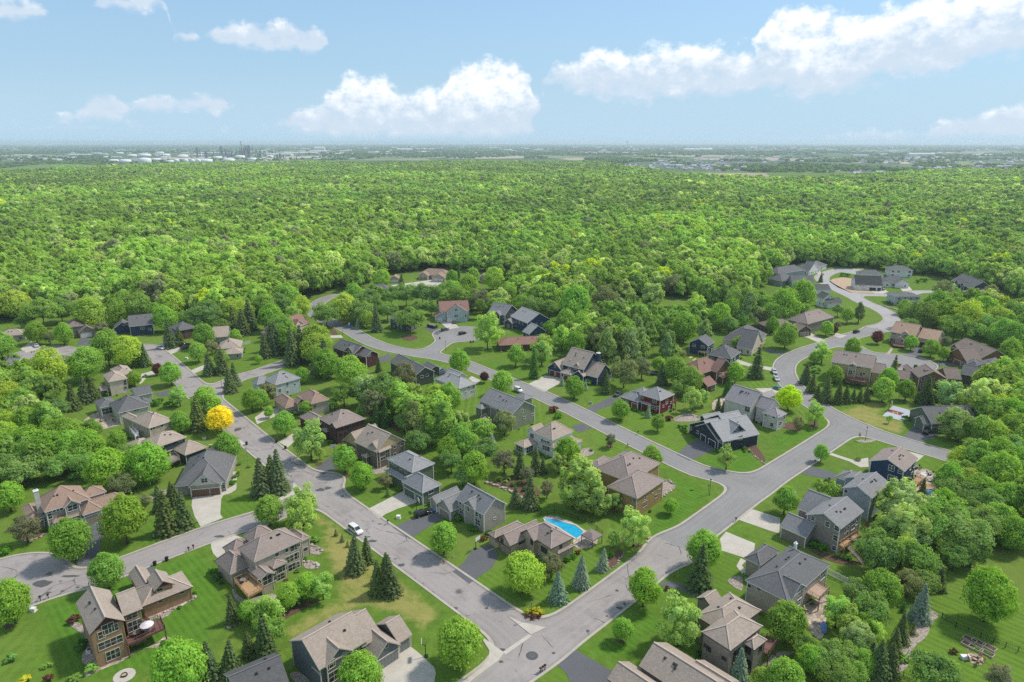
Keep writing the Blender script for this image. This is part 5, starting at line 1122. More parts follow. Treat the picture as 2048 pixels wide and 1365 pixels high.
TREES = """a0 m440,250,150 m850,460,122 m985,60,158 m85,720,140 m1430,1240,205 s1870,890,62 s1850,1300,88 s1690,1350,92 s2005,1160,70 s1340,182,98 s1480,135,85 n200,130,100 u30,310,55 u1310,1052,36 v590,1335,55 U390,1330,50 v90,1165,60 k680,1050,62 U590,860,55 v735,1245,68 m1985,790,72 u1545,650,20 u1060,140,30 Y200,1340,50 u700,980,30 v375,1225,40 u1240,880,40 k1780,500,50 u1700,470,40
a1 l370,60,130 s642,195,22 s692,243,25 s735,283,20 s800,488,88 s892,412,58 s985,665,80 s1085,668,90 s1040,560,70 m255,660,84 m390,585,92 l530,580,95 l80,780,120 s95,1190,100 d120,960,95 m1500,200,114 m1630,1030,172 m835,1310,172 v475,222,48 u1620,48,50 U1820,210,35 u1725,122,42 k345,720,60 u390,365,22 v120,890,60 u1780,130,30 k1830,150,30
a2 o90,480,150 n315,420,88 b370,720,80 b552,605,74 b725,468,54 U520,330,34 l980,110,140 l810,205,60 Y125,800,36 Y165,793,44 Y205,795,44 Y235,803,30 U120,832,26 U170,838,30 U215,835,28 m1540,290,132 s1500,618,112 m1055,600,122 l1340,850,190 m890,940,80 b1815,1370,82 o2010,1330,80 u790,345,36 u440,375,40 v1020,257,18 v1070,240,15 U1240,612,30 u480,350,30 u240,500,35 k1500,1130,40 u1300,1060,30 U1480,620,25
a3 m150,870,150 l225,930,100 l560,790,120 l660,870,120 d830,790,125 m920,600,138 d430,1200,115 d545,1175,115 d660,1290,110 m140,1330,140 s860,1345,110 s970,1310,85 s1062,1050,66 b1212,878,86 s1155,985,38 s1012,1150,62 t1770,650,178 v1097,1178,48 U1485,1115,36 d1350,1290,165 n1860,1320,100 d880,320,140 d1180,380,125 w1060,110,160 d1290,130,150 d1580,190,160 m1960,160,115 d1500,360,95 s1365,632,58 r1035,570,50 n1130,560,100 d1250,560,95 u370,240,52 u455,265,52 u645,372,38 v570,345,34 d1830,130,100 w700,1000,110 d700,650,90 m330,1180,100 a1080,800,30 d1450,60,140 d1700,100,130 m1850,60,120 d1400,240,110 d1640,330,100 d1250,430,100 l1080,300,110 d960,180,120 w1180,220,110 m760,900,90 l860,960,90 d300,1060,90 d560,1330,120 m760,1200,100 d720,1080,100 s900,1200,60 s820,1240,66 d640,1120,100
k3 u880,172,24 v930,168,18 k850,190,18 u962,202,24 v1002,192,18 k1022,232,24 u1062,252,20 U1090,270,22 k900,205,18 v915,185,14
b0 y1755,612,112 s1590,720,80 s1655,670,55 m1440,640,75 m1640,490,112 m1360,250,88 r1258,220,40 m1070,290,55 l1430,430,72 u1250,485,52 u1370,495,58 s1105,208,52 s1168,206,50 m1580,80,74 s1680,278,56 s1785,268,62 m1770,140,68 s1848,415,58 s1885,362,50 m2010,470,72 o1000,70,130 m850,50,130 m670,170,130 o380,220,150 d320,390,130 d200,300,100 o60,460,115 m170,500,120 m0,300,100 s590,555,66 s680,505,60 s752,485,60 d440,540,88 m430,740,110 m540,730,110 m240,800,120 m370,840,120 m60,840,110 d150,890,110 d160,1040,120 m700,850,118 m930,790,70 m850,1010,148 m1190,960,148 d1000,930,110 n960,1140,95 l630,690,60 m740,690,64 v600,1080,52 m1810,870,94 k1705,848,40 s1370,1235,34 s1290,1365,60 v1230,1215,36 n1140,1280,60 d560,950,100 l500,960,70 d440,1010,90 o60,640,100 d300,560,90 m210,640,110 o20,760,110 d20,1010,110 m560,820,110 d700,1000,90 u1160,280,22 u880,420,30 m60,1230,110 s1410,1330,60 k1050,1190,40 u1850,1130,30 u1845,1080,26 v1990,1000,20
b1 m30,460,70 n90,400,75 m100,560,38 m220,650,84 l430,780,138 l505,880,48 m705,930,94 t850,1065,84 n1035,1110,52 a1055,1245,26 s60,1240,95 s190,1215,92 s125,1160,75 m70,1310,108 l380,1290,130 t395,530,52 l625,480,56 m750,240,128 o470,45,120 s300,200,85 s360,160,70 n470,225,60 m370,265,58 s560,270,80 m560,170,108 w860,390,108 d1020,380,130 n1190,270,108 o1440,430,100 m1550,440,100 l1240,440,108 l1130,430,60 p1250,590,108 k1035,640,46 k962,655,36 a1035,690,46 a962,700,36 w1440,660,90 w1630,640,88 d1290,800,90 l1400,760,60 m1640,790,108 m1745,1010,104 d1650,1080,70 b1875,870,56 n1985,950,85 d1830,870,92 m1630,160,84 r1825,282,38 m1970,320,90 s985,250,32 n1990,640,88 u640,790,25 d700,420,90 d1090,480,90 s1320,650,70 m1540,860,90 d1560,960,80 s760,290,60 d860,560,60 m1380,520,90 d1180,640,70 p1300,720,80 u610,800,26 u560,540,24 u830,1090,20 u1140,1180,30 u330,560,28 u360,600,24 k1370,1290,30 u920,170,22 u960,165,22 u885,180,22
b2 m30,110,74 l240,80,100 a180,300,45 s752,425,46 s750,350,40 m500,360,74 b400,358,24 b585,396,24 v630,320,35 n900,230,118 n1040,210,80 s1200,355,52 m1310,230,98 m1440,310,90 d1330,370,58 l1450,450,84 l1530,440,60 m870,540,74 m1170,645,56 n790,790,48 t1120,930,80 l1715,930,74 U330,545,52 u370,595,40 m440,870,102 l370,960,70 w540,1110,168 w700,1260,108 l880,1240,68 s65,1090,62 s190,1065,56 s150,1345,76 s250,1060,40 n120,1060,55 n280,1180,60 v640,865,26 m1270,1310,55 v1440,1185,15 s1650,560,30 s1692,570,26 a1730,445,28 a1705,440,24 m1790,250,74 s1950,300,66 p950,60,128 p760,60,128 p1030,30,100 U1255,615,40 u1380,690,40 b1090,612,25 v1050,580,20 l1330,100,58 p1240,40,90 u1850,850,28 v1920,795,20 u1650,860,28 U1620,630,24 u980,545,24 u1100,570,24 u1200,590,20 s30,1330,55 d560,1290,70 m1180,180,60 d1400,400,50 u1340,680,24 u1380,720,24 u1860,880,16 u1900,880,16
b3 g170,445,104 l385,565,80 n240,650,52 s300,345,54 s350,415,48 s395,470,38 s462,495,62 s560,505,46 s625,498,46 s682,494,36 s732,492,36 s782,478,34 U825,400,36 m540,260,68 m925,380,84 m962,310,78 m1110,385,68 s1000,275,38 m375,125,50 v380,220,66 l440,80,78 m680,50,68 m1310,50,60 m1410,100,45 s1250,505,72 s1330,485,52 w1440,420,104 s1600,535,62 s1550,485,36 m1830,290,92 m1960,370,108 w1720,480,74 o1850,540,110 m1960,590,110 m1720,700,100 o1830,750,100 m1990,700,118 w1480,645,114 m1700,950,130 m1850,940,130 m1780,1050,120 o1600,1130,120 m1700,1190,120 d1640,1250,110 m1850,1080,150 m2000,950,80 u1120,612,34 l970,620,24 m430,890,54 v720,940,28 k485,1112,32 l420,1160,58 l520,1180,58 m140,1270,94 w1050,1270,165 s1222,1275,45 a1115,1200,30 w1280,1320,100 m1930,1250,118 d1560,1060,110 o1560,940,100 m1980,540,110 d1720,870,120 d1960,860,110 m1540,700,80 u1400,620,22 s1410,470,40 s1510,430,36 m1450,1110,110 d1500,1200,110 m1400,1290,100 d1760,1290,120 m2000,1130,110 o1880,1190,110 d1980,1060,100 d1620,1340,100 d1540,1300,90 k1180,200,24 u980,610,20 U1040,190,24
c0 m110,810,108 m280,720,84 t500,735,74 v115,920,64 m1330,620,98 n810,690,58 m1630,750,88 n1690,840,60 s1370,858,56 s1440,838,46 m1880,765,54 o720,560,155 d330,550,148 d480,540,110 d1080,520,128 o1370,490,118 d1560,480,108 d1650,590,128 o1830,570,112 s1950,760,72 s1880,750,55 d1780,680,78 s2010,720,80 o110,470,158 d200,640,70 n390,760,50 d620,560,80 m920,560,110 m1250,560,80 d1480,620,70 o1940,560,100
c1 d560,590,108 o470,790,128 m120,600,110 s970,728,52 d1230,620,112 l1850,700,138 m1000,300,74 s1165,362,30 m1565,280,54 a1622,318,22 m1740,270,54 o1900,290,90 o700,520,128 d850,560,100 d900,490,118 o880,610,70 d1080,440,98 d1200,430,98 d1330,420,98 d1450,430,90 m1560,400,98 m1700,370,98 d1610,450,90 n1790,460,98 o1900,460,78 m2010,400,80 d1290,530,58 d1050,560,78 s80,940,52 s170,915,70 s250,900,62 s330,930,60 m20,940,30 d200,680,98 m250,760,108 s130,885,62 d320,800,70 d60,520,110 m250,440,110 o360,520,90 l300,560,80 d1400,530,60 m790,440,100 s400,960,60 d180,500,100 b815,705,26 u880,690,24 u905,690,24
c2 m510,490,138 m60,500,80 d160,520,80 d300,530,80 n740,470,128 m870,530,88 w1110,430,108 l1470,480,90 m1660,590,98 p1540,720,92 m1380,680,108 p1250,770,98 p1110,730,82 m560,680,98 m720,700,98 d640,770,80 p760,830,110 p900,810,92 p1030,800,108 l400,760,98 m500,830,90 m300,690,58 l240,830,98 o900,690,70 m820,620,70 m1840,630,64 p1900,540,120 d1820,480,130 n1980,600,70 n1340,900,58 l1880,810,52 d1960,480,110 o420,450,110 d1000,560,70 m1200,640,70 d1300,620,80 m1750,560,90 n1280,340,90 w960,470,70 l1200,560,60 d1740,660,70 p1000,680,80 m430,640,90 u1180,580,40 u1280,590,40 v1340,560,40 v1230,540,30
c3 m130,480,168 m280,430,108 m60,570,90 d560,550,48 m640,590,58 p735,560,66 m145,745,94 m470,690,58 r535,705,28 n560,665,30 r880,765,46 m1150,805,58 m1310,850,64 d1150,600,100 d1250,590,118 m1350,520,118 n1400,400,98 m1440,570,118 o1600,600,128 d1500,680,118 n1430,800,40 m1720,560,120 n1780,400,60 o1850,620,120 d1980,600,120 m1880,720,110 d1640,720,90 m1980,760,100 d1780,680,100 l1560,720,60 u600,265,30 u640,270,26 u1250,310,30 u1200,320,26 m1100,520,60 u970,490,20 u1010,500,20 u1060,520,20 s420,330,20 u440,265,12 u540,220,12 d1120,680,70 l1480,400,60 m30,660,60 d260,560,70 m1940,880,90 d2030,690,80"""
def nearest_house(p):
    return min(HOUSES, key=lambda h: (h[0] - p).length)
VEG = []            # (object, adjective phrase, noun, size, house ref)
def jitter(c, r, k=.16): 
    a = 1 + r.uniform(-k, k); return (max(.004, c[0] * a * (1 + r.uniform(-.08, .08))), max(.004, c[1] * a), max(.003, c[2] * a * (1 + r.uniform(-.2, .2))))
def clear_of_houses(p, R):
    for base, ref, bl, L in HOUSES:
        if (base - p).length > 40 + R: continue
        for b in bl:
            s, t = block_uvz(b, p)
            if -.8 < s < b.u + .8 and -.8 < t < b.v + .8:
                ds = [(s + .8, -b.ex), (b.u + .8 - s, b.ex), (t + .8, -b.n), (b.v + .8 - t, b.n)]
                m, d = min(ds, key=lambda q: q[0]); p = p + Vector((d.x, d.y, 0)) * m
    return p
TREE_SPOTS = []
def add_tree(x, y, rpx, k, r):
    nm, ck, colr, ratio, adj = KIND[k]; ratio *= r.uniform(.93, 1.08)
    R = 4.
    for _ in range(4):
        Rz = R * ratio; hc = Rz * .86 + .5 + R * .12; p = G(x, y, hc); R = rpx * min(1.17, max(1.0, 1 + (scale_at(p) - 3.4) * .06)) / scale_at(p)
    R = min(max(R, .8), 9.5); Rz = R * ratio; hc = Rz * .86 + .5 + R * .12
    p.z = 0
    if ck == 'pine': hc = Rz * .9 + R * .1
    p = clear_of_houses(p, R)
    if road_dist(p.x, p.y) < .9:                                # a trunk never stands on the carriageway
        g0 = np.array([road_dist(p.x + 2, p.y) - road_dist(p.x - 2, p.y), road_dist(p.x, p.y + 2) - road_dist(p.x, p.y - 2)]); n_ = np.linalg.norm(g0)
        if n_ > 1e-6: q = g0 / n_ * (1.4 - road_dist(p.x, p.y)); p = p + Vector((q[0], q[1], 0))
    e = empty(nm, p, r.uniform(0, 6.28))
    obj('trunk', r.choice(TRUNKS), e, scale=(min(R, 5) * .8, min(R, 5) * .8, hc))
    obj('crown', r.choice(CROWNS[ck]), e, loc=(0, 0, hc), scale=(R * r.uniform(.94, 1.06), R * r.uniform(.94, 1.06), Rz), color=jitter(colr, r))
    VEG.append((e, adj, 'tree', R, nearest_house(p)[1], p)); TREE_SPOTS.append((p.x, p.y, R))
def add_spruce(x, y, rpx, k, r):
    nm, colr, adj = SPK[k]; p = G(x, y); R = min(max(rpx * 1.15 / scale_at(p), .4), 5.)
    p = G(x, y - rpx * .12); p = clear_of_houses(p, R); Hh = R * (3.4 if k != 'a' else 5.2) * r.uniform(.82, 1.16)
    if R < 1.2: Hh = R * 2.7
    e = empty(nm, p, r.uniform(0, 6.28)); e.rotation_euler.x = r.uniform(-.04, .04); e.rotation_euler.y = r.uniform(-.04, .04); obj('trunk', SPT, e, scale=(R, R, Hh))
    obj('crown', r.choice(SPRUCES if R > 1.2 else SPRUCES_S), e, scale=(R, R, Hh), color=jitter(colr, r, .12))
    VEG.append((e, adj, 'tree', R, nearest_house(p)[1], p)); TREE_SPOTS.append((p.x, p.y, R))
def add_bush(x, y, rpx, k, r):
    colr, adj = BUK[k]; p = G(x, y, .6); R = min(max(rpx / scale_at(p), .35), 3.); p = G(x, y, R * .5); p.z = 0; p = clear_of_houses(p, R)
    o = obj('shrub', r.choice(CROWNS['bush']), loc=(p.x, p.y, R * .62), rotz=r.uniform(0, 6.28), scale=(R, R, R * .72), color=jitter(colr, r))
    VEG.append((o, adj + ' shrub', 'shrub', R, nearest_house(p)[1], p))
tr = random.Random(5)
for line in TREES.split('\n'):
    items = line.split(); k = items[0]
    for it in items[1:]:
        c = it[0]; x, y, rr = map(float, it[1:].split(',')); fx, fy = FP(k, x, y); rp = rr / FR[k][2]
        if c in KIND: add_tree(fx, fy, rp, c, tr)
        elif c in SPK: add_spruce(fx, fy, rp, c, tr)
        else: add_bush(fx, fy, rp, c, tr)
# planting along the foundations
fs = random.Random(9)
for base, ref, bl, L in HOUSES:
    if scale_at(base) < 3.3: continue
    for b in bl:
        for a, e_, Lw, nn, gb in walls_of(b):
            if nn.dot(Vector((0, 0, CAM_H)) - a) < 0: continue
            s_ = fs.uniform(.5, 2.)
            while s_ < Lw - .5:
                p = a + e_ * s_ + nn * fs.uniform(.9, 1.5); s_ += fs.uniform(1.6, 5.)
                if fs.random() < .45 or any(in_block(q, p, .5, -1.) for q in bl) or road_dist(p.x, p.y) < 2 or any(inside((p.x, p.y), kp) for kp in POLYS_KEEP_CLEAR[:60] if abs(kp[0][0] - p.x) < 40 and abs(kp[0][1] - p.y) < 40): continue
                R = fs.uniform(.4, .95); k = fs.choice('uuukkvUY' if fs.random() < .4 else 'uukkv'); colr, adj = BUK[k]
                o = obj('shrub', fs.choice(CROWNS['bush']), loc=(p.x, p.y, R * .55), rotz=fs.uniform(0, 6.28), scale=(R, R, R * .7), color=jitter(colr, fs))
                VEG.append((o, 'low ' + adj + ' foundation shrub', 'shrub', R, ref, p))
# labels: what it is and which house it stands by; among alike ones at one house the largest and smallest are told apart by size
by = {}
for v in VEG: by.setdefault((v[1], v[4]), []).append(v)
for (adj, ref), vs in by.items():
    vs.sort(key=lambda v: -v[3]); n = len(vs)
    for i, v in enumerate(vs):
        ords = ['largest ', 'second largest ', 'third largest ', 'fourth largest ', 'fifth largest ', 'sixth largest ', 'seventh largest ', 'eighth largest ', 'ninth largest ', 'tenth largest ']
        size = '' if n == 1 else ('smallest ' if i == n - 1 else ords[min(i, 9)])
        if n == 2: size = ('larger ' if i == 0 else 'smaller ')
        tag(v[0], f"{size}{adj} near the {ref}", v[2], {'tree': 'yard trees', 'shrub': 'garden shrubs'}[v[2]])
# ------------------------------------------------------------------ vehicles
PROF = {'suv': [(-2.4,.35),(-2.4,.98),(-2.25,1.62),(-2.0,1.74),(.3,1.71),(1.05,1.10),(2.15,.99),(2.36,.8),(2.4,.35)],
        'sedan': [(-2.4,.3),(-2.4,.85),(-2.2,1.0),(-1.6,1.04),(-.9,1.42),(.3,1.42),(1.1,1.0),(2.2,.86),(2.38,.65),(2.4,.3)],
        'van': [(-2.5,.35),(-2.5,1.0),(-2.4,1.68),(-2.1,1.78),(.4,1.78),(1.5,1.12),(2.25,.96),(2.48,.75),(2.5,.35)],
        'mail': [(-2.2,.4),(-2.2,2.1),(.6,2.1),(.95,1.3),(1.85,1.15),(2.0,.8),(2.0,.4)],
        'pickup': [(-2.8,.4),(-2.8,1.0),(-.9,1.0),(-.88,1.06),(-.7,1.75),(.4,1.75),(1.1,1.1),(2.6,1.02),(2.78,.8),(2.8,.4)]}
CABIN = {'suv': (-2.1, .9, 1.02, 1.66), 'sedan': (-1.45, .95, .98, 1.36), 'van': (-2.2, 1.3, 1.04, 1.7), 'mail': (-.2, .7, 1.3, 1.95), 'pickup': (-.8, .95, 1.06, 1.68)}
def paint(nm, col):
    if 'paint_' + nm in MATS: return MATS['paint_' + nm]
    m, t, b = mat_base('paint_' + nm); t.put(b.inputs['Base Color'], t.mix(t.mapr(t.noise(wpos(t), 3., 3), .3, .7), tuple(c * .9 for c in col), tuple(min(1, c * 1.08) for c in col)))
    b.inputs['Roughness'].default_value = .28; b.inputs['Coat Weight'].default_value = .6; b.inputs['Coat Roughness'].default_value = .08; MATS['paint_' + nm] = m; return m
PAINT = {'white': (.70, .70, .70), 'black': (.012, .012, .014), 'silver': (.48, .50, .52), 'grey': (.09, .095, .10), 'teal': (.05, .22, .28), 'navy': (.02, .03, .06), 'blue': (.18, .26, .36)}
RUBBER = plain('rubber', (.014, .014, .014), .8); RIM = plain('rim', (.42, .42, .43), .3, metal=.8)
LAMP_R = plain('tail_lamp', (.35, .01, .01), .2); LAMP_W = plain('head_lamp', (.75, .75, .72), .1)
def body_mesh(ty, col):
    W = .93; P = PROF[ty]; zc = CABIN[ty][2]; mb = MB(); n = len(P)
    hw = lambda z: W if z <= zc else W - (z - zc) * .26
    L = [(x, hw(z), z) for x, z in P]; Rr = [(x, -hw(z), z) for x, z in P]
    tri = mgeo.tessellate_polygon([[Vector((x, z, 0)) for x, z in P]])
    mb.faces(L + Rr, [tuple(t) for t in tri] + [tuple(n + i for i in reversed(t)) for t in tri])
    for i in range(n): j = (i + 1) % n; mb.poly([L[i], L[j], Rr[j], Rr[i]], 0)
    me = mb.mesh('body_' + ty, paint(col, PAINT[col])); bm = bmesh.new(); bm.from_mesh(me); bmesh.ops.remove_doubles(bm, verts=bm.verts, dist=1e-4); bmesh.ops.recalc_face_normals(bm, faces=bm.faces)
    ed = [e for e in bm.edges if len(e.link_faces) == 2 and e.calc_face_angle() > .5]; bmesh.ops.bevel(bm, geom=ed, offset=.07, segments=2, affect='EDGES', profile=.6)
    for f in bm.faces: f.smooth = True
    bm.to_mesh(me); bm.free(); return me
def vglass(ty):
    x0, x1, z0, z1 = CABIN[ty]; mb = MB(); W = .945
    hw = lambda z: W - (z - z0) * .25
    P = PROF[ty]
    for s in (1, -1):                                   # side glass in two panes
        lean = .35 if ty in ('suv', 'van') else .5
        xa, xb = x0 + (.12 if ty != 'sedan' else lean), x1 - .62
        xm = (x0 + x1) / 2 - .1
        for (a, b, c, d) in ((x0 + .06, xm - .05, xa, xm - .05), (xm + .05, x1 - .08, xm + .05, xb)):
            mb.poly([(a, s * hw(z0), z0), (b, s * hw(z0), z0), (d, s * hw(z1), z1), (c, s * hw(z1), z1)])
    top = [p for p in P if p[1] > z1 - .05]; fr_ = max(top, key=lambda p: p[0]); bk = min(top, key=lambda p: p[0])
    nx = P[P.index(fr_) + 1]; pv = P[P.index(bk) - 1]
    for a, b, sg in ((fr_, nx, 1), (bk, pv, -1)):
        q = lambda t, dx=.012: (a[0] + (b[0] - a[0]) * t + sg * dx, a[1] + (b[1] - a[1]) * t + .012)
        (xa, za), (xb, zb) = q(.1), q(.92); mb.poly([(xa, .66, za), (xa, -.66, za), (xb, -.78, zb), (xb, .78, zb)])
    return mb.mesh('glass_' + ty, GLASS)
def wheel_parts():
    a = MB(); a.tube([(0, -.11, 0), (0, .11, 0)], .34, 16); b = MB(); b.tube([(0, -.12, 0), (0, .12, 0)], .20, 10); return a.mesh('tyre', RUBBER), b.mesh('rim', RIM)
TYRE, RIMM = wheel_parts()
def lamp_mesh(m): mb = MB(); mb.box(-.04, .04, -.17, .17, -.07, .07); return mb.mesh('lamp', m)
HL, TL = lamp_mesh(LAMP_W), lamp_mesh(LAMP_R)
def car(k, x, y, h0, h1, ty, col, label, name='parked_car', cat='car'):
    p = PG(k, x, y); d = PG(k, *h1) - PG(k, *h0); e = empty(name, (p.x, p.y, .03 if road_dist(p.x, p.y) < 0 else .06), math.atan2(d.y, d.x)); tag(e, label, cat, 'parked vehicles')
    obj('body', cached(('body', ty, col), lambda: body_mesh(ty, col)), e); obj('window', cached(('vg', ty), lambda: vglass(ty)), e)
    xs = [p_[0] for p_ in PROF[ty]]; f, r = max(xs), min(xs)
    for wx in (f - .95, r + .9):
        for s in (1, -1): wq = obj('wheel', TYRE, e, loc=(wx, s * .84, .34)); obj('rim', RIMM, wq)
    for s in (1, -1):
        obj('headlight', HL, e, loc=(f - .03, s * .66, .72)); obj('tail_light', TL, e, loc=(r + .03, s * .72, .88))
    return e
car('a1',798,160,(755,130),(840,190),'van','white','white minivan parked at the kerb of the worn street','parked_minivan','minivan')
car('a1',1332,30,(1285,44),(1385,12),'suv','black','black car on the asphalt drive of the grey gabled house')
car('b2',52,405,(10,385),(95,425),'mail','white','white mail truck driving past the sage green house','mail_truck','truck')
car('b2',850,433,(815,450),(890,410),'pickup','grey','dark grey pickup on the red house driveway','pickup_truck','pickup')
car('b3',1275,735,(1250,758),(1312,712),'suv','black','black car before the grey green garage doors')
car('c1',1513,715,(1480,722),(1545,706),'suv','grey','dark grey car at the edge of the round court')
car('c1',1652,745,(1622,752),(1685,736),'suv','black','black car standing out on the round court')
car('c1',1585,655,(1592,672),(1575,638),'sedan','grey','grey car on the sage house concrete driveway')
car('b3',50,255,(38,236),(62,275),'suv','silver','silver car at the kerb nearer the cream gabled house')
car('b3',67,310,(52,288),(84,332),'sedan','silver','silver car parked just behind another at the curve')
car('b3',84,388,(74,380),(102,390),'sedan','teal','teal car beside the white stucco house drive')
car('c3',706,732,(676,742),(738,722),'suv','black','black car at the kerb where pavement turns pale')
car('c3',1230,886,(1208,895),(1252,874),'suv','black','black car on the tan brick house driveway')
car('c3',912,390,(895,380),(932,400),'suv','black','black car on the pale drive beside the sandy lot')
car('c0',292,843,(282,825),(302,862),'sedan','silver','silver car on the ranch house concrete driveway')
car('c0',1285,862,(1246,850),(1322,874),'pickup','white','white pickup at the kerb with tools in its bed','pickup_truck','pickup')
car('c0',1488,838,(1460,846),(1518,830),'suv','black','black car higher on the drive behind two spruces')
car('c0',1480,858,(1455,866),(1512,850),'sedan','grey','grey car lower on the drive behind two spruces')
car('b1',1476,248,(1448,262),(1508,232),'van','blue','blue grey van on the olive green house drive','parked_van','van')

# ------------------------------------------------------------------ street furniture and yard things
def thing(name, k, x, y, label, cat, group=None, face=None, z=0.):
    p = PG(k, x, y, z); rz = 0.
    if face: d = PG(k, *face, z) - p; rz = math.atan2(d.y, d.x)
    return tag(empty(name, (p.x, p.y, z), rz), label, cat, group)
def part(e, name, mat, fn, key=None):
    def mk(): mb = MB(); fn(mb); return mb.mesh(name, mat)
    return obj(name, cached((name, key, mat.name), mk) if key is not None else mk(), e)
WOODP = plain('post_wood', (.12, .07, .045), .85, .2); MBOX = plain('mailbox_metal', (.10, .045, .04), .5)
def mailbox(k, x, y, lab):
    e = thing('mailbox', k, x, y, lab, 'mailbox', 'kerbside mailboxes')
    part(e, 'post', WOODP, lambda m: (m.box(-.07, .07, -.07, .07, 0, 1.15), m.box(-.06, .06, -.5, .5, .95, 1.05)), 0)
    def bx(m): m.tube([(-.26, 0, 1.2), (.26, 0, 1.2)], .15, 10); m.box(-.26, .26, -.15, .15, 1.06, 1.2)
    part(e, 'box', MBOX, bx, 0); part(e, 'flag', LAMP_R, lambda m: m.box(-.02, .02, .16, .2, 1.15, 1.4), 0)
for i, (k, x, y, w_) in enumerate([('a0',325,712,'near the turnaround, farther from the tan house'),('a0',388,695,'near the turnaround, closer to the tan house'),('a0',1512,318,'beside the kerb between bins and concrete drive'),('a0',1550,300,'nearest the beige house concrete drive'),
      ('a1',1055,100,'by the drive of the grey gabled house'),('a2',228,1290,'first of a trio by the cracked drive'),('a2',246,1278,'middle of a trio by the cracked drive'),('a2',262,1265,'last of a trio by the cracked drive'),('a2',1790,80,'at the kerb between two concrete drives'),
      ('b2',1007,745,'on the kerb below the red house lawn'),('b2',925,850,'on the kerb below the white house lawn'),('b3',375,978,'beside the young tree at the kerb')]):
    mailbox(k, x, y, 'post mounted mailbox ' + w_)
BINC = {'black': plain('bin_black', (.02, .022, .022), .5), 'blue': plain('bin_blue', (.02, .09, .22), .5), 'green': plain('bin_green', (.03, .07, .05), .5)}
def bin_(k, x, y, c, lab):
    e = thing('wheeled_bin', k, x, y, lab, 'bin', 'wheeled rubbish bins')
    def bd(m): m.faces([(-.25,-.28,.08),(.25,-.28,.08),(.25,.28,.08),(-.25,.28,.08),(-.32,-.36,1.0),(.32,-.36,1.0),(.32,.36,1.0),(-.32,.36,1.0)], [(3,2,1,0),(0,1,5,4),(1,2,6,5),(2,3,7,6),(3,0,4,7)])
    part(e, 'body', BINC[c], bd, c); part(e, 'lid', BINC[c], lambda m: (m.box(-.35, .35, -.39, .39, 1.0, 1.06), m.box(.33, .4, -.3, .3, .92, 1.0)), c)
    for s in (1, -1): obj('wheel', cached('binw', lambda: (lambda m: (m.tube([(0, -.03, 0), (0, .03, 0)], .12, 10), m.mesh('wheel', RUBBER))[1])(MB())), e, loc=(.28, s * .3, .12))
for k, x, y, c, w_ in [('a0',1240,428,'black','grey topped bin at the kerb by the tan house drive'),('a0',1335,392,'black','black bin at the kerb between tan house and mailboxes'),('b1',165,812,'black','black bin by the dark brown house drive, upper one'),('b1',236,862,'black','black bin by the dark brown house drive, lower one'),
      ('b1',1276,1255,'blue','blue bin before the green garage doors'),('b0',1973,828,'black','black bin by the grey flagpole house path'),('b0',1412,580,'green','green bin beside the cream pergola house'),('c1',1470,782,'black','dark bin at the lawn island tip'),('c1',1718,812,'black','dark bin beside the court, first of two'),('c1',1738,810,'black','dark bin beside the court, second of two'),('a1',1425,10,'blue','blue bin at the grey gabled garage')]:
    bin_(k, x, y, c, w_)
LENS = plain('lamp_glass', (.7, .68, .6), .3)
def street_lamp(k, x, y, lab, h=4.6):
    e = thing('street_lamp', k, x, y, lab, 'lamp', 'street lamps')
    part(e, 'pole', DARK, lambda m: (m.tube([(0, 0, 0), (0, 0, .5), (0, 0, .55), (0, 0, h)], [.14, .12, .07, .055], 8)), h)
    part(e, 'lamp_shade', DARK, lambda m: m.tube([(0, 0, h + .5), (0, 0, h + .62), (0, 0, h + .8)], [.26, .2, .03], 8), h)
    part(e, 'lantern', LENS, lambda m: m.tube([(0, 0, h), (0, 0, h + .5)], [.13, .21], 8), h)
for k, x, y, w_ in [('a2',155,868,'by the yellow shrub bed at the junction'),('b2',1580,1232,'with a green street sign at the corner lawn'),('b3',778,796,'on the rock bed by the stop sign'),('c1',696,792,'beside the maroon and grey house drive'),('c1',1518,878,'at the mouth of the round court'),('b0',1776,374,'at the side street corner by two spruces'),('b3',1368,208,'before the brown house with arched entry')]:
    street_lamp(k, x, y, 'black lantern street lamp ' + w_)
GREENS = plain('sign_green', (.02, .16, .08), .5); REDS = plain('sign_red', (.40, .02, .02), .5)
e = thing('street_sign', 'b2', 1568, 1225, 'green street name sign on a post at the corner', 'sign'); part(e, 'post', DARK, lambda m: m.box(-.03, .03, -.03, .03, 0, 3.0)); part(e, 'sign_plate', GREENS, lambda m: (m.box(-.45, .45, -.02, .02, 2.75, 2.95), m.box(-.02, .02, -.45, .45, 2.97, 3.17)))
e = thing('stop_sign', 'b3', 728, 797, 'red octagonal stop sign with a green street name above', 'sign', face=(500, 900))
part(e, 'post', RIM, lambda m: m.box(-.03, .03, -.03, .03, 0, 2.9)); part(e, 'sign_plate', REDS, lambda m: m.tube([(.035, 0, 2.15), (.065, 0, 2.15)], .4, 8)); part(e, 'street_plate', GREENS, lambda m: m.box(-.015, .015, -.42, .42, 2.7, 2.9))
fc = bpy.data.curves.new('lettering', 'FONT'); fc.body = 'STOP'; fc.size = .26; fc.align_x = 'CENTER'; fc.align_y = 'CENTER'; fc.extrude = .004; fc.materials.append(WHITE)
tmp = bpy.data.objects.new('tmp_text', fc); COL.objects.link(tmp); bpy.context.view_layer.update()
lme = bpy.data.meshes.new_from_object(tmp.evaluated_get(bpy.context.evaluated_depsgraph_get())); bpy.data.objects.remove(tmp)
fo_ = obj('lettering', lme, e, loc=(.075, 0, 2.15)); fo_.rotation_euler = (math.pi / 2, 0, math.pi / 2)
HYD = plain('hydrant_paint', (.42, .07, .02), .5)
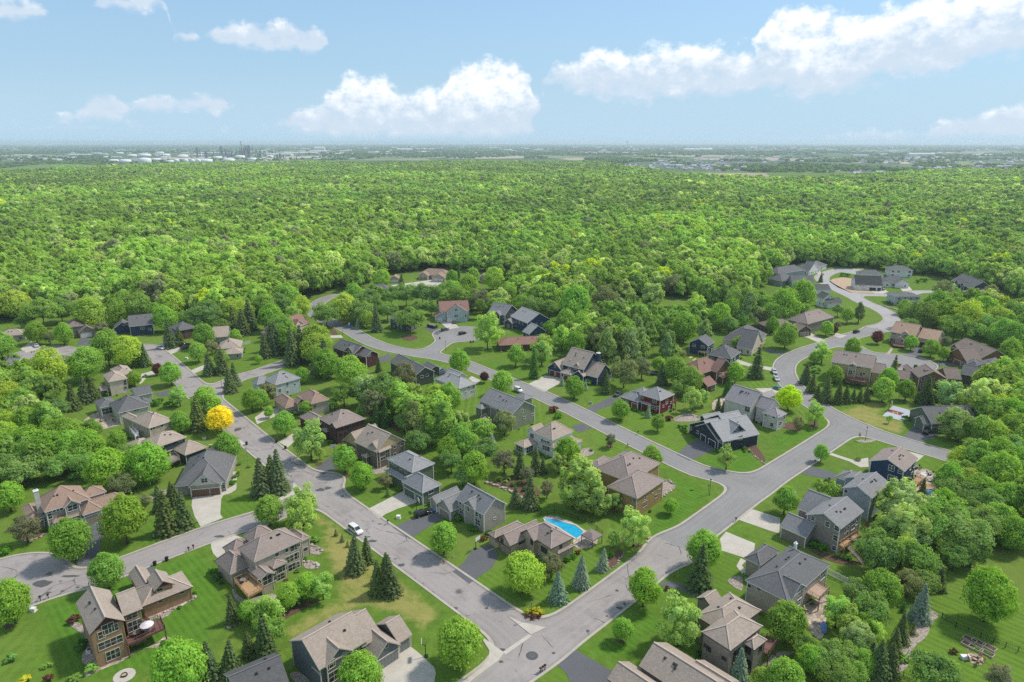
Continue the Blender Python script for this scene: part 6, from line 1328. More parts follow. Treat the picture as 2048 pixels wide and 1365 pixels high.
def hydrant(k, x, y, lab):
    e = thing('fire_hydrant', k, x, y, lab, 'hydrant', 'fire hydrants')
    part(e, 'barrel', HYD, lambda m: m.tube([(0, 0, 0), (0, 0, .06), (0, 0, .1), (0, 0, .6), (0, 0, .72), (0, 0, .82)], [.2, .2, .13, .13, .11, .03], 10), 0)
    part(e, 'outlet', HYD, lambda m: (m.tube([(-.24, 0, .5), (.24, 0, .5)], .06, 8), m.tube([(0, 0, .48), (0, -.22, .48)], .075, 8)), 0)
hydrant('a1',1505,415,'red fire hydrant on the lawn beside the tan pool house drive'); hydrant('a2',1300,525,'red fire hydrant under the maple near the asphalt drive')
UTIL = plain('utility_green', (.20, .26, .20), .6, .1)
def util(k, x, y, mat, lab, s=(.5, .4, .8)):
    e = thing('utility_box', k, x, y, lab, 'utility box', 'utility boxes'); part(e, 'cabinet', mat, lambda m: m.box(-s[0], s[0], -s[1], s[1], .06, s[2]), str(s)); part(e, 'lid', mat, lambda m: m.box(-s[0] - .05, s[0] + .05, -s[1] - .05, s[1] + .05, s[2], s[2] + .07), str(s)); part(e, 'pad', CONC, lambda m: m.box(-s[0] - .2, s[0] + .2, -s[1] - .2, s[1] + .2, 0, .06), str(s))
for k, x, y, m_, w_ in [('a0',268,795,WHITE,'white utility box beside the turnaround mailboxes'),('a1',1140,52,WHITE,'pale utility box on the grass beside the asphalt drive'),('b2',628,500,UTIL,'grey utility box on the navy house lawn'),('b0',1495,142,WHITE,'pale utility box on the lawn above the side street')]: util(k, x, y, m_, w_)
def pedestal(k, x, y, lab):
    e = thing('cable_pedestal', k, x, y, lab, 'pedestal', 'cable pedestals'); part(e, 'post', WHITE, lambda m: m.box(-.12, .12, -.12, .12, 0, .8), 0); part(e, 'cap', UTIL, lambda m: m.box(-.14, .14, -.14, .14, .8, .9), 0)
pedestal('a1',1582,365,'white cable pedestal on lawn by the hydrant'); pedestal('a0',1230,198,'white cable pedestal below the spruce pair'); pedestal('b0',1685,285,'white cable pedestal at the spruce corner')
def hoop(k, x, y, face, lab):
    e = thing('basketball_hoop', k, x, y, lab, 'basketball hoop', 'basketball hoops', face=face)
    part(e, 'pole', DARK, lambda m: (m.tube([(0, 0, 0), (0, 0, 2.9)], .08, 8), m.bar((0, 0, 2.6), (.7, 0, 3.1), .09)), 0); part(e, 'backboard', WHITE, lambda m: m.box(.7, .75, -.9, .9, 2.85, 3.9), 0)
    part(e, 'rim', HYD, lambda m: m.tube([(.97 + .22 * math.cos(a * .698), .22 * math.sin(a * .698), 3.05) for a in range(10)], .02, 5), 0); part(e, 'base', DARK, lambda m: m.box(-.5, .25, -.4, .4, .0, .22), 0)
for k, x, y, f, w_ in [('a0',818,180,(740,260),'beside the brown roofed house drive'),('a1',1758,300,(1850,340),'beside the tan pool house drive'),('a1',1358,1158,(1220,1170),'beside the slate blue house drive'),('b3',965,552,(1060,560),'at the painted backyard court'),('b1',1285,1362,(1390,1340),'beside the grey gabled house drive'),('b1',628,905,(590,960),'beside the yellow gabled house drive')]:
    hoop(k, x, y, f, 'black basketball hoop with white backboard ' + w_)
# gold letter on the court key
mm = MB(); M_ = plain('court_gold', (.55, .36, .03), .6)
c_ = PG('b3', 1018, 571, .078); dx = (PG('b3', 1088, 575, 0) - PG('b3', 950, 562, 0)); 
mm.box(-.95, -.55, -.8, .8, 0, .006); mm.box(.55, .95, -.8, .8, 0, .006)
for s in (1, -1): mm.faces([(s * .55, .8, .003), (s * .55, .25, .003), (0, -.45, .003), (0, .1, .003)], [(0, 1, 2, 3)])
tag(mm.build('court_emblem', M_, loc=c_, rotz=math.radians(-30)), 'gold letter M painted on the maroon court key', 'emblem')
# flagpole
e = thing('flagpole', 'b0', 1985, 990, 'white flagpole with drooping flag on the front lawn', 'flagpole')
part(e, 'pole', WHITE, lambda m: m.tube([(0, 0, 0), (0, 0, 6.2)], [.07, .04], 8)); part(e, 'flag', plain('flag_cloth', (.62, .60, .62), .8, .2), lambda m: [m.faces([(0, .02 * s, 6.0), (-.35, .10 * s, 5.9), (-.75, -.02, 5.55), (-.7, .1, 4.9), (-.3, -.08 * s, 4.85), (0, 0, 5.0)], [(0, 1, 2, 3, 4, 5)]) for s in (1, -1)]); part(e, 'finial', M_, lambda m: m.tube([(0, 0, 6.2), (0, 0, 6.28), (0, 0, 6.34)], [.04, .09, .03], 8))
# fire pits
def firepit(k, x, y, lab):
    e = thing('fire_pit', k, x, y, lab, 'fire pit', 'fire pits'); e.location.z = .07
    part(e, 'ring', DARK, lambda m: m.tube([(0, 0, 0), (0, 0, .35)], [.62, .55], 14, cap=False), 0); part(e, 'ash', SOIL, lambda m: m.tube([(0, 0, .0), (0, 0, .15)], .52, 14), 0)
p0 = PG('a0', 995, 1312); sheet('paving_circle', [p0 + Vector((2.0 * math.cos(a * .4189), 2.0 * math.sin(a * .4189), 0)) for a in range(15)], .065, CONC, thick=.06, lab='round pale paving circle on the rear lawn', cat='paving')
firepit('a0', 995, 1312, 'round steel fire pit on a paving circle behind the tan house'); firepit('a3', 1655, 1185, 'round fire pit ringed by timber chairs')
ADIR = plain('adirondack_wood', (.42, .28, .16), .7, .15)
def chair_(k, x, y, face, lab, z=.08, mat=None):
    e = thing('garden_chair', k, x, y, lab, 'chair', 'garden chairs', face=face, z=z); m_ = mat or ADIR
    part(e, 'seat', m_, lambda m: m.box(-.3, .35, -.3, .3, .32, .40), m_.name); part(e, 'backrest', m_, lambda m: m.box(-.32, .0, -.3, .3, .0, .08, 0, Matrix.Translation((-.22, 0, .38)) @ Matrix.Rotation(1.2, 4, 'Y') @ Matrix.Scale(2.6, 4, (1, 0, 0))), m_.name)
    for sx in (-.22, .28):
        for sy in (-.26, .26): obj('leg', cached(('cl', m_.name), lambda: (lambda m: (m.box(-.04, .04, -.04, .04, 0, .34), m.mesh('leg', m_))[1])(MB())), e, loc=(sx, sy, 0))
for x, y, w_ in [(1605,1150,'back'),(1690,1165,'back'),(1715,1200,'back'),(1668,1222,'back'),(1610,1185,'back')]: chair_('a3', x, y, (1655, 1185), 'timber garden chair facing the lawn fire pit')
TABLE = plain('table_top', (.20, .17, .15), .5); CLOTHW = plain('parasol_cloth', (.66, .60, .60), .8)
def table_set(k, x, y, z, lab, umb=False, n=4, mat=None):
    e = thing('patio_table', k, x, y, lab, 'table', 'patio tables', z=z)
    part(e, 'table_top', TABLE, lambda m: m.tube([(0, 0, .7), (0, 0, .75)], .65, 14), 0); part(e, 'pedestal', DARK, lambda m: (m.tube([(0, 0, 0), (0, 0, .7)], .06, 8), m.tube([(0, 0, 0), (0, 0, .05)], .3, 10)), 0)
    if umb: part(e, 'parasol', CLOTHW, lambda m: m.tube([(0, 0, 1.9), (0, 0, 2.3), (0, 0, 2.5)], [1.35, .6, .03], 10, cap=False), 0); part(e, 'parasol_pole', WHITE, lambda m: m.tube([(0, 0, .7), (0, 0, 2.5)], .03, 6), 0)
    for i in range(n):
        a = 6.283 * i / n + .5; c = chair_(k, x, y, None, lab.replace('table', 'chair').replace('round ', ''), z, TABLE) if 0 else None
        p = e.location + Vector((math.cos(a) * 1.05, math.sin(a) * 1.05, 0)); ce = tag(empty('patio_chair', p, a + math.pi), 'dark chair drawn up to the ' + lab, 'chair', 'patio chairs')
        part(ce, 'seat', DARK, lambda m: m.box(-.25, .25, -.25, .25, .40, .46), 'pc'); part(ce, 'backrest', DARK, lambda m: m.box(-.28, -.22, -.25, .25, .46, .95), 'pc'); part(ce, 'leg_frame', DARK, lambda m: [m.box(sx, sx + .04, sy, sy + .04, 0, .4) for sx in (-.25, .21) for sy in (-.25, .21)], 'pc')
table_set('a0', 1185, 965, 3.0, 'parasol table on the red deck', True, 2); table_set('a0', 1095, 990, 3.0, 'round table on the red deck', False, 4)
table_set('b3', 1300, 1068, .1, 'round table on the pale patio disc', False, 4); table_set('b3', 1305, 1120, .1, 'round table on the brown pavers by the pool deck', False, 3); table_set('b3', 1190, 1015, .1, 'round table beside the deep blue house', False, 4)
table_set('k2', 305, 655, 3.0, 'round table on the cedar deck', False, 3); table_set('k5', 530, 538, 3.0, 'round table on the stair deck', False, 4); table_set('b0', 820, 640, .1, 'round table on the pale green house patio', False, 3)
table_set('b3', 1155, 1100, 1.5, 'round table on the raised wood deck', False, 2)
# raised garden beds
SOILD = stonemat('garden_soil', (.09, .06, .045), 7.); BEDW = plain('bed_timber', (.45, .36, .28), .8)
for i, (x, y, grn) in enumerate([(1612,1028,0),(1682,1052,0),(1770,1092,0),(1602,1072,0),(1662,1098,1),(1752,1138,1)]):
    e = thing('raised_bed', 'a3', x, y, ('timber raised bed of green seedlings' if grn else 'timber raised bed of bare soil') + (' beside the fire pit' if i > 2 else ' along the black fence'), 'garden bed', 'raised garden beds', face=(x + 100, y + 55))
    part(e, 'frame', BEDW, lambda m: (m.box(-1.2, 1.2, -.7, -.6, 0, .4), m.box(-1.2, 1.2, .6, .7, 0, .4), m.box(-1.2, -1.1, -.6, .6, 0, .4), m.box(1.1, 1.2, -.6, .6, 0, .4)), 0); part(e, 'soil', SOILD, lambda m: m.box(-1.1, 1.1, -.6, .6, .02, .33), 0)
    if grn:
        o = obj('seedlings', CROWNS['bush'][0], e, loc=(0, 0, .4), scale=(1.0, .5, .16), color=(.06, .2, .02)); o['kind'] = 'stuff'
e = thing('storage_box', 'a3', 1575, 1175, 'white storage box by the fire pit lawn', 'box'); part(e, 'body', WHITE, lambda m: m.box(-.8, .8, -.4, .4, 0, .65)); part(e, 'lid', WHITE, lambda m: m.box(-.84, .84, -.44, .44, .66, .74))
def ac(k, x, y, lab):
    e = thing('air_conditioner', k, x, y, lab, 'air conditioner', 'air conditioners'); e.location.z = .09
    part(e, 'cabinet', plain('ac_metal', (.55, .55, .52), .5), lambda m: m.box(-.45, .45, -.45, .45, 0, .85), 0); part(e, 'grille', DARK, lambda m: m.tube([(0, 0, .85), (0, 0, .88)], .38, 12), 0)
ac('a0', 718, 1130, 'white air conditioner beside the tan house end wall'); ac('a2', 1562, 1212, 'grey air conditioner behind the taupe rock garden house'); ac('k1', 1150, 0, 'white air conditioner by the teal sided house'); ac('b3', 205, 1228, 'white air conditioner on the lawn by the kerb tree')
# swimming pools
def water_mat():
    m, t, b = mat_base('pool_water'); p = wpos(t); t.put(b.inputs['Base Color'], t.mix(t.mapr(t.noise(p, .9, 3), .3, .7), (.015, .30, .52), (.03, .42, .62))); b.inputs['Roughness'].default_value = .07
    bump(t, b, t.noise(p, 2.5, 3), .15, .05); return m
WATER = water_mat()
o = sheet('swimming_pool', [PG('k3', *q) for q in [(1142,405),(1200,410),(1262,430),(1322,447),(1368,482),(1352,505),(1328,520),(1285,492),(1220,450),(1150,418)]], .10, WATER, thick=.09, lab='bright blue in-ground swimming pool behind the tan house', cat='pool', kind='thing')
wm_ = plain('pool_coping', (.55, .50, .44), .8)
pts_ = [PG('k3', *q) for q in [(1138,402),(1200,405),(1264,426),(1326,443),(1376,482),(1356,510),(1328,526),(1280,496),(1215,454),(1146,421)]]
cm = MB()
for a, b in zip(pts_, pts_[1:] + pts_[:1]): cm.bar(a - o.location + Vector((0, 0, .10)), b - o.location + Vector((0, 0, .10)), .45, .12)
obj('coping', cm.mesh('coping', wm_), o)
e = thing('above_ground_pool', 'b3', 1297, 1240, 'oval above-ground pool set into a curved wood deck', 'pool', face=(1500, 1290))
PW = plain('pool_wall', (.06, .09, .15), .4)
part(e, 'pool_wall', PW, lambda m: [m.poly([(3.4 * math.cos(a), 2.4 * math.sin(a), 0), (3.4 * math.cos(b), 2.4 * math.sin(b), 0), (3.4 * math.cos(b), 2.4 * math.sin(b), 1.25), (3.4 * math.cos(a), 2.4 * math.sin(a), 1.25)]) for a, b in [(i * .2618, (i + 1) * .2618) for i in range(24)]])
part(e, 'water', plain('spa_water', (.16, .33, .42), .06), lambda m: m.poly([(3.38 * math.cos(i * .2618), 2.38 * math.sin(i * .2618), 1.1) for i in range(24)]))
part(e, 'rim', WHITE, lambda m: [m.bar((3.4 * math.cos(i * .2618), 2.4 * math.sin(i * .2618), 1.27), (3.4 * math.cos(i * .2618 + .2618), 2.4 * math.sin(i * .2618 + .2618), 1.27), .2, .06) for i in range(24)])
dkp = [PG('b3', *q, 1.2) for q in [(1170,1185),(1215,1150),(1300,1140),(1390,1175),(1385,1240),(1370,1205),(1310,1180),(1250,1185),(1215,1215),(1235,1275),(1190,1240)]]
sheet('pool_deck', dkp, 1.22, WOOD, thick=1.15, lab='curved cedar deck wrapping the oval pool', cat='deck', kind='thing')
sheet('wading_pool', [PG('a3', *q) for q in [(420,900),(450,880),(475,930),(460,990),(425,960)]], .35, plain('wading_blue', (.10, .22, .50), .2), thick=.3, smooth=1, lab='small blue pool on the terracotta patio', cat='pool', kind='thing')
# gazebo
e = thing('gazebo', 'k3', 1418, 548, 'brown soft-top gazebo on the pool patio', 'gazebo', face=(1450, 530)); GZ = plain('gazebo_cloth', (.24, .19, .18), .85)
part(e, 'canopy', GZ, lambda m: (m.faces([(-2,-2,2.5),(2,-2,2.5),(2,2,2.5),(-2,2,2.5),(-.5,-.5,3.4),(.5,-.5,3.4),(.5,.5,3.4),(-.5,.5,3.4)], [(0,1,5,4),(1,2,6,5),(2,3,7,6),(3,0,4,7),(4,5,6,7)]), [m.box(x0, x1, y0, y1, 2.2, 2.5) for x0, x1, y0, y1 in ((-2, 2, -2, -1.96), (-2, 2, 1.96, 2), (-2, -1.96, -1.96, 1.96), (1.96, 2, -1.96, 1.96))]))
for sx in (-1.85, 1.85):
    for sy in (-1.85, 1.85): obj('post', cached('gzp', lambda: (lambda m: (m.box(-.07, .07, -.07, .07, 0, 2.45), m.mesh('post', DARK))[1])(MB())), e, loc=(sx, sy, 0))
# fences
def fence(k, pts, h, mat, lab, pick=None, gap=.16, post=2.4, name='fence', rails=2):
    P = [PG(k, *q) for q in pts]; e = tag(empty(name, P[0]), lab, 'fence'); pk = 0
    pm = cached(('fpost', h, mat.name), lambda: (lambda m: (m.box(-.06, .06, -.06, .06, 0, h + .1), m.mesh('post', mat))[1])(MB()))
    kmm = cached(('fpick', h, mat.name, pick), lambda: (lambda m: (m.box(-.05 if pick != 'bar' else -.012, .05 if pick != 'bar' else .012, -.02 if pick != 'bar' else -.012, .02 if pick != 'bar' else .012, .08, h), m.mesh('picket', mat))[1])(MB()))
    bars = MB()
    for a, b in zip(P, P[1:]):
        d = b - a; L = d.length; rz = math.atan2(d.y, d.x); n = max(1, round(L / post)); rm = MB()
        for j in range(rails): z = .25 + (h - .4) * j / max(1, rails - 1); rm.bar(a - P[0] + Vector((0, 0, z)), b - P[0] + Vector((0, 0, z)), .05, .09 if pick != 'bar' else .04)
        obj('rail', rm.mesh('rail', mat), e)
        for i in range(n + 1): obj('post', pm, e, loc=a.lerp(b, i / n) - P[0], rotz=rz)
        if pick == 'slat':
            for i in range(int(L / gap)): obj('picket', kmm, e, loc=a.lerp(b, (i + .5) * gap / L) - P[0] + Vector((0, 0, 0)), rotz=rz)
        elif pick == 'bar':
            for i in range(int(L / .3)): q = a.lerp(b, (i + .5) * .3 / L) - P[0]; bars.bar(q + Vector((0, 0, .1)), q + Vector((0, 0, h)), .025)
    if bars.v: o = obj('bars', bars.mesh('bars', mat), e); o['kind'] = 'stuff'
fence('a3', [(485,505),(780,655)], 1.7, WHITE, 'white picket fence running downhill from the beige house', 'slat', .24)
fence('a3', [(1290,800),(1390,850),(1500,925),(1800,1050),(2100,1160)], 1.3, DARK, 'black metal fence crossing the rear lawns', 'bar')
fence('a3', [(980,1285),(1080,1320),(1180,1364)], 1.2, DARK, 'short black fence at the end of the gravel bed', 'bar')
fence('k1', [(708,312),(760,380),(825,468)], 1.5, DARK, 'dark mesh fence beside the brown roofed house garage', 'bar')
fence('c0', [(1925,838),(2002,820)], 1.7, WHITE, 'white panel fence beside the grey house', 'slat', .3)
fence('k3', [(1120,385),(1200,372),(1300,400),(1420,440),(1480,500)], 1.2, DARK, 'black pool fence behind the swimming pool', 'bar')
fence('b3', [(1040,490),(1180,525),(1290,555)], 3.0, DARK, 'tall dark net fence behind the painted court', 'bar', rails=3)
fence('c1', [(830,735),(850,745)], .8, WOODP, 'short timber rail beside the lawn island')if 0 else None
# stairs from the tall deck
e = thing('deck_stairs', 'k5', 585, 672, 'grey wooden stairs from the deck to the lawn', 'stairs', face=(492, 575)); top = PG('k5', 495, 570, 3.0); d_ = (V2(top) - V2(e.location)); L_ = d_.length; e.rotation_euler.z = math.atan2(d_.y, d_.x)
for i in range(12): obj('step', cached('dstep', lambda: (lambda m: (m.box(-.16, .16, -.55, .55, -.04, 0), m.mesh('step', WOODG))[1])(MB())), e, loc=(L_ * (i + .5) / 12, 0, 3.0 * (i + 1) / 12.5))
for s in (-.6, .6): part(e, 'stringer', WOODG, lambda m: (m.bar((0, s, .05), (L_, s, 2.95), .08, .25), m.bar((0, s, 1.0), (L_, s, 3.95), .07, .07), [m.bar((L_ * t, s, 3 * t), (L_ * t, s, 3 * t + 1), .05) for t in (.02, .2, .4, .6, .8, .98)]))
# portable toilet, dumpster, shed, trampoline, warning sign
BLUEP = plain('toilet_blue', (.03, .17, .45), .5)
e = thing('portable_toilet', 'c1', 747, 690, 'blue portable toilet at the kerb of the curving street', 'toilet'); part(e, 'cabin', BLUEP, lambda m: m.box(-.6, .6, -.6, .6, 0, 2.1)); part(e, 'roof', WHITE, lambda m: m.tube([(0, -.62, 2.08), (0, .62, 2.08)], [.55, .55], 8)); part(e, 'door', plain('toilet_door', (.06, .25, .55), .5), lambda m: m.box(-.42, .42, -.64, -.6, .1, 1.95))
e = thing('warning_sign', 'c1', 712, 668, 'orange diamond road work sign near the portable toilet', 'sign'); part(e, 'post', DARK, lambda m: m.box(-.03, .03, -.03, .03, 0, 1.5)); part(e, 'sign_plate', plain('orange', (.60, .20, .01), .5), lambda m: m.poly([(0, -.04, 1.0), (.7, -.04, 1.7), (0, -.04, 2.4), (-.7, -.04, 1.7)]))
NAV = paint('navy', PAINT['navy']); d_ = PG('c1', 1445, 690) - PG('c1', 1372, 672)
e = thing('dumpster', 'c1', 1410, 690, 'dark blue roll-off dumpster heaped with debris on the driveway', 'dumpster'); e.rotation_euler.z = math.atan2(d_.y, d_.x); e.location.z = .06
part(e, 'container', NAV, lambda m: (m.box(-3.2, 3.2, -1.15, -1.05, .2, 1.5), m.box(-3.2, 3.2, 1.05, 1.15, .2, 1.5), m.box(-3.2, -3.1, -1.05, 1.05, .2, 1.5), m.box(3.1, 3.2, -1.05, 1.05, .2, 1.5), m.box(-3.1, 3.1, -1.05, 1.05, .2, .3), [m.box(x, x + .1, -1.22, -1.15, .2, 1.5) for x in (-2.5, -1.2, 0, 1.2, 2.4)]))
o = part(e, 'debris', GRAVEL, lambda m: [m.box(-.5, .5, -.3, .3, -.15, .2, 0, Matrix.Translation((RND.uniform(-2.6, 2.6), RND.uniform(-.7, .7), RND.uniform(1.1, 1.5))) @ Matrix.Rotation(RND.uniform(0, 3), 4, 'Z')) for _ in range(26)]); o['kind'] = 'stuff'
e = thing('garden_shed', 'c0', 845, 618, 'white garden shed at the edge of the forest lawn', 'shed'); part(e, 'wall', siding('white', WALLC['white']), lambda m: m.box(-2.6, 2.6, -1.6, 1.6, 0, 2.3)); part(e, 'roof', roofmat('grey', ROOFC['grey']), lambda m: m.faces([(-2.8, -1.8, 2.25), (2.8, -1.8, 2.25), (2.8, 0, 3.1), (-2.8, 0, 3.1), (2.8, 1.8, 2.25), (-2.8, 1.8, 2.25)], [(0, 1, 2, 3), (3, 2, 4, 5), (1, 4, 2), (0, 3, 5), (0, 5, 4, 1)])); part(e, 'door', DARK, lambda m: m.box(-.6, .6, -1.64, -1.6, .05, 2.0))
e = thing('trampoline', 'b2', 1135, 262, 'round dark trampoline under the trees behind the navy house', 'trampoline'); part(e, 'mat', BLACKP, lambda m: m.tube([(0, 0, .88), (0, 0, .9)], 2.0, 18)); part(e, 'pad', plain('pad_grey', (.3, .32, .34), .7), lambda m: [m.bar((2.1 * math.cos(i * .349), 2.1 * math.sin(i * .349), .92), (2.1 * math.cos(i * .349 + .349), 2.1 * math.sin(i * .349 + .349), .92), .3, .06) for i in range(18)])
for i in range(6): obj('leg', cached('trleg', lambda: (lambda m: (m.tube([(0, 0, 0), (0, 0, .9)], .04, 6), m.mesh('leg', RIM))[1])(MB())), e, loc=(2.0 * math.cos(i * 1.047), 2.0 * math.sin(i * 1.047), 0))
LUM = plain('lumber', (.58, .42, .24), .8, .15)
for i, (x, y, w_) in enumerate([(1430,930,'farther'),(1455,948,'nearer')]):
    e = thing('lumber_stack', 'c2', x, y, f'low stack of pale boards on the lawn, {w_} one to the deck frame' if 0 else ('long low stack of pale boards on the lawn' if i == 0 else 'short stack of pale boards beside the timber frame'), 'lumber', face=(x + 60, y - 40))
    for j in range(4 if i == 0 else 3): obj('board', cached('board', lambda: (lambda m: (m.box(-1.8, 1.8, -.14, .14, 0, .1), m.mesh('board', LUM))[1])(MB())), e, loc=(0, -.5 + .33 * j, .02 + .11 * (j % 2)))
e = thing('timber_frame', 'c2', 1530, 915, 'unfinished pale timber deck frame behind the navy house', 'frame', face=(1590, 880))
for x in (-2.5, 0, 2.5):
    for y in (-1.6, 1.6): obj('post', cached('tfp', lambda: (lambda m: (m.box(-.09, .09, -.09, .09, 0, 2.2), m.mesh('post', LUM))[1])(MB())), e, loc=(x, y, 0))
for j in range(9): obj('joist', cached('tfj', lambda: (lambda m: (m.box(-.04, .04, -1.75, 1.75, 0, .24), m.mesh('joist', LUM))[1])(MB())), e, loc=(-2.6 + .65 * j, 0, 2.2))
for x, y, lab in [(280,790,'pale lounge chair on the terracotta patio')]: chair_('a3', x + 20, y, (500, 900), lab, .09, plain('lounge', (.55, .46, .34), .7))
# boulders edging the beds
def rock_mesh(seed):
    rg = random.Random(seed); bm = bmesh.new(); bmesh.ops.create_icosphere(bm, subdivisions=1, radius=1.)
    for v in bm.verts: v.co *= rg.uniform(.72, 1.15); v.co.z *= .6
    me = bpy.data.meshes.new('boulder'); bm.to_mesh(me); bm.free(); me.materials.append(ROCK); return me
RK = [rock_mesh(i) for i in range(4)]
for k, pts, n, sz, w_ in [('k3',[(795,192),(850,205),(920,232),(985,268),(1030,300)],26,.55,'terrace edge behind the tan pool house'),('a0',[(1200,860),(1330,800),(1450,750),(1560,690)],22,.45,'rock bed behind the tan red gabled house'),('k1',[(105,562),(150,575),(210,555),(262,530)],12,.4,'mulch bed of the brown roofed house'),
      ('a2',[(672,470),(720,485),(790,462),(850,405),(885,345)],22,.28,'blue spruce bed by the street'),('b2',[(1890,870),(1940,920),(1990,960),(2030,985)],14,.4,'terraced steps of the charcoal house'),('k2',[(740,515),(790,508),(832,530),(828,558)],10,.5,'small rock ring of the beige house'),
      ('k2',[(775,390),(830,405),(862,440)],9,.5,'rock slope beside the beige house'),('k4',[(650,185),(700,185),(735,215),(700,250),(650,280)],14,.5,'pale rock garden of the ochre house'),('c3',[(920,520),(980,535),(1050,555)],14,.7,'retaining wall of the pale modern house'),('a2',[(1085,205)],1,1.1,'mulch bed under the pale birch'),
      ('b2',[(1300,630),(1350,600),(1420,590),(1490,610)],14,.5,'rock garden of the red house'),('k1',[(838,330),(880,298),(930,288)],9,.5,'curved stone seat by the spruce pair'),('b1',[(1850,1130),(1930,1160),(2040,1210)],12,.5,'slope above the grey gabled house lawn')]:
    P = [PG(k, *q) for q in pts]; rg = random.Random(w_)
    for i in range(n):
        t = i / max(1, n - 1) * (len(P) - 1); j = min(int(t), max(0, len(P) - 2)); q = P[j].lerp(P[min(j + 1, len(P) - 1)], t - j) + Vector((rg.uniform(-.3, .3), rg.uniform(-.3, .3), 0)); s = sz * rg.uniform(.6, 1.3)
        tag(obj('boulder', RK[rg.randrange(4)], loc=(q.x, q.y, s * .35), rotz=rg.uniform(0, 6), scale=(s, s * rg.uniform(.7, 1.1), s)), 'pale boulder edging the ' + w_, 'boulder', 'landscape boulders')
# dark repair patches, drains and covers in the worn street
PATCH = asphalt('patch_asphalt', .088, False)
for k, x, y, w_, h_ in [('a1',935,235,85,26),('a1',1165,425,60,30),('a1',900,200,30,12),('a1',1265,536,34,14),('a1',1408,645,36,16),('a1',1592,772,60,26),('a1',1845,772,34,20),('a1',1112,378,30,12),('a1',1965,1105,70,34),('a1',1962,1200,46,26),('a1',935,75,24,10),('a1',990,98,44,12),
      ('a0',345,575,170,55),('a0',560,515,160,18),('a0',620,605,40,14),('a0',500,635,36,14),('a0',390,645,50,14),('a0',400,508,36,12),('a0',1755,198,95,22),('a0',485,555,26,10),('b1',515,1190,90,30),('b1',575,1175,60,30),('b1',415,1158,30,20),('b1',490,1088,40,10),('b1',280,1078,24,10),('b1',690,1240,30,14),
      ('a2',840,632,36,22),('a2',900,738,30,22),('a2',607,955,36,26),('a2',332,1130,32,24),('a2',758,836,26,16),('a2',1242,488,44,24),('a2',860,770,60,30),('b0',1900,705,60,30),('b0',1690,400,26,16)]:
    P = PG(k, x, y); ex_ = (PG(k, x + w_ / 2, y) - P).length; ey_ = (PG(k, x, y - h_ / 2) - P).length; rg = random.Random(x * 7 + y)
    pts = [P + Vector((ex_ * math.cos(a * .628) * rg.uniform(.7, 1.1), ey_ * math.sin(a * .628) * rg.uniform(.6, 1.1), 0)) for a in range(10)]
    sheet('road_patch', pts, .026, PATCH, lab='dark tar patch in the worn street', cat='road patch', clear=False)
for k, x, y, r_, w_ in [('a2',160,1152,1.25,'wide round cover in the near junction'),('b0',1708,400,.5,'small round cover at the side street mouth'),('c1',1635,812,.5,'round cover at the court mouth')]:
    e = thing('manhole_cover', k, x, y, w_, 'manhole cover'); e.location.z = .027; part(e, 'collar', PATCH, lambda m: m.poly([(r_ * math.cos(i * .2618), r_ * math.sin(i * .2618), 0) for i in range(24)])); part(e, 'lid', plain('cast_iron', (.11, .10, .10), .6), lambda m: m.tube([(0, 0, 0), (0, 0, .012)], r_ * .55, 20))
# ------------------------------------------------------------------ forest (instanced, nobody could count it)
LOD = [[], [], []]
FK = ['round', 'round', 'oval', 'spread', 'round', 'willow']
for i, kd in enumerate(FK):
    LOD[0].append(crown(300 + i, 44, 3200, .105 if kd != 'willow' else .075, kd, LEAFI))
    LOD[1].append(crown(320 + i, 26, 900, .18 if kd != 'willow' else .13, kd, LEAFI))
    LOD[2].append(crown(340 + i, 14, 300, .29, 'round', LEAFI))
fcol = bpy.data.collections.new('forest_kinds')
for L in range(3):
    for i, me in enumerate(LOD[L]):
        o = bpy.data.objects.new('kind_%d_%02d' % (L, i), me); fcol.objects.link(o)
def poly_px(pts, k='f'): return [(q.x, q.y) for q in (PG(k, *p) for p in pts)]
WOODS = [poly_px([(-1500,690),(-300,668),(0,650),(40,640),(130,633),(215,628),(330,628),(395,638),(450,648),(520,640),(548,652),(560,625),(600,600),(640,590),(700,585),(735,575),(775,553),(830,542),(900,540),(985,548),(1015,575),(1040,605),(1100,630),(1150,622),(1200,610),(1262,598),(1390,598),(1430,622),(1460,600),(1505,585),(1525,565),(1550,550),(1600,534),(1660,534),(1720,539),(1800,546),(1830,552),(1900,561),(1960,578),(2048,602),(2400,640),(3600,700),(3600,348),(2100,346),(1990,352),(1860,350),(1700,362),(1560,366),(1420,362),(1330,352),(1250,340),(1180,326),(1000,318),(800,316),(640,322),(500,330),(380,334),(200,340),(120,348),(0,352),(-1500,352)]),
         poly_px([(1820,655),(1860,634),(1920,631),(2048,634),(2400,660),(2500,760),(2048,705),(1985,690),(1960,670),(1900,665),(1830,660)]),
         poly_px([(1960,790),(2048,760),(2300,800),(2300,1150),(2080,1090),(2020,1030),(1960,1010),(1945,930)]),
         poly_px([(-700,700),(-20,762),(100,768),(105,815),(122,865),(112,925),(170,935),(215,978),(150,985),(60,985),(0,1000),(-300,1010),(-700,950)]),
         poly_px([(720,842),(780,818),(850,832),(900,862),(990,902),(990,936),(930,916),(840,872),(760,856)]),
         poly_px([(735,620),(790,610),(860,613),(1000,622),(1000,632),(960,640),(890,620),(800,612),(760,625)]),
         poly_px([(1130,690),(1180,640),(1260,650),(1330,650),(1400,640),(1420,660),(1330,700),(1250,710),(1180,720)])]
WB = [(min(p[0] for p in w), max(p[0] for p in w), min(p[1] for p in w), max(p[1] for p in w)) for w in WOODS]
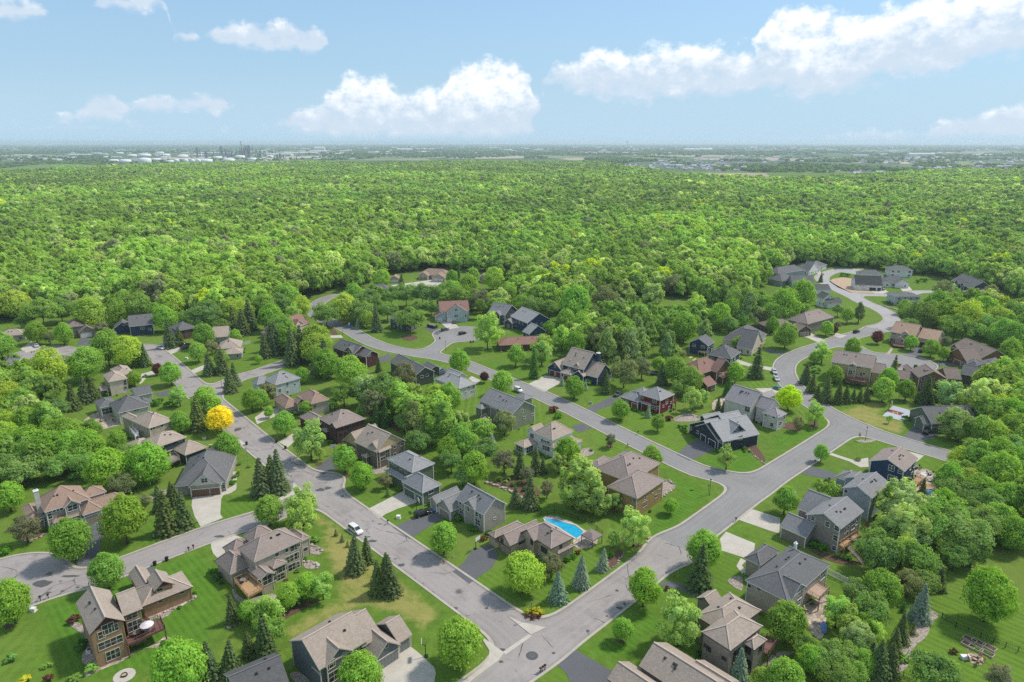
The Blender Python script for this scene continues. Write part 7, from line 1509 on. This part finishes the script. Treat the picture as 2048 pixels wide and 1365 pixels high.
CLEAR = [poly_px([(1268,612),(1300,598),(1370,600),(1385,620),(1330,632),(1280,630)]), poly_px([(780,588),(815,545),(905,543),(945,565),(900,592),(830,594)]), poly_px([(1820,548),(1850,552),(1900,562),(1960,575),(1975,605),(1900,615),(1815,590)]),
         poly_px([(1010,320),(1040,318),(1050,322),(1020,324)])]
fr = np.random.default_rng(3)
hb = [(b, (b.A + b.ex * b.u / 2 + b.n * b.v / 2), math.hypot(b.u, b.v) / 2) for b in BLOCKS_ALL]
ts = np.array(TREE_SPOTS)
keep = [(min(p[0] for p in q), max(p[0] for p in q), min(p[1] for p in q), max(p[1] for p in q), q) for q in POLYS_KEEP_CLEAR]
PTS, SCL, TIN, VAR = [], [], [], []
def noise2(x, y, s, seed):                       # cheap smooth value noise for stand-scale variety and painted cloud shade
    x, y = x / s, y / s; xi, yi = np.floor(x), np.floor(y); fx, fy = x - xi, y - yi
    h = lambda a, b: (np.sin(a * 127.1 + b * 311.7 + seed * 17.3) * 43758.5453) % 1
    fx, fy = fx * fx * (3 - 2 * fx), fy * fy * (3 - 2 * fy)
    return (h(xi, yi) * (1 - fx) + h(xi + 1, yi) * fx) * (1 - fy) + (h(xi, yi + 1) * (1 - fx) + h(xi + 1, yi + 1) * fx) * fy
def in_poly_np(X, Y, poly):
    c = np.zeros(X.shape, bool); n = len(poly)
    for i in range(n):
        x1, y1 = poly[i]; x2, y2 = poly[i - 1]
        if y1 == y2: continue
        c ^= ((y1 > Y) != (y2 > Y)) & (X < (x2 - x1) * (Y - y1) / (y2 - y1) + x1)
    return c
for (d0, d1, sp, lod) in ((90, 420, 6.6, 0), (420, 760, 8.0, 0), (760, 1500, 8.8, 1), (1500, 3200, 10.5, 2)):
    xs = np.arange(-d1 * 1.02, d1 * 1.02, sp); ys = np.arange(max(60, d0 * .55), d1, sp); X, Y = np.meshgrid(xs, ys)
    X = (X + fr.uniform(-.46, .46, X.shape) * sp).ravel(); Y = (Y + fr.uniform(-.46, .46, Y.shape) * sp).ravel()
    rr = np.hypot(X, Y); m = (rr >= d0) & (rr < d1) & (np.abs(X) < Y * .86 + 40); X, Y = X[m], Y[m]
    ok = np.zeros(X.shape, bool)
    for wd in WOODS: ok |= in_poly_np(X, Y, wd)
    for cpl in CLEAR: ok &= ~in_poly_np(X, Y, cpl)
    X, Y = X[ok], Y[ok]
    if d0 < 760:
        ok = np.ones(X.shape, bool)
        for x0, x1, y0, y1, q in keep: 
            s_ = (X > x0 - 1) & (X < x1 + 1) & (Y > y0 - 1) & (Y < y1 + 1)
            if s_.any(): ok[s_] &= ~in_poly_np(X[s_], Y[s_], q)
        for b, c, rad in hb: ok &= np.hypot(X - c.x, Y - c.y) > rad + 2.6
        ii = np.clip(np.round((X - X0) / ST).astype(int), 0, SDF.shape[0] - 1); jj = np.clip(np.round((Y - Y0) / ST).astype(int), 0, SDF.shape[1] - 1)
        inb = (X > X0) & (X < X1) & (Y > Y0) & (Y < Y1); ok &= ~(inb & (SDF[ii, jj] < 5.5))
        for i in range(0, len(ts), 1): ok &= (X - ts[i, 0]) ** 2 + (Y - ts[i, 1]) ** 2 > (ts[i, 2] * .75 + 1.2) ** 2
        X, Y = X[ok], Y[ok]
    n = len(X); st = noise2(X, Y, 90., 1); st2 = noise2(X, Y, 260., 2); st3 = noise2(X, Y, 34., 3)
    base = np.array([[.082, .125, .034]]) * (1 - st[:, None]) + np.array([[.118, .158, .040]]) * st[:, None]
    base = base * (.86 + .5 * st2[:, None] + .62 * noise2(X, Y, 600., 9)[:, None])  # broad swathes: stand variety plus cloud shade put into the tint
    pale = fr.random(n) < .10 + .12 * (st3 > .7); base[pale] = np.array([.24, .275, .13]) * fr.uniform(.8, 1.1, (pale.sum(), 1))
    yel = fr.random(n) < (.012 if d0 > 400 else 0.); base[yel] = np.array([.25, .28, .03])
    brn = fr.random(n) < .03; base[brn] = np.array([.150, .165, .105])
    drk = fr.random(n) < .12; base[drk] *= .72
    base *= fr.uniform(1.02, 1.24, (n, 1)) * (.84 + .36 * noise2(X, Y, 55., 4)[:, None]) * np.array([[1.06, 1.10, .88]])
    R = fr.triangular(.55, .8, 1.3, n) * min(sp, 9.0) * .96 * (.8 + .5 * st) * (1 + .25 * (st3 - .5)); Hh = fr.uniform(.75, 1.15, n) * R + 1.0
    hc = (R * .55 + 3.2 + fr.uniform(0, 2.6, n) + 2.5 * st2) * (.75 + .4 * st2)
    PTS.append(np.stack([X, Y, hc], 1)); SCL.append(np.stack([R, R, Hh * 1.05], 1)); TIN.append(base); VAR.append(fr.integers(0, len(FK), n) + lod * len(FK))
    print('forest', d0, n)
PTS, SCL, TIN, VAR = map(np.concatenate, (PTS, SCL, TIN, VAR))
def instancer(name, P, S, T, Vi, coll, seed=0):
    me = bpy.data.meshes.new(name); me.vertices.add(len(P)); me.vertices.foreach_set('co', P.astype(np.float32).ravel())
    a = me.attributes.new('size', 'FLOAT_VECTOR', 'POINT'); a.data.foreach_set('vector', S.astype(np.float32).ravel())
    a = me.attributes.new('tint', 'FLOAT_COLOR', 'POINT'); a.data.foreach_set('color', np.concatenate([T, np.ones((len(T), 1))], 1).astype(np.float32).ravel())
    a = me.attributes.new('kindi', 'INT', 'POINT'); a.data.foreach_set('value', Vi.astype(np.int32))
    a = me.attributes.new('spin', 'FLOAT_VECTOR', 'POINT'); sp_ = np.zeros((len(P), 3), np.float32); sp_[:, 2] = np.random.default_rng(seed).uniform(0, 6.28, len(P)); a.data.foreach_set('vector', sp_.ravel())
    o = obj(name, me); gt = bpy.data.node_groups.new(name + '_scatter', 'GeometryNodeTree')
    gt.interface.new_socket('Geometry', in_out='INPUT', socket_type='NodeSocketGeometry'); gt.interface.new_socket('Geometry', in_out='OUTPUT', socket_type='NodeSocketGeometry')
    n = NT(gt); gi = n.n('NodeGroupInput'); g_o = n.n('NodeGroupOutput'); ci = n.n('GeometryNodeCollectionInfo'); ci.inputs['Collection'].default_value = coll
    ci.inputs['Separate Children'].default_value = True; ci.inputs['Reset Children'].default_value = True
    ip = n.n('GeometryNodeInstanceOnPoints'); ip.inputs['Pick Instance'].default_value = True
    def at(nm, ty): q = n.n('GeometryNodeInputNamedAttribute', data_type=ty); q.inputs['Name'].default_value = nm; return q.outputs[0]
    n.l.new(gi.outputs[0], ip.inputs['Points']); n.l.new(ci.outputs[0], ip.inputs['Instance']); n.l.new(at('kindi', 'INT'), ip.inputs['Instance Index'])
    n.l.new(at('spin', 'FLOAT_VECTOR'), ip.inputs['Rotation']); n.l.new(at('size', 'FLOAT_VECTOR'), ip.inputs['Scale']); n.l.new(ip.outputs[0], g_o.inputs[0])
    md = o.modifiers.new('scatter', 'NODES'); md.node_group = gt; return o
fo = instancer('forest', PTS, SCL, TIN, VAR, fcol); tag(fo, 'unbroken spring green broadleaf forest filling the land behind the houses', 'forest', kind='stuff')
# ------------------------------------------------------------------ the far country
TANKW = plain('tank_white', (.78, .78, .76), .6, .06, .05); STEEL = plain('far_steel', (.16, .17, .18), .6, .2, .05); FARW = plain('far_wall', (.62, .60, .57), .7, .1, .05)
def field(pts, col, lab, nm='field'):
    key = 'field_%d' % int(sum(col) * 1000)
    sheet(nm, [G(*p) for p in pts], .3, concrete(key, col, False) if key not in MATS else MATS[key], lab=lab, cat=nm, clear=False)
field([(1325,348.5),(1400,346),(1530,347),(1542,354),(1500,360),(1400,358)], (.36, .27, .20), 'bare brown field beyond the forest')
field([(1115,318),(1180,315.5),(1212,317.5),(1200,320.5),(1140,321)], (.42, .33, .25), 'narrow tan field among far trees')
field([(1210,330),(1270,328.5),(1290,331),(1230,333.5)], (.42, .33, .24), 'small tan field by the far houses')
field([(1100,306),(1250,304),(1260,307.5),(1120,309)], (.40, .32, .26), 'long pale field near the horizon')
field([(1570,333),(1700,331),(1790,335),(1700,341),(1600,338)], (.14, .22, .06), 'green pasture between hedgerows')
field([(1380,316),(1640,318),(1620,322),(1400,320)], (.36, .29, .22), 'bare strip between rows of far houses')
field([(900,306.5),(1060,304.5),(1062,308),(915,311)], (.34, .37, .40), 'pale grey field strip near the horizon')
field([(700,301),(860,299.5),(865,303),(720,304.5)], (.38, .31, .26), 'pinkish field strip on the horizon')
field([(1500,356),(1560,352),(1600,357),(1540,363)], (.12, .21, .05), 'green meadow by the brown field')
sheet('water', [G(*p) for p in [(72,307.2),(150,304.6),(310,304.2),(312,305.8),(180,307.6)]], .4, plain('far_water', (.30, .36, .40), .15, .05, .01), lab='thin strip of pale lake beyond the refinery', cat='water', clear=False)
hp = G(115, 344); hm = MB(); N1, N2 = 28, 8
rows = [[(hp.x + 250 * (1 - j / N2) * math.cos(6.2832 * i / N1), hp.y + 380 * (1 - j / N2) * math.sin(6.2832 * i / N1), 26 * math.sin(1.5708 * j / N2) ** 1.3 - .5) for i in range(N1)] for j in range(N2 + 1)]
for j in range(N2):
    for i in range(N1): hm.poly([rows[j][i], rows[j][(i + 1) % N1], rows[j + 1][(i + 1) % N1], rows[j + 1][i]], 0, True)
tag(hm.build('hill', concrete('hill_grass', (.15, .24, .06), False)), 'smooth green grassy mound before the refinery', 'hill', kind='structure')
def tank_mesh(sph):
    mb = MB()
    if sph: mb.tube([(0, 0, 1.15 + math.sin(a)) for a in [-1.5, -1.2, -.8, -.4, 0, .4, .8, 1.2, 1.5]], [math.cos(a) + .001 for a in [-1.5, -1.2, -.8, -.4, 0, .4, .8, 1.2, 1.5]], 14)
    else: mb.tube([(0, 0, 0), (0, 0, .84), (0, 0, .95), (0, 0, 1.0)], [1, 1, .6, .02], 22)
    return mb.mesh('storage_tank', TANKW)
TK, TS = tank_mesh(False), tank_mesh(True)
for x, y, wd, h, s in [(290,329,25,13,0),(251,327,22,8,0),(228,325,18,6,0),(265,315,18,6,0),(290,315,22,7,0),(330,314,20,6,0),(340,326,15,5,0),(412,327,26,9,0),(458,325,22,8,0),(435,319,18,6,0),(480,318,20,7,0),(355,328,9,8,1),(373,328,9,8,1),(386,328,9,8,1),(398,328,9,7,1),(312,322,18,5,0),(366,316,20,6,0),(395,313,18,5,0),(240,309,14,4,0),(215,317,14,4,0),(505,322,16,6,0),(150,318,14,4,0),(120,316,12,4,0),(320,308,16,4,0),(540,316,14,5,0)]:
    p = G(x, y); sc = scale_at(p); o = obj('storage_tank', TS if s else TK, loc=(p.x, p.y, 0), scale=(wd / 2 / sc, wd / 2 / sc, (wd / 2 if s else h) / sc))
    tag(o, 'white spherical gas tank at the far refinery' if s else ('broadest white domed tank at the far refinery' if wd == 25 else 'white cylindrical storage tank at the far refinery'), 'tank', 'refinery tanks')
rg = random.Random(12)
def tower_mesh(kind):
    mb = MB()
    if kind == 0: mb.tube([(0, 0, 0), (0, 0, .6), (0, 0, .62), (0, 0, 1)], [1, .9, .6, .5], 8)
    elif kind == 1:
        for sx in (-1, 1):
            for sy in (-1, 1): mb.bar((sx, sy, 0), (sx, sy, 1), .25)
        for z in (.2, .4, .6, .8, 1.): mb.box(-1.1, 1.1, -1.1, 1.1, z - .02, z)
        mb.tube([(0, 0, 0), (0, 0, .95)], .7, 8)
    else: mb.tube([(0, 0, 0), (0, 0, 1)], [.8, .45], 8); mb.tube([(.0, 0, .55), (0, 0, .57)], 1.3, 8)
    return mb.mesh('process_tower', STEEL)
TW = [tower_mesh(i) for i in range(3)]
for i in range(78):
    x = rg.choice([rg.uniform(345, 640), rg.uniform(395, 520), rg.uniform(480, 500)]); y = rg.uniform(309, 319); p = G(x, y); sc = scale_at(p)
    h = rg.uniform(4, 12) + (rg.uniform(4, 9) if 395 < x < 530 else 0); k = rg.randrange(3)
    if i < 3: x, h, k = (485, 491, 497)[i], (29, 27, 24)[i], 0; p = G(x, 317)
    tag(obj('process_tower', TW[k], loc=(p.x, p.y, 0), scale=(rg.uniform(.5, 1.3) / sc * (1.6 if k == 1 else 1), rg.uniform(.6, 1.2) / sc * (1.6 if k == 1 else 1), h / sc)), 'tallest slim stack rising over the far refinery' if i < 3 else ('steel process tower', 'steel frame unit', 'ringed steel column')[k] + ' at the far refinery', 'tower', 'refinery towers')
def barn_mesh():
    mb = MB(); mb.box(-1, 1, -1, 1, 0, .8); mb.faces([(-1, -1, .8), (1, -1, .8), (1, 0, 1.1), (-1, 0, 1.1), (1, 1, .8), (-1, 1, .8)], [(0, 1, 2, 3), (3, 2, 4, 5), (1, 4, 2), (0, 3, 5)], 0); return mb.mesh('far_building', FARW)
BM = barn_mesh()
for x, y, wd, h in [(600,309,60,4),(640,306,40,4),(560,312,50,4),(640,304,20,9),(810,303,30,5),(850,301,40,3),(760,306,36,3),(770,310,26,3),(1395,303,55,5),(1200,297,30,2.5),(690,310,40,3),(930,298,20,2),(1480,315,16,3),(1830,313,30,6),(1855,313,24,6),(1300,298,16,2),(985,294,14,2),(965,294,12,2),(100,321,40,3),(160,312,40,3),(50,313,20,3),(1955,312,60,3),(250,294,10,2),(1720,313,30,3),(1760,311,26,3),(430,308,60,3),(520,320,50,3),(380,321,60,3)]:
    p = G(x, y); sc = scale_at(p); tag(obj('warehouse', BM, loc=(p.x, p.y, 0), scale=(wd / 2 / sc, wd / 5 / sc, h / sc)), 'pale low warehouse far beyond the forest', 'warehouse', 'far warehouses')
for i in range(150):
    x, y = rg.choice([(rg.uniform(330, 720), rg.uniform(303, 323)), (rg.uniform(0, 350), rg.uniform(306, 322)), (rg.uniform(1150, 2048), rg.uniform(296, 312)), (rg.uniform(600, 1100), rg.uniform(296, 308))]); p = G(x, y); sc = scale_at(p)
    tag(obj('warehouse', BM, loc=(p.x, p.y, 0), rotz=rg.uniform(-.3, .3), scale=(rg.uniform(3, 12) / sc, rg.uniform(2, 4) / sc, rg.uniform(1.2, 3) / sc)), 'small pale shed on the plain far beyond the forest', 'warehouse', 'far warehouses')
for x, y, h, lab in [(1498,311,12,'white water tower among the far houses'),(1254,299,17,'slender white tower on the plain near the horizon')]:
    p = G(x, y); sc = scale_at(p); e = tag(empty('water_tower', p), lab, 'water tower'); m = MB(); m.tube([(0, 0, 0), (0, 0, h / sc * .75)], .5 / sc, 8); m.build('stem', TANKW, e); m = MB(); m.tube([(0, 0, h / sc * .7), (0, 0, h / sc * .78), (0, 0, h / sc * .9), (0, 0, h / sc)], [.5 / sc, 2 / sc, 2 / sc, .3 / sc], 12); m.build('bowl', TANKW, e)
def far_house(col_r, col_w):
    mb = MB(); mb.box(-1, 1, -.7, .7, 0, .62, 0); mb.faces([(-1.08, -.8, .6), (1.08, -.8, .6), (1.08, 0, 1.05), (-1.08, 0, 1.05), (1.08, .8, .6), (-1.08, .8, .6)], [(0, 1, 2, 3), (3, 2, 4, 5), (0, 3, 5), (1, 4, 2)], 1)
    mb.box(.3, .8, -.95, -.7, 0, .45, 0); return mb.mesh('far_house', [plain('fw_%d' % int(col_w[0] * 100), col_w, .7, .05, .05), plain('fr_%d' % int(col_r[0] * 100), col_r, .8, .08, .05)])
FHK = [('grey roofed', far_house((.30, .30, .315), (.62, .61, .59))), ('dark roofed', far_house((.17, .17, .185), (.68, .67, .65))), ('tan roofed', far_house((.42, .36, .30), (.52, .48, .42))), ('pale roofed', far_house((.47, .47, .48), (.72, .71, .69)))]
FARWOOD_CLEAR = []
for (poly, n, where) in [([(1195,333),(1260,330),(1480,326),(1490,345),(1380,344),(1220,346)], 96, 'in the subdivision behind the brown field'), ([(1250,322),(1500,312),(1680,318),(1660,330),(1520,332),(1300,327)], 70, 'in the middle far subdivision'), ([(1700,318),(2040,314),(2048,328),(1720,330)], 70, 'in the subdivision near the horizon'), ([(1700,347),(1750,344),(1800,348),(1780,355),(1710,354)], 12, 'in the small cluster at the forest margin'), ([(1820,338),(1990,334),(2048,338),(1990,344),(1850,344)], 34, 'in the row along the far forest margin'), ([(1060,337),(1075,334),(1120,338),(1090,342)], 3, 'in a gap of the far forest')]:
    i = 0; tries = 0
    while i < n and tries < 4000:
        tries += 1; x, y = rg.uniform(min(p[0] for p in poly), max(p[0] for p in poly)), rg.uniform(min(p[1] for p in poly), max(p[1] for p in poly))
        if not inside((x, y), poly): continue
        p = G(x, y); q = rg.choice((0, 0, 1, 1, 2, 3)); s = rg.uniform(8, 12); i += 1; FARWOOD_CLEAR.append((p.x, p.y))
        tag(obj('house', FHK[q][1], loc=(p.x, p.y, 0), rotz=rg.choice((0, .4, 1.57, -.5, 2.2)), scale=(s, s, s * rg.uniform(.8, 1.1))), f'tiny {FHK[q][0]} house {where}', 'house', 'far subdivision houses')
# hedgerows and woodlots of the plain
fr2 = np.random.default_rng(8); P2, S2, T2, V2_ = [], [], [], []
for d0, d1, n in ((2550, 4500, 11000), (4500, 9000, 12000), (9000, 22000, 12000)):
    d = np.sqrt(fr2.uniform(d0 ** 2, d1 ** 2, n)); a = fr2.uniform(-.70, .70, n); X, Y = d * np.sin(a), d * np.cos(a)
    s = .5 * noise2(X, Y * .6, 500. if d0 < 9000 else 1500., 5) + .5 * noise2(X, Y * .5, 160., 6); ok = s > (.535 if d0 < 9000 else .47)
    okw = np.zeros(n, bool)
    for wd in WOODS[:1]: okw |= in_poly_np(X, Y, wd)
    ok &= ~okw
    lx, ly = 1024 + X / Y * FPX * .96, None
    yy = 284 + 100 * FPX / d * 1.08
    px_ = 1024 + (X / d) / np.sqrt(1 - (X / d) ** 2) * FPX / math.cos(PITCH) * 1.0
    ind = (px_ < 640) & (yy > 305) & (yy < 332) & (px_ > 200); ok &= ~(ind & (fr2.random(n) < .9))
    for h_ in np.array(FARWOOD_CLEAR): ok &= (X - h_[0]) ** 2 + (Y - h_[1]) ** 2 > 42 ** 2
    X, Y, d = X[ok], Y[ok], d[ok]; R = fr2.uniform(7, 13, len(X)) * np.clip(d / 4500, 1., 2.6)
    P2.append(np.stack([X, Y, R * .45], 1)); S2.append(np.stack([R * 1.5, R, np.minimum(R * .8, 13)], 1)); T2.append(np.array([[.125, .18, .075]]) * fr2.uniform(.6, 1.25, (len(X), 1))); V2_.append(fr2.integers(12, 18, len(X)))
tag(instancer('far_woods', *map(np.concatenate, (P2, S2, T2, V2_)), fcol, 4), 'hedgerows and woodlots scattered over the far plain', 'woods', kind='stuff')
# haze: one even body of air round everything
hm = MB(); hm.box(-70000, 70000, -4000, 65000, -1.2, 118.); hz_ = hm.build('haze', None)
hz_.data.materials.clear(); m = bpy.data.materials.new('haze_air'); m.use_nodes = True; m.node_tree.nodes.clear(); t = NT(m.node_tree)
pv = t.n('ShaderNodeVolumePrincipled'); pv.inputs['Color'].default_value = (.74, .86, 1., 1); pv.inputs['Density'].default_value = 8.0e-5; pv.inputs['Anisotropy'].default_value = .2
t.l.new(pv.outputs[0], t.n('ShaderNodeOutputMaterial').inputs['Volume']); hz_.data.materials.append(m)
tag(hz_, 'thin blue haze softening everything towards the horizon', 'haze', kind='stuff')
